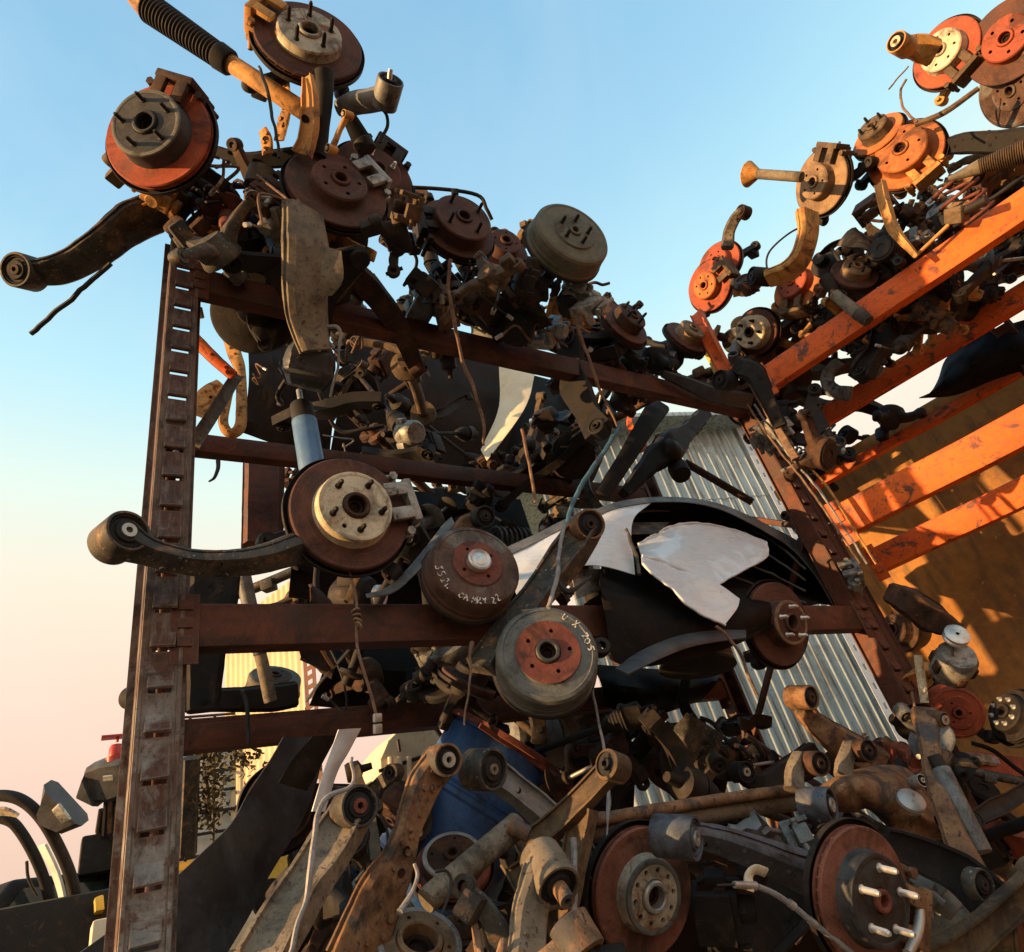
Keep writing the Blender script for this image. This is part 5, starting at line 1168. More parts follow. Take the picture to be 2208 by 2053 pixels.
prism('timber_block', 'rusty brown box section lying across the bottom of the picture behind the bush arm', 'box section', [('h', 900, 1180), ('h', 1270, 1110), ('h', 1270, 1260), ('h', 900, 1330)], 1.55, .1, 'iron_rusty')
# ------------------------------------------------------------------ lower left background: forklift, excavator cab, totes, scrap cars
fk = thing('forklift', 'dark forklift mast with red beacon and work lamp, behind the upright at lower left', 'forklift', Matrix.Translation(V((at_d(px('g', 690, 1000), 6.5).x, at_d(px('g', 690, 1000), 6.5).y, 0))))
If = fk.matrix_world.inverted()
F6 = lambda u, v, d=6.5: If @ at_d(px('g', u, v), d)
upv = If.to_3x3() @ -FWD
for u in (655, 722):
    MB().sweep([F6(u + 30, 360), F6(u + 5, 800), F6(u - 20, 1300), F6(u - 30, 1700)], .17, .12, upv, sec=SEC_I).build('mast_rail', 'arm_black', fk)
for v in (430, 820, 1200): MB().sweep([F6(610, v), F6(780, v - 12)], .1, .08, upv).build('mast_crossbar', 'arm_black', fk)
MB().tube([F6(640, 540), F6(640, 900)], .035, 10).build('hydraulic_hose', 'wire_rust', fk)
MB().sweep([F6(545, 500), F6(640, 480), F6(745, 455)], [.34, .40, .36], .22, upv).build('work_lamp', 'black_plastic', fk)
MB().sweep([F6(500, 550), F6(560, 525)], [.02, .34], .3, upv).build('lamp_visor', 'black_plastic', fk)
MB().sweep([F6(600, 480, 6.2), F6(650, 475, 6.2)], .05, .02, upv).build('lamp_strip', 'sleeve', fk)
b0 = F6(668, 390); zz = If.to_3x3() @ V((0, 0, 1))
MB().lathe([(0, 0), (.09, 0), (.09, .05), (.065, .06), (.065, .14), (.05, .17), (0, .175)], 20, Matrix.Translation(b0)).build('beacon', 'red_plastic', fk)
MB().box((b0.x, b0.y, b0.z + .25), (.28, .12, .02), None, .005).tube([(b0.x, b0.y, b0.z + .2), (b0.x, b0.y, b0.z + .25)], .014, 6).build('beacon_guard', 'red_plastic', fk)
MB().box(tuple(F6(600, 920)), (.4, .3, .34), None, .03).build('tilt_cylinder', 'arm_black', fk)
MB().tube([F6(590, 660), F6(572, 780), F6(585, 900)], .03, 8).build('side_guard', 'arm_black', fk)
cb = thing('excavator_cab', 'black curved cab frame with a mirror and cream side panel, far lower left', 'machine', Matrix.Translation(V((at_d(px('g', 250, 1200), 5.5).x, at_d(px('g', 250, 1200), 5.5).y, 0))))
Ic = cb.matrix_world.inverted(); F5 = lambda u, v, d=5.5: Ic @ at_d(px('g', u, v), d)
MB().tube(spline([F5(-120, 590), F5(30, 580), (F5(140, 615)), F5(240, 710), F5(330, 860), F5(410, 1050), F5(450, 1260), F5(470, 1600)], 6), .045, 12).build('cab_pillar', 'arm_black', cb)
MB().tube(spline([F5(-120, 700, 5.8), F5(40, 720, 5.8), F5(120, 790, 5.8), F5(215, 960, 5.8), F5(280, 1150, 5.8), F5(330, 1420, 5.8), F5(340, 1600, 5.8)], 6), .042, 12).build('cab_pillar', 'arm_black', cb)
MB().sheet([even([F5(-100, 650, 5.65), F5(40, 650, 5.65), F5(110, 690, 5.65)], 8), even([F5(-100, 690, 5.75), F5(40, 690, 5.75), F5(105, 700, 5.75)], 8)], .02).build('roof_panel', 'hat_cream', cb)
MB().sheet([even(spline([F5(225, 870, 5.7), F5(300, 1020, 5.7), F5(350, 1180, 5.7), F5(385, 1360, 5.7)], 5), 10), even(spline([F5(265, 860, 5.6), F5(340, 1020, 5.6), F5(380, 1180, 5.6), F5(400, 1360, 5.6)], 5), 10)], .02).build('side_window', 'tote_plastic', cb)
MB().sweep([F5(255, 690), F5(320, 680), F5(385, 620)], [.1, .34, .46], .16, Ic.to_3x3() @ -FWD).build('mirror', 'black_plastic', cb)
MB().sweep([F5(335, 700, 5.38), F5(375, 670, 5.38)], [.14, .16], .03, Ic.to_3x3() @ -FWD).build('mirror_glass', 'alloy', cb)
MB().tube(spline([F5(155, 960), F5(165, 1060), F5(215, 1160)], 5), .012, 6).build('hand_grip', 'wire_black', cb)
MB().box(tuple(F5(380, 1560)), (1.2, 1.0, .9), None, .08).build('machine_body', 'arm_black', cb)

def scrap_car(name, label, cat, c, w, h, l, yaw, body, d, glass=True):
    p = at_d(px(*c), d); M = Matrix.Translation(V((p.x, p.y, p.z - h))) @ Matrix.Rotation(R(yaw), 4, 'Z')
    root = thing(name, label, cat, M)
    side = [(-l / 2, .15), (-l / 2, h * .5), (-l * .30, h * .56), (-l * .16, h * .97), (l * .2, h), (l * .36, h * .60), (l / 2, h * .52), (l / 2, .15)]
    bm = bmesh.new(); a = [bm.verts.new((x, -w / 2 + (.10 if z > h * .7 else 0), z)) for x, z in side]; b = [bm.verts.new((x, w / 2 - (.10 if z > h * .7 else 0), z)) for x, z in side]; n = len(a)
    bm.faces.new(a); bm.faces.new(b[::-1])
    for i in range(n): bm.faces.new((a[i], b[i], b[(i + 1) % n], a[(i + 1) % n]))
    bmesh.ops.recalc_face_normals(bm, faces=bm.faces[:]); bmesh.ops.bevel(bm, geom=bm.edges[:], offset=.06, segments=3, affect='EDGES', profile=.6); bm.verts.index_update()
    mb = MB(); mb.add([v.co.copy() for v in bm.verts], [tuple(v.index for v in f.verts) for f in bm.faces]); bm.free(); mb.rough(.03, 2.2, 5)
    mb.build('car_body', body, root, 35)
    for s in (-1, 1):
        MB().plate([(-l * .25, h * .58), (-l * .15, h * .9), (l * .17, h * .92), (l * .29, h * .62)], [], 0, .012, Matrix(((1, 0, 0, 0), (0, 0, s, s * (w / 2 - .045)), (0, 1, 0, 0), (0, 0, 0, 1)))).build('side_window', 'glass_dark', root)
        for x in (-l * .3, l * .3):
            MB().lathe([(0, -.1), (.2, -.1), (.3, -.09), (.33, -.06), (.33, .06), (.3, .09), (.2, .1), (0, .1)], 28, Matrix.Translation((x, s * (w / 2 - .06), .33)) @ Matrix.Rotation(PI / 2, 4, 'X')).build('wheel', 'rubber', root)
    MB().sheet([[V((-l * .295, -w * .36, h * .60)), V((-l * .295, w * .36, h * .60))], [V((-l * .185, -w * .33, h * .93)), V((-l * .185, w * .33, h * .93))]], .02).build('windscreen', 'alloy', root)
    for s in (-1, 1): MB().box((l / 2 - .01, s * w * .36, h * .42), (.06, .26, .13), None, .02).build('tail_lamp', 'red_plastic', root)
    return root
scrap_car('scrap_car', 'crushed dark car on top of the scrap stack below the curved cab frame', 'car', ('g', 120, 1120), 1.7, 1.4, 4.0, 40, 'arm_black', 6.5)
scrap_car('scrap_car', 'pale car with a red tail lamp, low behind the forklift mast', 'car', ('g', 560, 1170), 1.7, 1.5, 3.9, 150, 'white_paint', 9.5)
scrap_car('scrap_car', 'dark green-grey car at the base of the scrap stack, bottom left', 'car', ('g', 90, 1420), 1.8, 1.4, 4.0, 20, 'arm_grey', 6.6)
prism('yellow_skip', 'small yellow machine part between the pale car and the forklift mast', 'machine part', [('g', 548, 1170), ('g', 600, 1150), ('g', 606, 1240), ('g', 552, 1250)], 7.0, .4, 'yellow_paint')
def small_tree(c, d, h, label, seed):
    p = at_d(px(*c), d); rnd = random.Random(seed)
    root = thing('tree', label, 'tree', Matrix.Translation(V((p.x, p.y, 0))), 'trees beyond the scrap yard')
    H = p.z; mb = MB(); mb.tube([(0, 0, 0), (.05, .03, H * .4), (0, .08, H * .75), (.03, .05, H * .95)], [.16, .12, .07, .02], 8)
    ends = []
    for k in range(9):
        z = H * rnd.uniform(.45, .85); a = rnd.uniform(0, 6.28); L = h * rnd.uniform(.25, .45)
        e = V((math.cos(a) * L, math.sin(a) * L, z + L * .6)); mb.tube([(0, .05, z), e * .5 + V((0, 0, z * .5)), e], [.05, .03, .012], 6); ends.append(e)
    mb.build('trunk', 'trunk_bark', root)
    mb = MB()
    for k in range(2600):
        e = rnd.choice(ends); q = e + V((rnd.gauss(0, h * .12), rnd.gauss(0, h * .12), rnd.gauss(0, h * .11)))
        s = rnd.uniform(.03, .07); a, b = V((rnd.uniform(-1, 1), rnd.uniform(-1, 1), rnd.uniform(-1, 1))).normalized(), V((rnd.uniform(-1, 1), rnd.uniform(-1, 1), rnd.uniform(-1, 1))).normalized()
        mb.add([q, q + a * s + b * s * .3, q + a * s * 1.8, q + a * s - b * s * .4], [(0, 1, 2, 3)])
    mb.build('crown', 'leaf_dry', root, fix=False)
small_tree(('g', 80, 1075), 30, 3.2, 'small bare-looking tree far behind the scrap cars, left of the cab frame', 1)
small_tree(('g', 400, 1100), 34, 3.0, 'small tree far behind the cab frame, beside its cream panel', 2)
small_tree(('g', 555, 1080), 38, 3.0, 'far tree seen between the cab frame and the forklift mast', 3)
# stacked white bulk tank in a wire cage
tt = thing('bulk_tote', 'white plastic tank in a dark wire cage on a yellow base, behind the upright', 'tank', Matrix.Translation(at_d(px('g', 1380, 480), 5.2)))
Ib = tt.matrix_world.inverted(); F4 = lambda u, v, d=5.2: Ib @ at_d(px('g', u, v), d)
wd = (F4(1540, 480) - F4(1265, 480)); 
MB().box((0, .5, -.02), (1.0, .95, 1.0), None, .06).rough(.008, 4).build('tank_body', 'tote_plastic', tt, 35)
for k in range(8):
    z = -.5 + k / 7.0
    MB().tube([(-.54, -.02, z), (.54, -.02, z)], .011, 6).build('cage_bar', 'wire_black', tt)
for k in range(7):
    x = -.54 + 1.08 * k / 6
    MB().tube([(x, -.03, -.52), (x, -.03, .5)], .011, 6).build('cage_bar', 'wire_black', tt)
MB().box((0, .5, -.66), (1.08, 1.0, .2), None, .02).build('pallet_base', 'yellow_paint', tt)
MB().box((-.25, -.04, -.95), (1.3, .3, .34), None, .02).build('skirt', 'cream_panel', tt)
arm('rack_post', 'dark grey upright plank just right of the slotted upright, behind it at lower left', 'post', Dp('g', 4.5, [(1110, 360), (1100, 600), (1085, 920)]), [84, 86, 92], 'arm_grey', thick=.7, seed=41)
def vine(name, label, c0, c1, d, n, seed, spread):
    rnd = random.Random(seed); A, B = at_d(px(*c0), d), at_d(px(*c1), d)
    root = thing(name, label, 'plant', Matrix.Translation(A), 'dry creepers hanging behind the upright')
    mb = MB(); mb.tube([(B - A) * (k / 6) + V((rnd.uniform(-.03, .03), 0, 0)) for k in range(7)], [.02, .018, .016, .014, .012, .01, .004], 6); mb.build('stem', 'trunk_bark', root)
    mb = MB()
    for k in range(n):
        q = (B - A) * rnd.random() ** .9 + V((rnd.gauss(0, spread), rnd.gauss(0, spread), rnd.gauss(0, .05))); s = rnd.uniform(.015, .034)
        a, b = [V((rnd.uniform(-1, 1), rnd.uniform(-1, 1), rnd.uniform(-1, 1))).normalized() for _ in (0, 1)]
        mb.add([q, q + a * s + b * s * .5, q + a * s * 1.9, q + a * s - b * s * .5], [(0, 1, 2, 3)])
    mb.build('leaves', 'leaf_dry', root, fix=False)
vine('dry_creeper', 'broad dry brown creeper hanging between the grey plank and the caged tank', ('g', 1195, 250), ('g', 1215, 720), 4.6, 700, 1, .06)
vine('dry_creeper', 'short dry creeper hanging over the caged tank', ('g', 1380, 250), ('g', 1400, 420), 4.4, 260, 2, .08)
arm('timber_post', 'sunlit cream timber post behind the dry creeper', 'post', Dp('g', 5.5, [(1190, 560), (1180, 760), (1165, 960)]), [70, 75, 80], 'cream_panel', thick=.8, seed=42)
# cream corrugated sheet and perforated strip seen under the middle beam
cs = thing('tin_screen', 'small stretch of sunlit cream corrugated sheet under the middle beam at left', 'fence', Matrix.Translation(at_d(px('t', 175, 320), 5.0)) @ Matrix.Rotation(R(-70), 4, 'Z'))
MB().sheet([[V((-p.x, p.y, p.z)) for p in r] for r in corrugated(1.1, 1.6, .076, .02)], .002).build('tin_sheet', 'cream_tin', cs, 30, Matrix.Translation((0, 0, -.8)))
MB().slotted(.14, 1.9, [(.03, .05 + .07 * k, .085 + .07 * k) for k in range(25)], .004, Matrix(((1, 0, 0, .08), (0, 0, -1, 0), (0, 1, 0, -.95), (0, 0, 0, 1)))).build('slotted_strip', 'rack_brown', cs)
# ------------------------------------------------------------------ lower right
def tyre(label, c, u, v, rp, dia, ratio, phi):
    p = px(c, u, v); d = FOC * dia / (2 * rp * CROPS[c][2]); P = at_d(p, d); M = frame_at(P, facing(P, ratio, phi)); root = thing('old_tyre', label, 'tyre', M)
    r = dia / 2; mb = MB(); mb.lathe([(r * .62, -.06), (r * .75, -.085), (r * .92, -.085), (r * .98, -.07), (r, -.04), (r, .04), (r * .98, .07), (r * .92, .085), (r * .75, .085), (r * .62, .06), (r * .6, .05), (r * .6, -.05)], 56, None, True)
    mb.build('tyre_casing', 'rubber', root, 30)
    MB().lathe([(r * .6, -.05), (r * .62, .05), (r * .57, .055), (r * .5, .0), (r * .15, .02), (0, .02), (0, .0), (r * .5, -.03), (r * .56, -.05)], 48).build('wheel_rim', 'iron_dark', root, 30)
tyre('black tyre leaning on the brown wall, cut by the right edge of the picture', 'n', 960, 395, 95, .5, .75, 180)
al = thing('alternator', 'greasy alternator with a silver pulley, beside the brown wall at right', 'alternator', frame_at(at_r2(px('n', 600, 400), .1), facing(at_r2(px('n', 600, 400), .1), .75, -60)))
Ial = al.matrix_world.inverted(); pp = Ial @ at_r2(px('n', 605, 276), .05)
MB().lathe([(0, -.09), (.05, -.09), (.062, -.075), (.064, .02), (.055, .035), (0, .04)], 28).rough(.003, 30).build('alternator_body', 'alloy', al)
MB().lathe([(.006, .09), (.036, .09), (.04, .088), (.04, .08), (.034, .074), (.04, .068), (.04, .062), (.02, .058), (.006, .058)], 32, Matrix.Translation(pp - V((0, 0, .08)))).build('pulley', 'steel_bright', al, 30)
for k in range(7):
    a = k * 2.4; MB().box((.055 * math.cos(a), .055 * math.sin(a), -.02 - .012 * (k % 4)), (.03, .03, .05), None, .005).build('mounting_lug', 'iron_rusty', al)
MB().tube([(.0, .05, .0), pp - V((0, 0, .02))], .014, 8).build('pulley_shaft', 'iron_rusty', al)
arm('brace_bar', 'pale yellowish bar standing beside the shed corner strip', 'bar', Q('n', .1, [(412, 375), (428, 480), (446, 610)]), [30, 34, 30], 'hat_cream', thick=.5, seed=43)
hub_unit('knuckle_housing', 'heavy dark brown knuckle casting on the rack corner, left of the silver pulley', 'n', 325, 250, 215, .80, 170, .22, disc='iron_rusty', hat='iron_rusty', hat_r=.36, hat_h=.05, holes=5, bore_r=.15, kn='iron_rusty', kn_seed=81, shield=False, vent=False, cat='wheel knuckle')
arm('subframe_arm', 'curved brown subframe arm running past the silver pulley', 'subframe', Q('n', [.0, .0, .05, .1], [(260, 60), (370, 110), (480, 190), (620, 260)]), [90, 130, 140, 70], 'iron_rusty', thick=.6, rough=.006, seed=44)
# ------------------------------------------------------------------ orange rack, top
damper('flanged_sleeve', 'tan sleeve with a cone flange pointing left into the sky', [('flange', 'arm_orange', ('c', 488, 868, 'r', -.2), ('c', 545, 866, 'r', -.2), 62, 24, 'tube'), ('sleeve_tube', 'arm_dusty', ('c', 535, 866, 'r', -.2), ('c', 760, 882, 'r', -.2), 24, 25, 'tube')], cat='sleeve')
arm('trailing_arm', 'bent tan arm with a black end bush, hanging below the scalloped tan disc', 'suspension arm', Q('c', -.2, [(785, 1060), (790, 1160), (755, 1280), (690, 1350), (590, 1388)]), [120, 110, 110, 108, 92], 'arm_orange', eyes=[('c', 555, 1378, 'r', -.2, 46, .5, 185, .09, dict(shell='rubber', sleeve='iron_dark'))], thick=.5, up=(.8, 20), holes=[('c', 770, 1125, 10)], seed=45)
arm('control_arm', 'short bent brown arm with a ball joint, above the two vermilion discs', 'suspension arm', Q('c', -.1, [(388, 1235), (400, 1150), (435, 1080), (475, 1050)]), [55, 50, 48, 46], 'arm_dusty', eyes=[('c', 470, 1058, 'r', -.1, 34, .6, 200, .05, dict(sleeve='iron_rusty', shell='iron_rusty'))], thick=.8, seed=46)
arm('knuckle_ear', 'orange ear with a pale bush on the highest disc of the orange rack', 'suspension arm', Dp('c', 1.95, [(1420, 265), (1340, 238), (1262, 232)]), [110, 112, 96], 'arm_orange', eyes=[('c', 1258, 224, 'd', 1.9, 50, .75, -150, .06, dict(ri=.5, shell='arm_orange', sleeve='hat_cream'))], thick=.6, up=(.7, -150), seed=47)
tube_thing('brake_pipe', 'brown rod slanting between the highest disc and the wide ochre disc', 'rod', Q('c', .05, [(1325, 620), (1470, 560), (1640, 440)]), [14, 15, 13], 'iron_tan')
tube_thing('brake_hose', 'thin hose looping from the highest disc down to the wide ochre disc', 'hose', Q('c', -.15, [(1280, 395), (1252, 450), (1258, 520), (1290, 570), (1335, 605)]), 6, 'wire_rust')
tube_thing('brake_pipe', 'short thin rod sticking out left below the bushed orange ear', 'rod', Q('c', -.2, [(1192, 445), (1240, 390), (1290, 330)]), 4, 'wire_rust')
arm('control_arm', 'black arm running level behind the wide ochre disc to the right edge', 'suspension arm', Q('c', .2, [(1440, 740), (1560, 715), (1720, 710), (1900, 700)]), [60, 90, 100, 120], 'arm_black', thick=.7, seed=48)
damper('drive_shaft', 'tan shaft with a ribbed boot, low at the right edge above the orange beam', [('shaft', 'arm_dusty', ('c', 1490, 892, 'r', .0), ('c', 1650, 830, 'r', .0), 12, 38, 'tube'), ('rubber_gaiter', 'iron_tan', ('c', 1640, 832, 'r', .0), ('c', 1900, 745, 'r', .0), 38, 62, 'gaiter')], cat='drive shaft')
arm('wishbone', 'long orange wishbone leg dropping from the wide ochre disc to the orange beam', 'suspension arm', Q('p', -.15, [(300, 290), (335, 440), (400, 610), (545, 780)]), [60, 64, 60, 30], 'arm_orange', sec='u', thick=.7, up=(.8, 180), seed=49)
tube_thing('link_rod', 'thin tan rod rising right from the orange beam to the ochre block', 'rod', Q('p', -.12, [(545, 770), (640, 680), (755, 570)]), 12, 'arm_orange')
prism_c = at_r2(px('p', 810, 505), -.12)
mt = thing('engine_mount', 'ochre and brown rubber mount block sitting just above the orange beam', 'engine mount', frame_at(prism_c, facing(prism_c, .8, 170), .5))
MB().box((0, 0, 0), (.07, .06, .05), None, .008).rough(.004, 25).build('mount_block', 'iron_tan', mt)
MB().tube([(.0, .0, .0), (.1, .03, -.02)], .018, 12).build('mount_stud', 'iron_dark', mt)
damper('shock_absorber', 'pale tan damper with a grey lower eye, hanging over the orange beam', [('damper_tube', 'arm_dusty', ('r', 1105, 865, 'r', -.12), ('r', 1300, 1025, 'r', -.12), 42, 50, 'tube'), ('lower_eye', 'arm_grey', ('r', 1290, 1015, 'r', -.12), ('r', 1380, 1085, 'r', -.12), 56, 46, 'tube'), ('piston_rod', 'iron_dark', ('r', 1040, 740, 'r', -.1), ('r', 1120, 870, 'r', -.1), 60, 34, 'tube')])
arm('angle_iron', 'orange-brown angle iron leaning down right at the meeting of the two racks', 'angle iron', Q('m', [-.1, -.1, -.1], [(845, 420), (950, 640), (1065, 860)]), [86, 92, 92], 'rack_orange', sec='u', thick=.6, up=(.75, 200), seed=50)
arm('angle_iron', 'cream-yellow angle iron behind the leaning orange-brown one', 'angle iron', Q('m', .1, [(930, 690), (980, 790), (1010, 870)]), [70, 60, 50], 'yellow_paint', thick=.4, seed=51)
arm('lower_arm', 'black arm with a fat bush running down right along the rack corner post', 'suspension arm', Q('r', [-.3, -.3, -.28, -.25], [(330, 1430), (470, 1500), (560, 1680), (680, 1920)]), [140, 150, 110, 90], 'arm_black', eyes=[('r', 235, 1555, 'r', -.32, 82, .75, 190, .07, dict(sleeve='iron_dark', shell='rubber'))], thick=.7, rough=.004, seed=52)
arm('bumper_bar', 'long black curved bar lying along the upper beam end', 'bar', Y('m', [1.42, 1.4, 1.38, 1.36], [(600, 860), (780, 930), (980, 1010), (1230, 1060)]), [50, 90, 110, 110], 'black_plastic', thick=.6, seed=53)
arm('caliper_bracket', 'grey hook-shaped caliper bracket against the sky under the orange beam', 'bracket', Q('r', .3, [(1150, 1400), (1070, 1480), (1050, 1570), (1110, 1640), (1240, 1660)]), [80, 90, 90, 96, 110], 'arm_galv', thick=.5, rough=.004, seed=54)
patch('bonnet_panel', 'huge black curved bonnet under the orange back beam, at the right edge', 'bonnet', [Q('p', 1.0, [(690, 1600), (740, 1460), (860, 1360), (1050, 1270), (1300, 1190)]), Q('p', .9, [(640, 1680), (800, 1600), (1050, 1480), (1300, 1400)]), Q('p', 1.0, [(560, 1720), (800, 1700), (1050, 1600), (1300, 1520)])], 'black_sheet', .005, 24, 14, .03, crumple=.03)
arm('pipe_bundle', 'bundle of thin brown pipes running down the rack corner, right of the black arm', 'pipe bundle', Q('r', [-.2, -.2], [(430, 1560), (800, 2180)]), [40, 60], 'wire_rust', thick=.7)
for k, (o, lab, mt_) in enumerate(((-26, 'rusty pipe leftmost of those along the rack corner post', 'wire_rust'), (12, 'greyish pipe in the middle of those along the rack corner post', 'wire_grey'), (60, 'tan pipe rightmost of those along the rack corner post', 'arm_orange'))):
    tube_thing('brake_pipe', lab, 'pipe', Q('f', -.22 + .05 * k, [(300 + o, 300), (400 + o, 450 + 8 * k), (520 + o, 610), (640 + o, 760 - 10 * k), (780 + o, 960), (900 + o, 1150)]), [6, 7, 5, 7, 6, 6], mt_, group='pipes along the rack corner post')
# ------------------------------------------------------------------ the pile: every loose part its own thing
def c_control_arm(root, m, r):
    a, b = r.uniform(.22, .34), r.uniform(.14, .24); mb = MB()
    for P in ([(0, 0, 0), (a * .5, b * .35, .015), (a, b, 0)], [(0, 0, 0), (a * .55, -b * .3, .015), (a * .95, -b * .9, 0)], [(a * .75, b * .6, .0), (a * .78, 0, .0), (a * .75, -b * .55, 0)]):
        q = spline(P, 5); mb.sweep(q, resample([.06, .05, .045], len(q)), .026, V((0, 0, 1)), sec=SEC_U)
    mb.rough(.003, 20, r.random()); mb.build('arm_body', m, root, 40)
    for p in ((a, b, 0), (a * .95, -b * .9, 0)): bush_local(root, p, .03, .05, m)
    MB().lathe([(0, -.03), (.026, -.03), (.03, -.02), (.028, .012), (.012, .02), (.01, .05), (0, .05)], 18).build('ball_joint', 'iron_dark', root)
def bush_local(root, p, ro, ln, shell, axis='Z'):
    F = Matrix.Translation(p) @ (Matrix.Rotation(PI / 2, 4, 'X') if axis == 'Y' else Matrix())
    h = ln / 2
    MB().lathe([(ro * .78, -h), (ro, -h + .003), (ro, h - .003), (ro * .8, h)], 22, F, True).build('bush_ring', shell, root, 35)
    MB().lathe([(ro * .36, -h - .004), (ro * .4, -h - .004), (ro * .42, -h + .006), (ro * .8, -h + .004), (ro * .8, h - .004), (ro * .42, h - .006), (ro * .4, h + .004), (ro * .2, h + .004), (ro * .2, -h)], 22, F, True).build('rubber_bush', 'rubber', root, 35)
def c_trailing_arm(root, m, r):
    L = r.uniform(.32, .5); q = spline([(0, 0, 0), (L * .3, r.uniform(-.03, .03), .02), (L * .65, r.uniform(-.06, .06), 0), (L, r.uniform(-.08, .08), 0)], 6)
    mb = MB(); mb.sweep(q, resample([.05, .07, .06, .05], len(q)), .035, V((0, 0, 1)), sec=r.choice((SEC_U, SEC_BOX, SEC_I))); mb.rough(.002, 20, r.random()); mb.build('arm_body', m, root, 40)
    bush_local(root, q[0], r.uniform(.03, .045), .06, m); bush_local(root, q[-1], .028, .05, m, 'Y')
def c_knuckle(root, m, r):
    knuckle(root, r.randrange(999), m, .03, r.uniform(.12, .2), 'knuckle_casting')
    MB().lathe([(.02, .045), (.05, .045), (.054, .04), (.054, .03), (.02, .03)], 24, None, True).build('wheel_bearing', 'iron_dark', root)
def c_spring(root, m, r):
    R_, L, n = r.uniform(.05, .07), r.uniform(.2, .3), r.randint(5, 7); pts = []
    for i in range(n * 14 + 1):
        t = i / (n * 14); pts.append((R_ * math.cos(t * n * 2 * PI), R_ * math.sin(t * n * 2 * PI), (t - .5) * L))
    MB().tube(pts, .0065, 8).build('spring_coil', m, root)
def c_strut(root, m, r):
    L = r.uniform(.3, .42)
    MB().lathe([(0, 0), (.024, 0), (.026, .01), (.026, L * .6), (.022, L * .61), (0, L * .61)], 22).build('damper_tube', m, root, 35)
    MB().tube([(0, 0, L * .6), (0, 0, L)], .008, 10).build('piston_rod', 'sleeve', root)
    MB().lathe([(.0, L * .95), (.045, L * .95), (.055, L * .97), (.03, L), (0, L)], 22).build('top_mount', 'rubber', root, 35)
    MB().lathe([(.026, L * .42), (.07, L * .44), (.074, L * .455), (.026, L * .45)], 26, None, True).build('spring_seat', m, root, 35)
    bush_local(root, (0, 0, -.02), .024, .045, m, 'Y')
def c_shaft(root, m, r):
    L = r.uniform(.4, .6); MB().tube([(0, 0, 0), (0, 0, L)], .0125, 12).build('shaft', m, root)
    for s, z in ((1, 0), (-1, L)):
        prof = [(.013, z)]
        for k in range(7): prof += [(.018 + .004 * k, z - s * .012 * k), (.024 + .004 * k, z - s * (.012 * k + .005))]
        MB().lathe(prof, 22).build('rubber_gaiter', 'rubber', root, 35)
        MB().lathe([(.05, z - s * .084), (.046, z - s * .09), (.045, z - s * .14), (.02, z - s * .15), (.014, z - s * .2), (0, z - s * .2)], 24).build('joint_housing', 'iron_dark', root, 35)
def c_caliper(root, m, r):
    caliper(root, .02, 0, m, 'caliper_body', r.random())
def c_disc(root, m, r):
    build_hub(root, r.uniform(.12, .15), 'disc', r.choice(('disc_rust', 'disc_rust', 'iron_rusty')), r.choice(('iron_rusty', 'disc_tan', 'iron_dark')), None, .3, .05, r.choice((0, 5)), r.choice((0, 4, 5)), kn_seed=r.randrange(99), cal=r.choice((None, 40, 200)), vent=False, kn=m)
def c_drum(root, m, r):
    build_hub(root, r.uniform(.105, .125), 'drum', r.choice(('drum_brown', 'iron_rusty', 'drum_grey')), m, None, .3, .05, 4, 0, kn=None)
def c_bar(root, m, r):
    L = r.uniform(.35, .6); e = r.uniform(.1, .2)
    MB().tube(spline([(-.02, e, .03), (0, e * .6, 0), (.05, 0, 0), (L * .5, r.uniform(-.02, .02), 0), (L - .05, 0, 0), (L, e * .6, 0), (L + .03, e, .02)], 6), .0095, 10).build('bar', m, root)
    for x in (L * .3, L * .7): MB().box((x, 0, 0), (.035, .04, .04), None, .008).build('bar_bush', 'rubber', root)
def c_member(root, m, r):
    L = r.uniform(.35, .55); mb = MB()
    q = spline([(0, 0, 0), (L * .25, .03, .02), (L * .5, .04, .0), (L * .75, .03, .02), (L, 0, 0)], 4)
    mb.sweep(q, resample([.11, .085, .12, .085, .11], len(q)), .05, V((0, 0, 1)), sec=SEC_U); mb.rough(.004, 14, r.random()); mb.build('member_body', m, root, 40)
    for x in (.02, L - .02): bush_local(root, (x, 0, .0), .034, .06, m)
def c_hose(root, m, r):
    p = [V((0, 0, 0))]
    for k in range(5): p.append(p[-1] + V((r.uniform(-.07, .09), r.uniform(-.07, .07), r.uniform(-.09, .03))))
    MB().tube(spline(p, 6), r.uniform(.0035, .006), 8).build('hose_line', m, root)
    MB().tube([p[-1], p[-1] + (p[-1] - p[-2]).normalized() * .03], .008, 8).build('end_fitting', 'sleeve', root)
def c_alternator(root, m, r):
    MB().lathe([(0, -.07), (.05, -.07), (.062, -.055), (.064, .03), (.052, .045), (0, .05)], 24).rough(.003, 28, r.random()).build('housing', m, root)
    MB().lathe([(.006, .085), (.032, .085), (.034, .08), (.029, .074), (.034, .068), (.02, .06), (.006, .05)], 24).build('pulley', r.choice(('steel_bright', 'iron_rusty')), root, 30)
    for a in (.3, 2.4, 4.4): MB().box((.068 * math.cos(a), .068 * math.sin(a), 0), (.03, .03, .06), None, .006).build('mounting_lug', m, root)
def c_axle(root, m, r):
    L = r.uniform(.5, .75); MB().tube(spline([(0, 0, 0), (L * .5, 0, .02), (L, 0, 0)], 5), [.024] * 11, 14).rough(.002, 25, r.random()).build('axle_tube', m, root)
    for x in (0, L): MB().lathe([(.0, -.02), (.06, -.02), (.062, 0), (.03, .012), (.028, .05), (0, .05)], 22, Matrix.Translation((x, 0, 0)) @ Matrix.Rotation(PI / 2 if x else -PI / 2, 4, 'Y')).build('axle_flange', m, root, 35)
    MB().box((L * .3, 0, .03), (.06, .07, .05), None, .01).build('spring_pad', m, root)
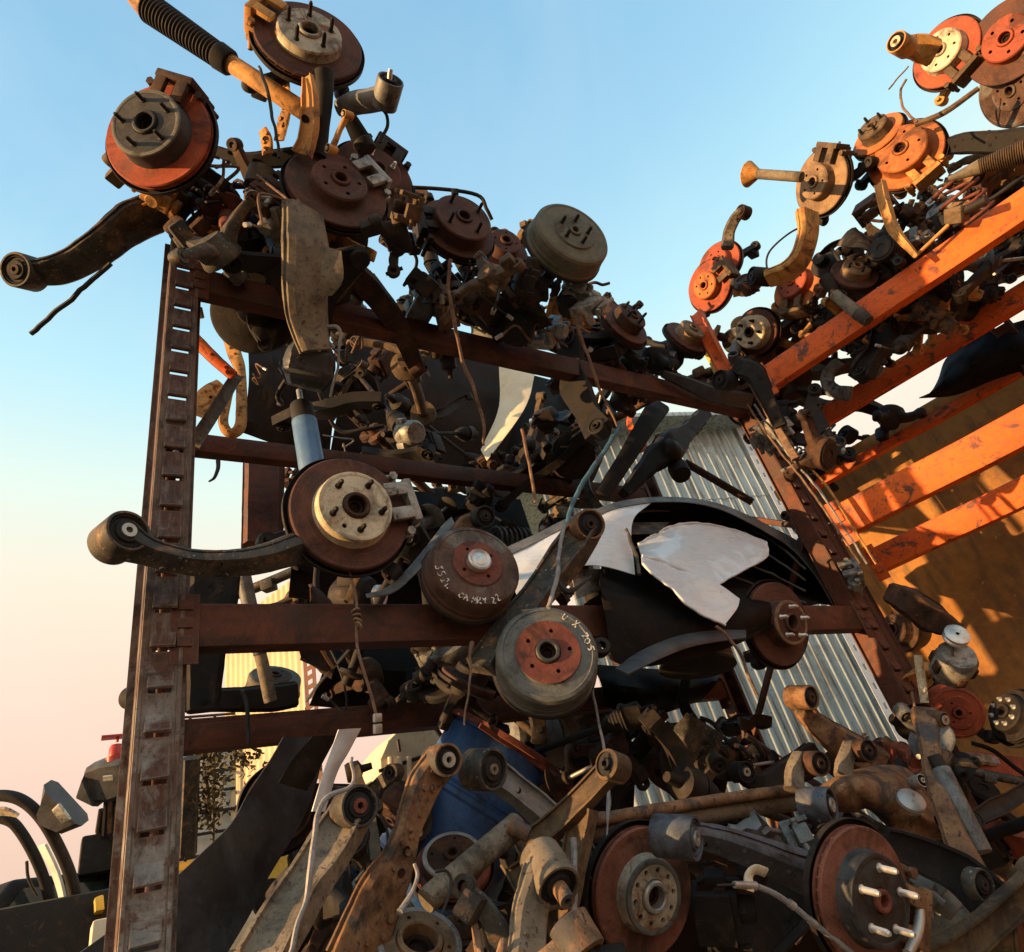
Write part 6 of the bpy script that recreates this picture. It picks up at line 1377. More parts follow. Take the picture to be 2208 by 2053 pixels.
def c_plate(root, m, r):
    a, b = r.uniform(.18, .3), r.uniform(.12, .2); rows = []
    for i in range(9):
        rows.append([V((a * (j / 9 - .5) * (1 - .3 * abs(i / 8 - .5)), b * (i / 8 - .5), .05 * math.sin(j * .5 + i * .2) + .02 * r.random() * (1 if r.random() < .2 else .1))) for j in range(10)])
    MB().sheet(rows, .003).build('plate_body', m, root, 35)
    MB().sweep([(-a * .4, -b * .5, 0), (a * .4, -b * .5, .0)], .02, .012, V((0, 0, 1))).build('plate_flange', m, root)
KINDS = {'control_arm': (c_control_arm, 'control arm', 'suspension arm', 'loose control arms'), 'trailing_arm': (c_trailing_arm, 'link arm', 'suspension arm', 'loose link arms'), 'wheel_knuckle': (c_knuckle, 'wheel knuckle', 'wheel knuckle', 'loose wheel knuckles'),
         'coil_spring': (c_spring, 'coil spring', 'spring', 'loose coil springs'), 'suspension_strut': (c_strut, 'strut', 'strut', 'loose struts'), 'drive_shaft': (c_shaft, 'drive shaft', 'drive shaft', 'loose drive shafts'),
         'brake_caliper': (c_caliper, 'brake caliper', 'brake caliper', 'loose brake calipers'), 'brake_disc_assembly': (c_disc, 'brake disc', 'brake disc', 'discs buried in the pile'), 'brake_drum_assembly': (c_drum, 'brake drum', 'brake drum', 'drums buried in the pile'),
         'anti_roll_bar': (c_bar, 'anti-roll bar', 'bar', 'loose anti-roll bars'), 'cross_member': (c_member, 'cross member', 'cross member', 'loose cross members'), 'brake_hose': (c_hose, 'brake hose', 'hose', 'loose brake hoses'),
         'alternator': (c_alternator, 'alternator', 'alternator', 'loose alternators'), 'axle_tube': (c_axle, 'axle tube', 'axle', 'loose axle tubes'), 'shield_plate': (c_plate, 'bent shield plate', 'plate', 'loose shield plates')}
ADJ = {'arm_black': 'black', 'iron_dark': 'greasy dark', 'iron_rusty': 'rusty brown', 'iron_tan': 'dusty tan', 'arm_orange': 'ochre', 'arm_galv': 'grey', 'arm_rust': 'rust-red', 'alloy': 'pale metal', 'arm_dusty': 'dusty', 'wire_black': 'black', 'wire_rust': 'brown', 'arm_grey': 'dark grey', 'rust_paint_red': 'red-brown', 'black_sheet': 'black', 'brown_sheet': 'dark brown', 'disc_rust_red': 'orange-red', 'disc_tan': 'pale rusty', 'wire_grey': 'grey', 'blue_damper': 'faded blue', 'arm_blue': 'slate blue'}
PROTO = {}
CLUTTER = []
def proto(kind, mat, v):
    """one finished part of each kind, colour and shape variant, with sample points for the sight-line test"""
    key = (kind, mat, v)
    if key not in PROTO:
        f, word, cat, grp = KINDS[kind]
        root = thing(kind, None, cat, None, grp); f(root, mat, random.Random(hash_key(key)))
        kids = [o for o in PENDING_CHILDREN() if o.parent == root]
        pts = []
        for o in kids:
            vs = o.data.vertices; st = max(1, len(vs) // 40)
            pts += [o.matrix_basis @ vs[i].co for i in range(0, len(vs), st)]
            lg = [e for e in o.data.edges if (vs[e.vertices[0]].co - vs[e.vertices[1]].co).length > .05]
            for e in lg[::max(1, len(lg) // 4)]:
                a, b = vs[e.vertices[0]].co, vs[e.vertices[1]].co; k = int((a - b).length / .025)
                pts += [o.matrix_basis @ a.lerp(b, (i + .5) / k) for i in range(k)]
        PROTO[key] = [root, kids, pts, False]
    return PROTO[key]
_seen_n = [0]
def PENDING_CHILDREN():
    a = list(COL.objects)[-16:]
    return a
def put(kind, mat, P, rot, shelf, sc, v, ok, sun=True):
    f, word, cat, grp = KINDS[kind]
    M = Matrix.Translation(P) @ rot @ Matrix.Scale(sc, 4)
    pr = proto(kind, mat, v)
    if ok:
        bad = [ok(M @ p) for p in pr[2]]
        if bad.count(2) > len(bad) * .03 or bad.count(1) > len(bad) * .045: return None
        if sun and sum(shades_wall(M @ p) for p in pr[2]) > len(bad) * .12: return None
    if pr[3]:
        root = pr[0].copy(); COL.objects.link(root)
        for ch in pr[1]:
            c = ch.copy(); COL.objects.link(c); c.parent = root
    else: root = pr[0]; pr[3] = True
    root.matrix_world = M
    CLUTTER.append((root, word, mat, shelf, P.copy()))
    return root
def hash_key(k): return sum(ord(ch) * (i + 7) for i, ch in enumerate(str(k)))
def rand_rot(r, flat=.5):
    M = Matrix.Rotation(r.uniform(0, 2 * PI), 4, 'Z') @ Matrix.Rotation(r.gauss(0, flat), 4, 'X') @ Matrix.Rotation(r.gauss(0, flat), 4, 'Y') 
    if r.random() < .45: M = M @ Matrix.Rotation(PI / 2, 4, r.choice('XY'))
    return M
def fill(n, box, shelf, kinds, mats, seed, frame=None, ok=None, flat=.5, prof=None):
    r = random.Random(seed); k = t = 0
    while k < n and t < n * 30:
        t += 1
        u, v, w = (r.random() for _ in range(3))
        p = V((box[0] + (box[1] - box[0]) * u, box[2] + (box[3] - box[2]) * v, box[4] + (box[5] - box[4]) * w * (prof(u) if prof else 1)))
        if frame: p = frame(p)
        if ok and ok(p): continue
        kd = r.choice(kinds); mt = r.choice(mats)
        if kd == 'brake_hose': mt = r.choice(('wire_black', 'wire_rust'))
        if kd in ('alternator',): mt = r.choice(('alloy', 'iron_dark'))
        if kd == 'suspension_strut': mt = r.choice(('blue_damper', 'arm_galv', 'arm_black', 'rust_paint_red', 'arm_black'))
        if kd == 'coil_spring': mt = r.choice(('rust_paint_red', 'iron_rusty', 'arm_blue', 'arm_black'))
        if kd == 'brake_caliper' and r.random() < .35: mt = r.choice(('alloy', 'arm_galv'))
        if put(kd, mt, p, rand_rot(r, flat), shelf, r.uniform(.85, 1.15), r.randrange(3), ok): k += 1
BIG = ['control_arm', 'trailing_arm', 'wheel_knuckle', 'cross_member', 'suspension_strut', 'drive_shaft', 'brake_disc_assembly', 'axle_tube', 'coil_spring', 'wheel_knuckle', 'cross_member']
ALL = BIG + ['brake_caliper', 'anti_roll_bar', 'brake_hose', 'brake_hose', 'brake_caliper', 'alternator', 'brake_drum_assembly', 'shield_plate', 'shield_plate']
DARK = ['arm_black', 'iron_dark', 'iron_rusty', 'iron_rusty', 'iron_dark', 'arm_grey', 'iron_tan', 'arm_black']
SUNNY = ['iron_tan', 'arm_orange', 'iron_rusty', 'iron_dark', 'arm_black', 'arm_rust', 'iron_tan']  # warmer mix: sunlit tones put into the parts' colours
# open sky, open ground between beams, patches of shed and wall that stay clear (full-picture outline points)
for poly in ([(720, -300), (790, 140), (792, 200), (735, 262), (800, 262), (870, 335), (1000, 425), (1100, 395), (1182, 480), (1185, 575), (1270, 622), (1330, 606), (1322, 540), (1370, 465), (1405, 395), (1435, 300), (1560, 290), (1650, 250), (1740, 190), (1715, 70), (1830, 15), (1960, -300)],
             [(-400, -300), (265, -300), (300, 100), (185, 190), (185, 290), (250, 365), (120, 480), (0, 480), (10, 570), (180, 575), (290, 470), (338, 470), (290, 990), (170, 990), (170, 1095), (285, 1115), (220, 2100), (-400, 2100)],
             [(430, 165), (540, 245), (505, 285), (440, 230)], [(390, 690), (440, 720), (392, 780)], [(388, 915), (475, 925), (480, 1040), (388, 1075)], [(430, 1262), (600, 1262), (560, 1330), (430, 1330)],
             [(1640, 1040), (2100, 815), (2100, 1230), (1880, 1180), (1740, 1140)], [(1620, 950), (1700, 890), (2100, 700), (2100, 800), (1640, 1015)],
             [(1190, 890), (1275, 812), (1430, 845), (1545, 1010), (1390, 965), (1200, 975)], [(1440, 1300), (1600, 1270), (1670, 1240), (1745, 1410), (1560, 1430)],
             [(740, 495), (790, 500), (790, 570), (735, 560)], [(1690, 740), (1830, 660), (1850, 690), (1700, 790)], [(1590, 740), (1660, 690), (1660, 760), (1600, 790)], [(330, 1470), (520, 1440), (480, 1600), (380, 1700), (330, 1700)], [(225, 1700), (560, 1560), (420, 1900), (225, 1900)]):
    keep_open(poly)
keep_circle(*px('h', 980, 640), 90, 2.0); keep_circle(*px('h', 720, 260), 60, 2.4); keep_circle(*px('h', 1400, 230), 60, 2.2); keep_open([(1880, 1180), (2100, 1200), (2100, 1335), (1905, 1335), (1890, 1260)]); keep_circle(*px('i', 1665, 185), 66, 9); keep_circle(*px('i', 1925, 200), 60, 2.6); keep_circle(*px('n', 605, 276), 30, 9); keep_circle(*px('n', 600, 380), 45, 2)
for q in ((385, 560), (460, 580), (520, 590), (700, 640), (800, 665), (900, 690)): keep_circle(*px('z', *q), 16, 1.3)
def hand(kind, mat, c, u, v, d, rx, ry, rz, shelf, sc=1.0, var=0):
    put(kind, mat, at_d(px(c, u, v), d), Matrix.Rotation(R(rz), 4, 'Z') @ Matrix.Rotation(R(rx), 4, 'X') @ Matrix.Rotation(R(ry), 4, 'Y'), shelf, sc, var, None)
hand('wheel_knuckle', 'iron_tan', 'a', 1020, 1120, 2.12, 80, 10, 20, 'top shelf', 1.0, 0)
hand('brake_caliper', 'iron_rusty', 'a', 1130, 1210, 2.05, 60, 0, 40, 'top shelf', 1.0, 1)
hand('drive_shaft', 'iron_dark', 'a', 1230, 1060, 2.15, 70, 20, 60, 'top shelf', .8, 1)
hand('brake_disc_assembly', 'iron_dark', 'a', 1400, 1330, 2.25, 100, 0, -20, 'top shelf', .9, 0)
hand('control_arm', 'arm_orange', 'a', 1160, 1290, 2.02, 90, 0, 10, 'top shelf', .45, 1)
hand('coil_spring', 'iron_rusty', 'a', 1300, 1150, 2.1, 30, 60, 0, 'top shelf', .8, 0)
hand('wheel_knuckle', 'iron_rusty', 'a', 1480, 1080, 2.2, 40, 10, 90, 'top shelf', .9, 2)
hand('brake_caliper', 'arm_orange', 'a', 920, 1100, 2.0, 20, 0, 100, 'top shelf', .7, 0)
hand('brake_hose', 'wire_rust', 'a', 1250, 900, 1.95, 0, 0, 0, 'top shelf', 1.0, 1)
for k, (kd, u, v, dd, mt) in enumerate((('brake_caliper', 760, 540, 2.0, 'iron_tan'), ('wheel_knuckle', 700, 720, 2.05, 'iron_dark'), ('wheel_knuckle', 1180, 920, 2.2, 'iron_tan'), ('brake_caliper', 1340, 960, 2.25, 'iron_dark'), ('brake_caliper', 1650, 1100, 2.3, 'alloy'))):
    hand(kd, mt, 'b', u, v, dd, 60 + 20 * k, 10 * k, 47 * k, 'top shelf', .85, k % 3)
SUNPATCH = set(); _o = set(OPEN); OPEN.clear()
keep_open([(1650, 1000), (1640, 940), (1990, 790), (1990, 1000), (1900, 1170), (1745, 1130)]); SUNPATCH |= OPEN; OPEN.clear(); OPEN |= _o
_wp = r2pt(0, 1.27, 0)
def shades_wall(P):
    """does this point throw its shadow on the sunlit patch of the wall?"""
    t = (P - _wp).dot(n2) / SUN.dot(n2)
    if t < 0: return False
    x, y = scr(P - SUN * t); return (int(x // CELL), int(y // CELL)) in SUNPATCH
up_prof = lambda u: 1.0 if u < .4 else 1.0 - .72 * (u - .4) / .6
SMALL = ['brake_caliper', 'brake_hose', 'brake_hose', 'wheel_knuckle', 'brake_caliper', 'suspension_strut', 'shield_plate', 'control_arm']
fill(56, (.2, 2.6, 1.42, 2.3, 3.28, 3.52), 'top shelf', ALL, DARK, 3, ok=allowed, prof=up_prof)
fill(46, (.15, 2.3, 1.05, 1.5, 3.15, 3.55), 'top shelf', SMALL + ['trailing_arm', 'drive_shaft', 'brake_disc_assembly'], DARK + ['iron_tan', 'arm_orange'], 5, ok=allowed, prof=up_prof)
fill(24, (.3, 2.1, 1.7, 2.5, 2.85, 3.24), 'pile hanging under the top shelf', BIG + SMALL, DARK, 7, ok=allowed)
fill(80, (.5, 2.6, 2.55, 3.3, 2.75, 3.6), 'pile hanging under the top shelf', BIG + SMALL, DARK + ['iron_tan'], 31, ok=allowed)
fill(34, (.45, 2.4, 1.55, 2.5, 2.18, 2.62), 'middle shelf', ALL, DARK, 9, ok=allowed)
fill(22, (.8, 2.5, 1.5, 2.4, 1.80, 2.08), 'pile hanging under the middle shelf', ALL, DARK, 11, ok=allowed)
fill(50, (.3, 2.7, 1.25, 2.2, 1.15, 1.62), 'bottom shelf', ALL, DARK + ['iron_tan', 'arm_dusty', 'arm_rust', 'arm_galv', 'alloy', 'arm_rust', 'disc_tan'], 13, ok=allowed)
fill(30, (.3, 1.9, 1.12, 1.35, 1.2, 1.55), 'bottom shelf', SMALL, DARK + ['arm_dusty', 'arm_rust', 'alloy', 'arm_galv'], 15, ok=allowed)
# orange rack
fr = lambda p: r2pt(p.x, p.y, p.z)
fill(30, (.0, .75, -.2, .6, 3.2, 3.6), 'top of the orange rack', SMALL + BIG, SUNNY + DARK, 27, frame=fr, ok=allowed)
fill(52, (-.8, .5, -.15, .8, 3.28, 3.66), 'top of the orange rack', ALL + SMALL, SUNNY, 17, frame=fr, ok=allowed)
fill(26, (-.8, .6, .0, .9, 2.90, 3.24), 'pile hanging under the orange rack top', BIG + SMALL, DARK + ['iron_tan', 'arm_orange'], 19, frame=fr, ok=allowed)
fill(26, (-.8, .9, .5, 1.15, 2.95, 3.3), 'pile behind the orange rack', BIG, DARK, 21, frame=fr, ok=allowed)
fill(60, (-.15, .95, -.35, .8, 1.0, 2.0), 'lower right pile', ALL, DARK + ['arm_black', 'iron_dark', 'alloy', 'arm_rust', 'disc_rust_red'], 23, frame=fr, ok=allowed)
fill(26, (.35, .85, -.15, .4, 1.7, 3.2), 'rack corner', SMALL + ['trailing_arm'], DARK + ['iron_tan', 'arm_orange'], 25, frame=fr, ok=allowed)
def poly_pick(poly, r):
    P = [px('z', *q) for q in poly]; xs = [p[0] for p in P]; ys = [p[1] for p in P]
    while True:
        x, y = r.uniform(min(xs), max(xs)), r.uniform(min(ys), max(ys)); ins = False
        for (xa, ya), (xb, yb) in zip(P, P[1:] + P[:1]):
            if (ya > y) != (yb > y) and x < (xb - xa) * (y - ya) / (yb - ya) + xa: ins = not ins
        if ins: return (x, y)
def stuff_gap(n, poly, place, lo, hi, shelf, kinds, mats, seed, sc=(.6, .9)):
    """smaller parts wedged where the pile still has gaps"""
    r = random.Random(seed); k = t = 0
    while k < n and t < n * 25:
        t += 1; p = place(poly_pick(poly, r), r.uniform(lo, hi)); kd = r.choice(kinds); mt = r.choice(mats)
        if kd == 'brake_hose': mt = r.choice(('wire_black', 'wire_rust', 'wire_grey'))
        if allowed(p): continue
        if put(kd, mt, p, rand_rot(r, .9), shelf, r.uniform(*sc), r.randrange(3), allowed, False): k += 1
THIN = ['anti_roll_bar', 'brake_hose', 'trailing_arm', 'drive_shaft', 'suspension_strut', 'wheel_knuckle', 'brake_caliper', 'brake_hose', 'axle_tube', 'control_arm', 'wheel_knuckle', 'brake_disc_assembly']
stuff_gap(46, [(480, 620), (700, 640), (1020, 740), (1180, 800), (1130, 960), (800, 920), (480, 860)], at_y, 2.5, 3.0, 'pile hanging under the top shelf', THIN, DARK + ['arm_orange', 'iron_rusty'], 41, (.8, 1.2))
stuff_gap(34, [(740, 330), (870, 390), (1000, 450), (1100, 560), (1300, 660), (1420, 750), (1400, 790), (1100, 690), (760, 600), (680, 560)], at_y, 1.35, 2.0, 'top shelf', THIN, DARK + ['iron_rusty'], 43)
stuff_gap(40, [(1440, 640), (1600, 520), (1740, 430), (1880, 330), (2000, 240), (2000, 380), (1700, 570), (1500, 720)], at_r2, -.1, .6, 'top of the orange rack', THIN, SUNNY, 45)
stuff_gap(26, [(1530, 770), (1750, 620), (2000, 450), (2000, 560), (1620, 820)], at_r2, .1, .75, 'pile hanging under the orange rack top', THIN, DARK + ['arm_orange'], 47)
stuff_gap(22, [(1700, 1200), (1800, 1260), (1800, 1420), (2000, 1420), (2000, 1860), (1850, 1860), (1780, 1500)], at_r2, -.25, .5, 'lower right pile', THIN, DARK, 49)
stuff_gap(24, [(560, 1240), (1000, 1250), (1180, 1380), (1180, 1560), (900, 1560), (560, 1380)], at_y, 1.8, 2.5, 'pile hanging under the middle shelf', THIN, DARK, 51)
stuff_gap(14, [(1180, 1370), (1420, 1350), (1440, 1450), (1380, 1510), (1220, 1470)], at_y, 1.7, 2.2, 'pile hanging under the middle shelf', THIN, ['arm_black', 'iron_dark', 'iron_rusty'], 53)
stuff_gap(14, [(560, 1480), (760, 1440), (900, 1560), (700, 1800), (480, 1800)], at_y, 1.5, 2.0, 'bottom shelf', THIN, DARK + ['alloy', 'arm_dusty'], 55)
REG[0] = False
# added dark sheets that block light and stand for shade in the racks
def shade_panel(label, y, pts_a, pts_b, mat, c='z', seed=0):
    return patch('shade_backing', label, 'shade backing', [Y(c, y, pts_a), Y(c, y - .08, [((a[0] + b[0]) / 2 + 8, (a[1] + b[1]) / 2) for a, b in zip(pts_a, pts_b)]), Y(c, y, pts_b)], mat, .004, 16, 12, .05, crumple=.05, seed=seed)
shade_panel('added dark backing sheet behind the top-shelf pile, left of the yellowish door panel', 3.1, [(670, 600), (820, 640), (1015, 715)], [(640, 885), (790, 905), (965, 925)], 'brown_sheet', seed=1)
shade_panel('added dark backing sheet behind the top-shelf pile, just right of the yellowish door panel', 3.15, [(985, 715), (1110, 750), (1200, 785)], [(940, 940), (1050, 955), (1135, 970)], 'black_sheet', seed=2)
shade_panel('added black backing sheet standing behind the brown drum on the middle shelf', 2.6, [(560, 930), (760, 950), (1010, 970)], [(560, 1160), (760, 1180), (1060, 1180)], 'black_sheet', seed=3)
shade_panel('added black backing sheet behind the middle and lower back beams, left of the grey drum', 2.4, [(640, 1230), (800, 1240), (1040, 1250)], [(600, 1370), (790, 1385), (1060, 1390)], 'black_sheet', seed=4)
shade_panel('added dark backing sheet behind the upper back beam, beside the blue damper', 2.8, [(480, 640), (560, 660), (640, 680)], [(470, 840), (560, 870), (640, 880)], 'brown_sheet', seed=5)
shade_panel('added black backing sheet hanging under the lower back beam, right of the grey drum', 2.2, [(1150, 1290), (1280, 1300), (1400, 1300)], [(1170, 1370), (1260, 1390), (1360, 1360)], 'black_sheet', seed=6)
shade_panel('added black backing sheet low in the bottom shelf, behind the dusty damper tube', 3.1, [(560, 1520), (850, 1520), (1180, 1480)], [(540, 1900), (850, 1900), (1180, 1900)], 'black_sheet', seed=7)
shade_panel('added dark backing sheet low in the bottom shelf, behind the speckled disc', 2.1, [(1150, 1590), (1400, 1600), (1700, 1640)], [(1150, 1900), (1400, 1900), (1700, 1900)], 'brown_sheet', seed=8)
shade_panel('added dark backing sheet standing behind the grey quilted roll, left of the corrugated shed', 3.3, [(1040, 1400), (1120, 1390), (1215, 1380)], [(1030, 1600), (1120, 1600), (1230, 1590)], 'black_sheet', seed=9)
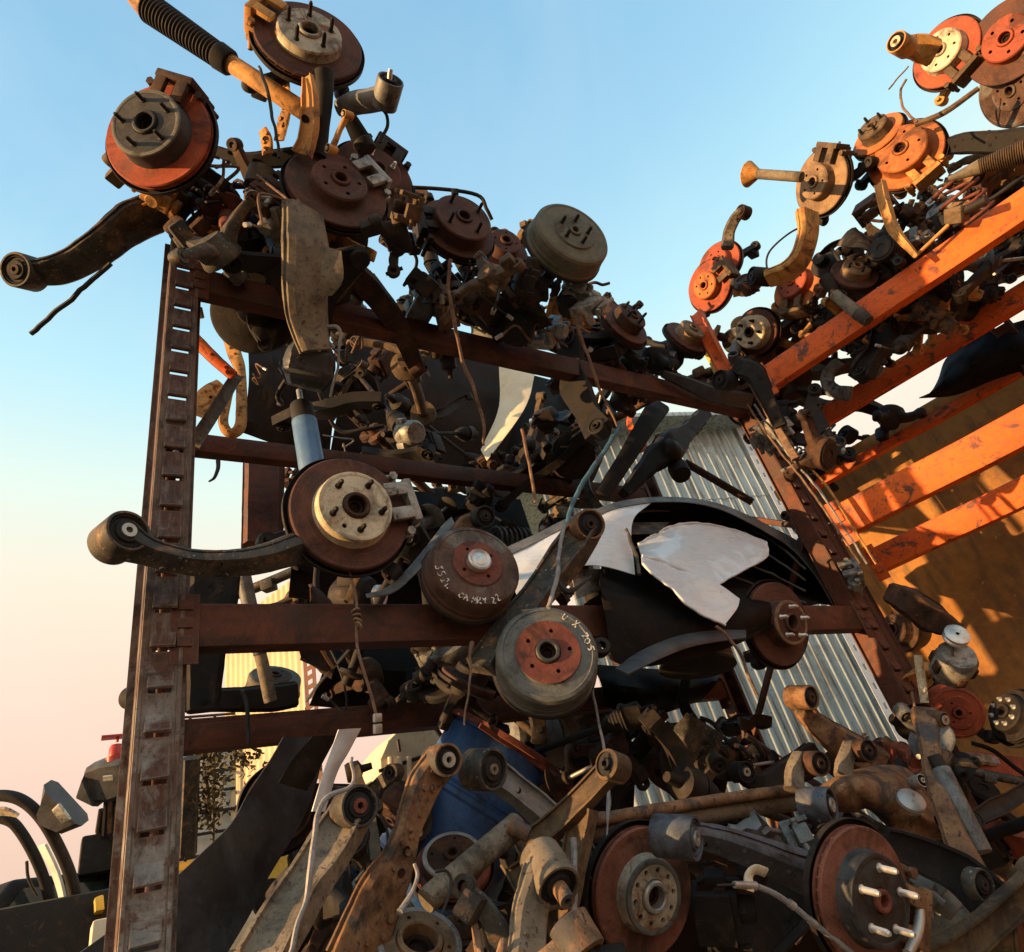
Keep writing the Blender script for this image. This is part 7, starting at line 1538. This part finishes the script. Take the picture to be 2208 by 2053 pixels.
# which loose parts can be seen from the yard, and where each lies
KEPT = {
0: 'dusty tan wheel knuckle below the five-stud disc at far left',
1: 'rusty brown brake caliper above the slotted upright',
2: 'greasy dark drive shaft below the five-stud disc at far left',
3: 'greasy dark brake disc left of the upright rust-streaked arm',
4: 'ochre control arm above the slotted upright',
5: 'rusty brown coil spring below the five-stud disc at far left',
6: 'rusty brown wheel knuckle right of the five-stud disc at far left',
7: 'ochre brake caliper below the five-stud disc at far left',
8: 'brown brake hose right of the five-stud disc at far left',
9: 'dusty tan brake caliper left of the tall-hatted disc',
10: 'greasy dark wheel knuckle left of the tall-hatted disc',
11: 'dusty tan wheel knuckle below the tall-hatted disc',
12: 'greasy dark brake caliper left of the olive drum',
13: 'pale metal brake caliper left of the edge-on dark disc',
14: 'greasy dark brake drum below the edge-on dark disc',
15: 'greasy dark alternator below the edge-on dark disc',
16: 'black cross member above the blue damper',
17: 'greasy dark brake disc above the crossing braces',
19: 'rusty brown bent shield plate below the yellowish door panel',
21: 'dark grey control arm left of the axle carrier',
24: 'pale metal alternator right of the upright rust-streaked arm',
25: 'rusty brown cross member below the tall-hatted disc',
27: 'rusty brown cross member right of the upright rust-streaked arm',
29: 'black strut left of the axle carrier',
30: 'greasy dark link arm below the yellowish door panel',
31: 'greasy dark wheel knuckle below the tall-hatted disc',
32: 'black cross member right of the yellowish door panel',
33: 'dusty tan axle tube above the upper back beam',
34: 'black strut below the edge-on dark disc',
35: 'black wheel knuckle below the edge-on dark disc',
36: 'rusty brown axle tube below the edge-on dark disc',
38: 'greasy dark bent shield plate right of the yellowish door panel',
39: 'dark grey cross member below the edge-on dark disc',
40: 'black anti-roll bar right of the yellowish door panel',
41: 'dusty tan link arm right of the rubber boot',
42: 'pale metal brake caliper below the yellowish door panel',
43: 'pale metal alternator left of the upper back beam',
44: 'dusty tan brake drum above the yellowish door panel',
47: 'rusty brown brake drum right of the yellowish door panel',
49: 'greasy dark alternator right of the yellowish door panel',
52: 'greasy dark alternator above the axle carrier',
53: 'brown brake hose right of the rubber boot',
55: 'black brake hose above the yellowish door panel',
56: 'greasy dark cross member below the edge-on dark disc',
57: 'rusty brown cross member left of the edge-on dark disc',
58: 'greasy dark anti-roll bar below the rubber boot',
59: 'greasy dark cross member below the tall-hatted disc',
60: 'red-brown strut below the edge-on dark disc',
61: 'dark grey bent shield plate left of the upright rust-streaked arm',
64: 'dusty tan control arm right of the yellowish door panel',
65: 'dark grey control arm below the tall-hatted disc',
68: 'rusty brown anti-roll bar left of the edge-on dark disc',
69: 'black control arm below the olive drum',
70: 'brown brake hose left of the edge-on dark disc',
72: 'black brake hose above the slotted upright',
74: 'rusty brown brake caliper below the olive drum',
75: 'brown brake hose below the tall-hatted disc',
76: 'dusty tan brake caliper below the tall-hatted disc',
77: 'rusty brown link arm right of the upright rust-streaked arm',
79: 'dark grey wheel knuckle above the slotted upright',
80: 'dusty tan bent shield plate right of the upright rust-streaked arm',
81: 'red-brown strut above the slotted upright',
82: 'rusty brown brake caliper left of the flat brown-red disc',
83: 'faded blue strut above the upright rust-streaked arm',
85: 'black brake hose below the tall-hatted disc',
86: 'rusty brown brake caliper above the upright rust-streaked arm',
87: 'dusty tan drive shaft below the olive drum',
88: 'brown brake hose left of the flat brown-red disc',
89: 'pale metal brake caliper below the olive drum',
91: 'pale metal brake caliper above the yellowish door panel',
92: 'greasy dark brake caliper below the tall-hatted disc',
95: 'rusty brown brake caliper left of the edge-on dark disc',
96: 'black brake hose below the slotted upright',
97: 'pale metal brake caliper above the upright rust-streaked arm',
98: 'black link arm above the yellowish door panel',
100: 'black bent shield plate above the yellowish door panel',
102: 'brown brake hose above the yellowish door panel',
104: 'black brake hose left of the olive drum',
106: 'rusty brown brake disc right of the upright rust-streaked arm',
107: 'grey brake caliper below the tall-hatted disc',
108: 'black control arm right behind the upright rust-streaked arm',
109: 'brown brake hose on the top shelf, right of the five-stud disc at far left',
110: 'ochre bent shield plate left of the edge-on dark disc',
111: 'dusty tan bent shield plate below the olive drum',
112: 'grey brake caliper right of the slotted upright',
113: 'dusty tan link arm left of the flat brown-red disc',
115: 'ochre brake disc below the flat brown-red disc',
119: 'black strut above the silver-capped drum',
122: 'black bent shield plate above the silver-capped drum',
124: 'grey strut right behind the upper back beam',
128: 'grey strut below the upper back beam',
129: 'greasy dark control arm right of the silver-capped drum',
130: 'black axle tube left of the silver-capped drum',
131: 'greasy dark brake caliper above the silver-capped drum',
132: 'black wheel knuckle below the upper back beam',
134: 'black link arm below the cream-hatted disc',
137: 'slate blue coil spring above the silver-capped drum',
139: 'black brake hose right of the upper back beam',
142: 'dusty tan brake disc right behind the upper back beam',
144: 'dark grey control arm above the grey drum',
147: 'greasy dark control arm left of the upper back beam',
155: 'rusty brown axle tube above the cream-hatted disc',
162: 'black brake caliper left of the upper back beam',
165: 'dusty tan wheel knuckle left of the knotted wire',
170: 'greasy dark drive shaft left of the upper back beam',
175: 'black cross member left of the upper back beam',
182: 'rusty brown brake caliper below the blue damper',
189: 'greasy dark brake disc right of the silver-capped drum',
211: 'dusty tan wheel knuckle right of the upper back beam',
212: 'greasy dark wheel knuckle right of the upper back beam',
217: 'dark grey axle tube left of the knotted wire',
223: 'dusty tan axle tube right of the grey drum',
224: 'greasy dark alternator above the knotted wire',
228: 'greasy dark wheel knuckle above the lower back beam',
231: 'black wheel knuckle above the grey drum',
239: 'black cross member left of the silver-capped drum',
242: 'black anti-roll bar above the knotted wire',
245: 'rusty brown bent shield plate left of the knotted wire',
248: 'rusty brown wheel knuckle below the knotted wire',
249: 'black brake hose below the knotted wire',
250: 'dusty tan brake drum below the middle beam',
254: 'black drive shaft right of the grey quilted roll',
256: 'black control arm above the protruding bush sleeve',
257: 'greasy dark wheel knuckle right of the grey quilted roll',
258: 'rusty brown brake drum below the cream tank',
259: 'greasy dark cross member below the red disc under the fender',
260: 'rusty brown brake disc right of the grey quilted roll',
261: 'black strut below the grey quilted roll',
262: 'black strut left of the white fender',
263: 'greasy dark bent shield plate left of the blue barrel',
264: 'greasy dark drive shaft below the grey quilted roll',
266: 'rusty brown wheel knuckle right of the grey quilted roll',
268: 'greasy dark cross member right of the grey quilted roll',
269: 'dusty tan wheel knuckle above the slate-blue arm',
271: 'dusty tan wheel knuckle right behind the grey quilted roll',
272: 'greasy dark brake drum left of the red disc under the fender',
275: 'dark grey bent shield plate above the slate-blue arm',
277: 'greasy dark bent shield plate right behind the handbrake cable',
278: 'grey bent shield plate right behind the pressed spring seat',
281: 'faded blue strut right of the black bumper skin',
285: 'greasy dark wheel knuckle above the slate-blue arm',
291: 'greasy dark link arm left of the protruding bush sleeve',
294: 'dusty axle tube below the grey-green damper',
295: 'dusty tan bent shield plate right of the slate-blue arm',
301: 'greasy dark drive shaft above the slate-blue arm',
302: 'brown brake hose right of the speckled disc',
306: 'pale rusty bent shield plate right of the speckled disc',
320: 'dusty tan cross member above the slate-blue arm',
324: 'rusty brown anti-roll bar left of the pressed spring seat',
328: 'grey brake caliper right of the slate-blue arm',
329: 'dusty tan brake caliper below the protruding bush sleeve',
330: 'grey brake caliper right of the red-rimmed disc',
331: 'black control arm below the speckled disc',
332: 'grey strut left of the protruding bush sleeve',
333: 'grey bent shield plate below the grey-green damper',
335: 'black brake hose left of the slate-blue arm',
337: 'dark grey wheel knuckle left of the protruding bush sleeve',
338: 'dusty control arm left of the pressed spring seat',
339: 'black brake hose right of the slate-blue arm',
340: 'black control arm left of the protruding bush sleeve',
341: 'grey bent shield plate above the slate-blue arm',
342: 'rusty brown control arm left of the slate-blue arm',
343: 'brown brake hose left of the protruding bush sleeve',
344: 'black brake caliper below the slate-blue arm',
345: 'rust-red control arm below the protruding bush sleeve',
346: 'black brake hose left of the protruding bush sleeve',
347: 'dusty control arm left of the speckled disc',
348: 'black control arm below the grey-green damper',
353: 'grey brake caliper left of the handbrake cable',
355: 'grey brake caliper below the grey-green damper',
357: 'rusty brown cross member right of the vermilion discs',
361: 'rusty brown control arm below the leaning angle iron',
363: 'rust-red axle tube above the axle carrier',
368: 'rusty brown brake caliper right of the hook-shaped bracket',
370: 'rusty brown brake disc right of the axle carrier',
374: 'grey strut right of the bent tan arm',
376: 'rusty brown control arm below the cream and yellow hub',
378: 'rusty brown axle tube right behind the cream and yellow hub',
381: 'greasy dark brake disc left of the hook-shaped bracket',
385: 'grey strut right behind the leaning angle iron',
388: 'dusty tan cross member right of the wide ochre disc',
389: 'ochre brake drum right of the wishbone leg',
390: 'dusty tan bent shield plate left of the wishbone leg',
391: 'dusty tan cross member right behind the cream and yellow hub',
392: 'black wheel knuckle right of the hook-shaped bracket',
395: 'pale metal alternator right of the wishbone leg',
397: 'black brake caliper above the black bonnet',
404: 'rusty brown drive shaft below the wishbone leg',
405: 'red-brown coil spring right of the wide ochre disc',
406: 'black wheel knuckle right behind the wishbone leg',
407: 'dusty tan brake caliper below the wishbone leg',
408: 'black brake hose left of the bent tan arm',
412: 'black coil spring below the wishbone leg',
413: 'ochre brake disc below the bent tan arm',
414: 'grey brake caliper right of the wishbone leg',
415: 'dusty tan cross member right behind the hook-shaped bracket',
421: 'rusty brown brake caliper right behind the wishbone leg',
423: 'dusty tan control arm above the black bonnet',
425: 'greasy dark brake disc above the black bonnet',
426: 'black brake disc above the black bonnet',
430: 'rust-red control arm right of the wide ochre disc',
431: 'ochre wheel knuckle above the black bonnet',
433: 'dusty tan cross member right of the cream and yellow hub',
434: 'greasy dark axle tube right behind the bent tan arm',
436: 'rusty brown drive shaft above the hook-shaped bracket',
437: 'pale metal alternator right of the wide ochre disc',
444: 'greasy dark bent shield plate above the black bonnet',
446: 'grey strut above the black bonnet',
448: 'black cross member right of the hook-shaped bracket',
457: 'grey brake caliper right of the hook-shaped bracket',
461: 'dark grey brake caliper left of the black bonnet',
462: 'rusty brown wheel knuckle right of the hook-shaped bracket',
467: 'greasy dark wheel knuckle right of the hook-shaped bracket',
468: 'greasy dark control arm below the hook-shaped bracket',
473: 'greasy dark wheel knuckle right behind the rack corner post',
474: 'black link arm below the hook-shaped bracket',
478: 'greasy dark wheel knuckle below the hook-shaped bracket',
484: 'slate blue coil spring above the rack corner post',
486: 'red-brown strut right of the hook-shaped bracket',
487: 'black link arm right of the hook-shaped bracket',
503: 'rust-red brake drum right of the grey-green damper',
509: 'grey strut left of the pressed spring seat',
510: 'pale metal link arm below the orange-red drum plate',
513: 'rust-red cross member below the grey-green damper',
514: 'orange-red cross member above the pressed spring seat',
516: 'orange-red link arm above the grey-green damper',
525: 'greasy dark alternator above the pressed spring seat',
539: 'greasy dark axle tube above the pressed spring seat',
543: 'dusty tan brake drum right of the red-rimmed disc',
546: 'orange-red cross member right of the grey-green damper',
550: 'grey brake caliper above the rack corner post',
552: 'black strut left of the orange-red drum plate',
553: 'greasy dark control arm above the rack corner post',
554: 'brown brake hose left of the orange-red drum plate',
555: 'grey strut left of the orange-red drum plate',
556: 'black brake caliper left of the hook-shaped bracket',
557: 'brown brake hose above the rack corner post',
558: 'pale metal brake caliper above the rack corner post',
559: 'rusty brown wheel knuckle above the rack corner post',
561: 'ochre bent shield plate above the orange-red drum plate',
562: 'black brake hose below the hook-shaped bracket',
563: 'pale metal brake caliper right of the red disc under the fender',
564: 'rusty brown brake caliper right of the rubber boot',
566: 'dark grey brake disc right of the yellowish door panel',
571: 'dusty tan control arm right of the rubber boot',
573: 'greasy dark drive shaft right of the rubber boot',
576: 'brown brake hose right of the crossing braces',
578: 'greasy dark brake disc right of the upper back beam',
579: 'greasy dark wheel knuckle below the yellowish door panel',
580: 'greasy dark wheel knuckle right of the rubber boot',
581: 'black brake disc right of the rubber boot',
582: 'black drive shaft above the upper back beam',
586: 'black control arm right of the rubber boot',
587: 'greasy dark drive shaft above the upper back beam',
590: 'rusty brown strut right of the rubber boot',
591: 'black control arm right of the upper back beam',
597: 'greasy dark axle tube right of the yellowish door panel',
599: 'black anti-roll bar right of the blue damper',
600: 'black brake caliper left of the axle carrier',
603: 'rusty brown control arm below the yellowish door panel',
604: 'black brake caliper above the upper back beam',
605: 'grey brake hose right of the blue damper',
606: 'greasy dark link arm left of the yellowish door panel',
608: 'rusty brown axle tube right of the blue damper',
616: 'black drive shaft below the tall-hatted disc',
617: 'rusty brown axle tube left of the tall-hatted disc',
622: 'rusty brown brake disc right behind the edge-on dark disc',
627: 'rusty brown anti-roll bar below the olive drum',
628: 'greasy dark anti-roll bar above the tall-hatted disc',
635: 'black brake caliper below the tall-hatted disc',
640: 'rusty brown wheel knuckle right of the upright rust-streaked arm',
641: 'dusty tan wheel knuckle left of the olive drum',
642: 'rusty brown link arm left of the tall-hatted disc',
643: 'greasy dark anti-roll bar below the tall-hatted disc',
645: 'rust-red control arm right of the wishbone leg',
646: 'black anti-roll bar below the large dark drum at the edge',
647: 'rust-red brake disc right of the bent tan arm',
648: 'dusty tan anti-roll bar right of the wide ochre disc',
649: 'greasy dark wheel knuckle left of the wishbone leg',
650: 'dusty tan control arm right behind the wishbone leg',
651: 'rusty brown brake caliper below the wide ochre disc',
652: 'dusty tan wheel knuckle right of the wishbone leg',
654: 'rust-red wheel knuckle right of the wishbone leg',
655: 'dusty tan brake caliper right of the wishbone leg',
657: 'rusty brown anti-roll bar right behind the wishbone leg',
659: 'dusty tan wheel knuckle below the wide ochre disc',
660: 'greasy dark wheel knuckle below the wishbone leg',
664: 'dusty tan wheel knuckle right of the wide ochre disc',
668: 'black brake caliper right of the wishbone leg',
678: 'rust-red wheel knuckle below the wide ochre disc',
680: 'black strut below the large dark drum at the edge',
681: 'dusty tan control arm right of the wishbone leg',
685: 'rusty brown wheel knuckle above the hook-shaped bracket',
689: 'brown brake hose right of the hook-shaped bracket',
690: 'greasy dark brake caliper above the black bonnet',
694: 'black brake caliper under the orange rack top, above the black bonnet',
695: 'rusty brown control arm right of the wishbone leg',
696: 'greasy dark link arm above the black bonnet',
697: 'black brake hose above the black bonnet',
698: 'ochre wheel knuckle left of the black bonnet',
699: 'dark grey wheel knuckle left of the hook-shaped bracket',
700: 'ochre brake disc above the hook-shaped bracket',
701: 'dark grey control arm above the black bonnet',
707: 'black drive shaft left of the black bonnet',
708: 'ochre brake disc left of the black bonnet',
709: 'dusty tan wheel knuckle left of the black bonnet',
716: 'black anti-roll bar below the orange-red drum plate',
720: 'greasy dark brake caliper right of the grey-green damper',
721: 'greasy dark link arm right of the grey-green damper',
722: 'black brake disc above the grey-green damper',
723: 'dark grey axle tube right of the grey-green damper',
727: 'black wheel knuckle right of the grey-green damper',
730: 'greasy dark wheel knuckle below the orange-red drum plate',
731: 'black axle tube right of the grey-green damper',
732: 'dark grey brake disc right of the grey quilted roll',
735: 'greasy dark axle tube right of the grey quilted roll',
739: 'dark grey wheel knuckle right behind the lower back beam',
743: 'greasy dark axle tube right behind the knotted wire',
745: 'greasy dark brake caliper right behind the grey quilted roll',
746: 'greasy dark axle tube left of the grey quilted roll',
747: 'greasy dark brake caliper right of the grey quilted roll',
748: 'rusty brown strut below the grey quilted roll',
749: 'greasy dark brake disc right of the lower back beam',
750: 'black link arm above the lower back beam',
753: 'black drive shaft right behind the lower back beam',
754: 'dusty tan axle tube left of the grey quilted roll',
756: 'greasy dark brake disc above the slate-blue arm',
757: 'black anti-roll bar right of the grey quilted roll',
758: 'greasy dark anti-roll bar above the slate-blue arm',
759: 'black strut above the slate-blue arm',
764: 'greasy dark brake caliper right of the grey drum',
766: 'greasy dark link arm above the slate-blue arm',
767: 'black wheel knuckle above the slate-blue arm',
768: 'black link arm left of the red disc under the fender',
772: 'greasy dark wheel knuckle left of the blue barrel',
773: 'greasy dark axle tube below the black bumper skin',
774: 'black wheel knuckle right of the black bumper skin',
775: 'greasy dark link arm below the black bumper skin',
776: 'dark grey control arm below the cream tank',
777: 'pale metal control arm left of the blue barrel',
779: 'black brake hose below the cream tank',
781: 'rusty brown wheel knuckle below the black bumper skin',
782: 'dusty control arm below the cream tank',
783: 'black brake hose right of the black bumper skin',
}
for ci, (root, word, mat, shelf, P) in enumerate(CLUTTER):
    if ci in KEPT: root['label'] = KEPT[ci]
_kids = {}
for o in list(COL.objects):
    if o.parent: _kids.setdefault(o.parent.name, []).append(o)
_drop = [CLUTTER[i][0] for i in range(len(CLUTTER)) if i not in KEPT] + [p[0] for p in PROTO.values() if not p[3]]
for r in _drop:
    for o in _kids.get(r.name, []): bpy.data.objects.remove(o, do_unlink=True)
    bpy.data.objects.remove(r, do_unlink=True)
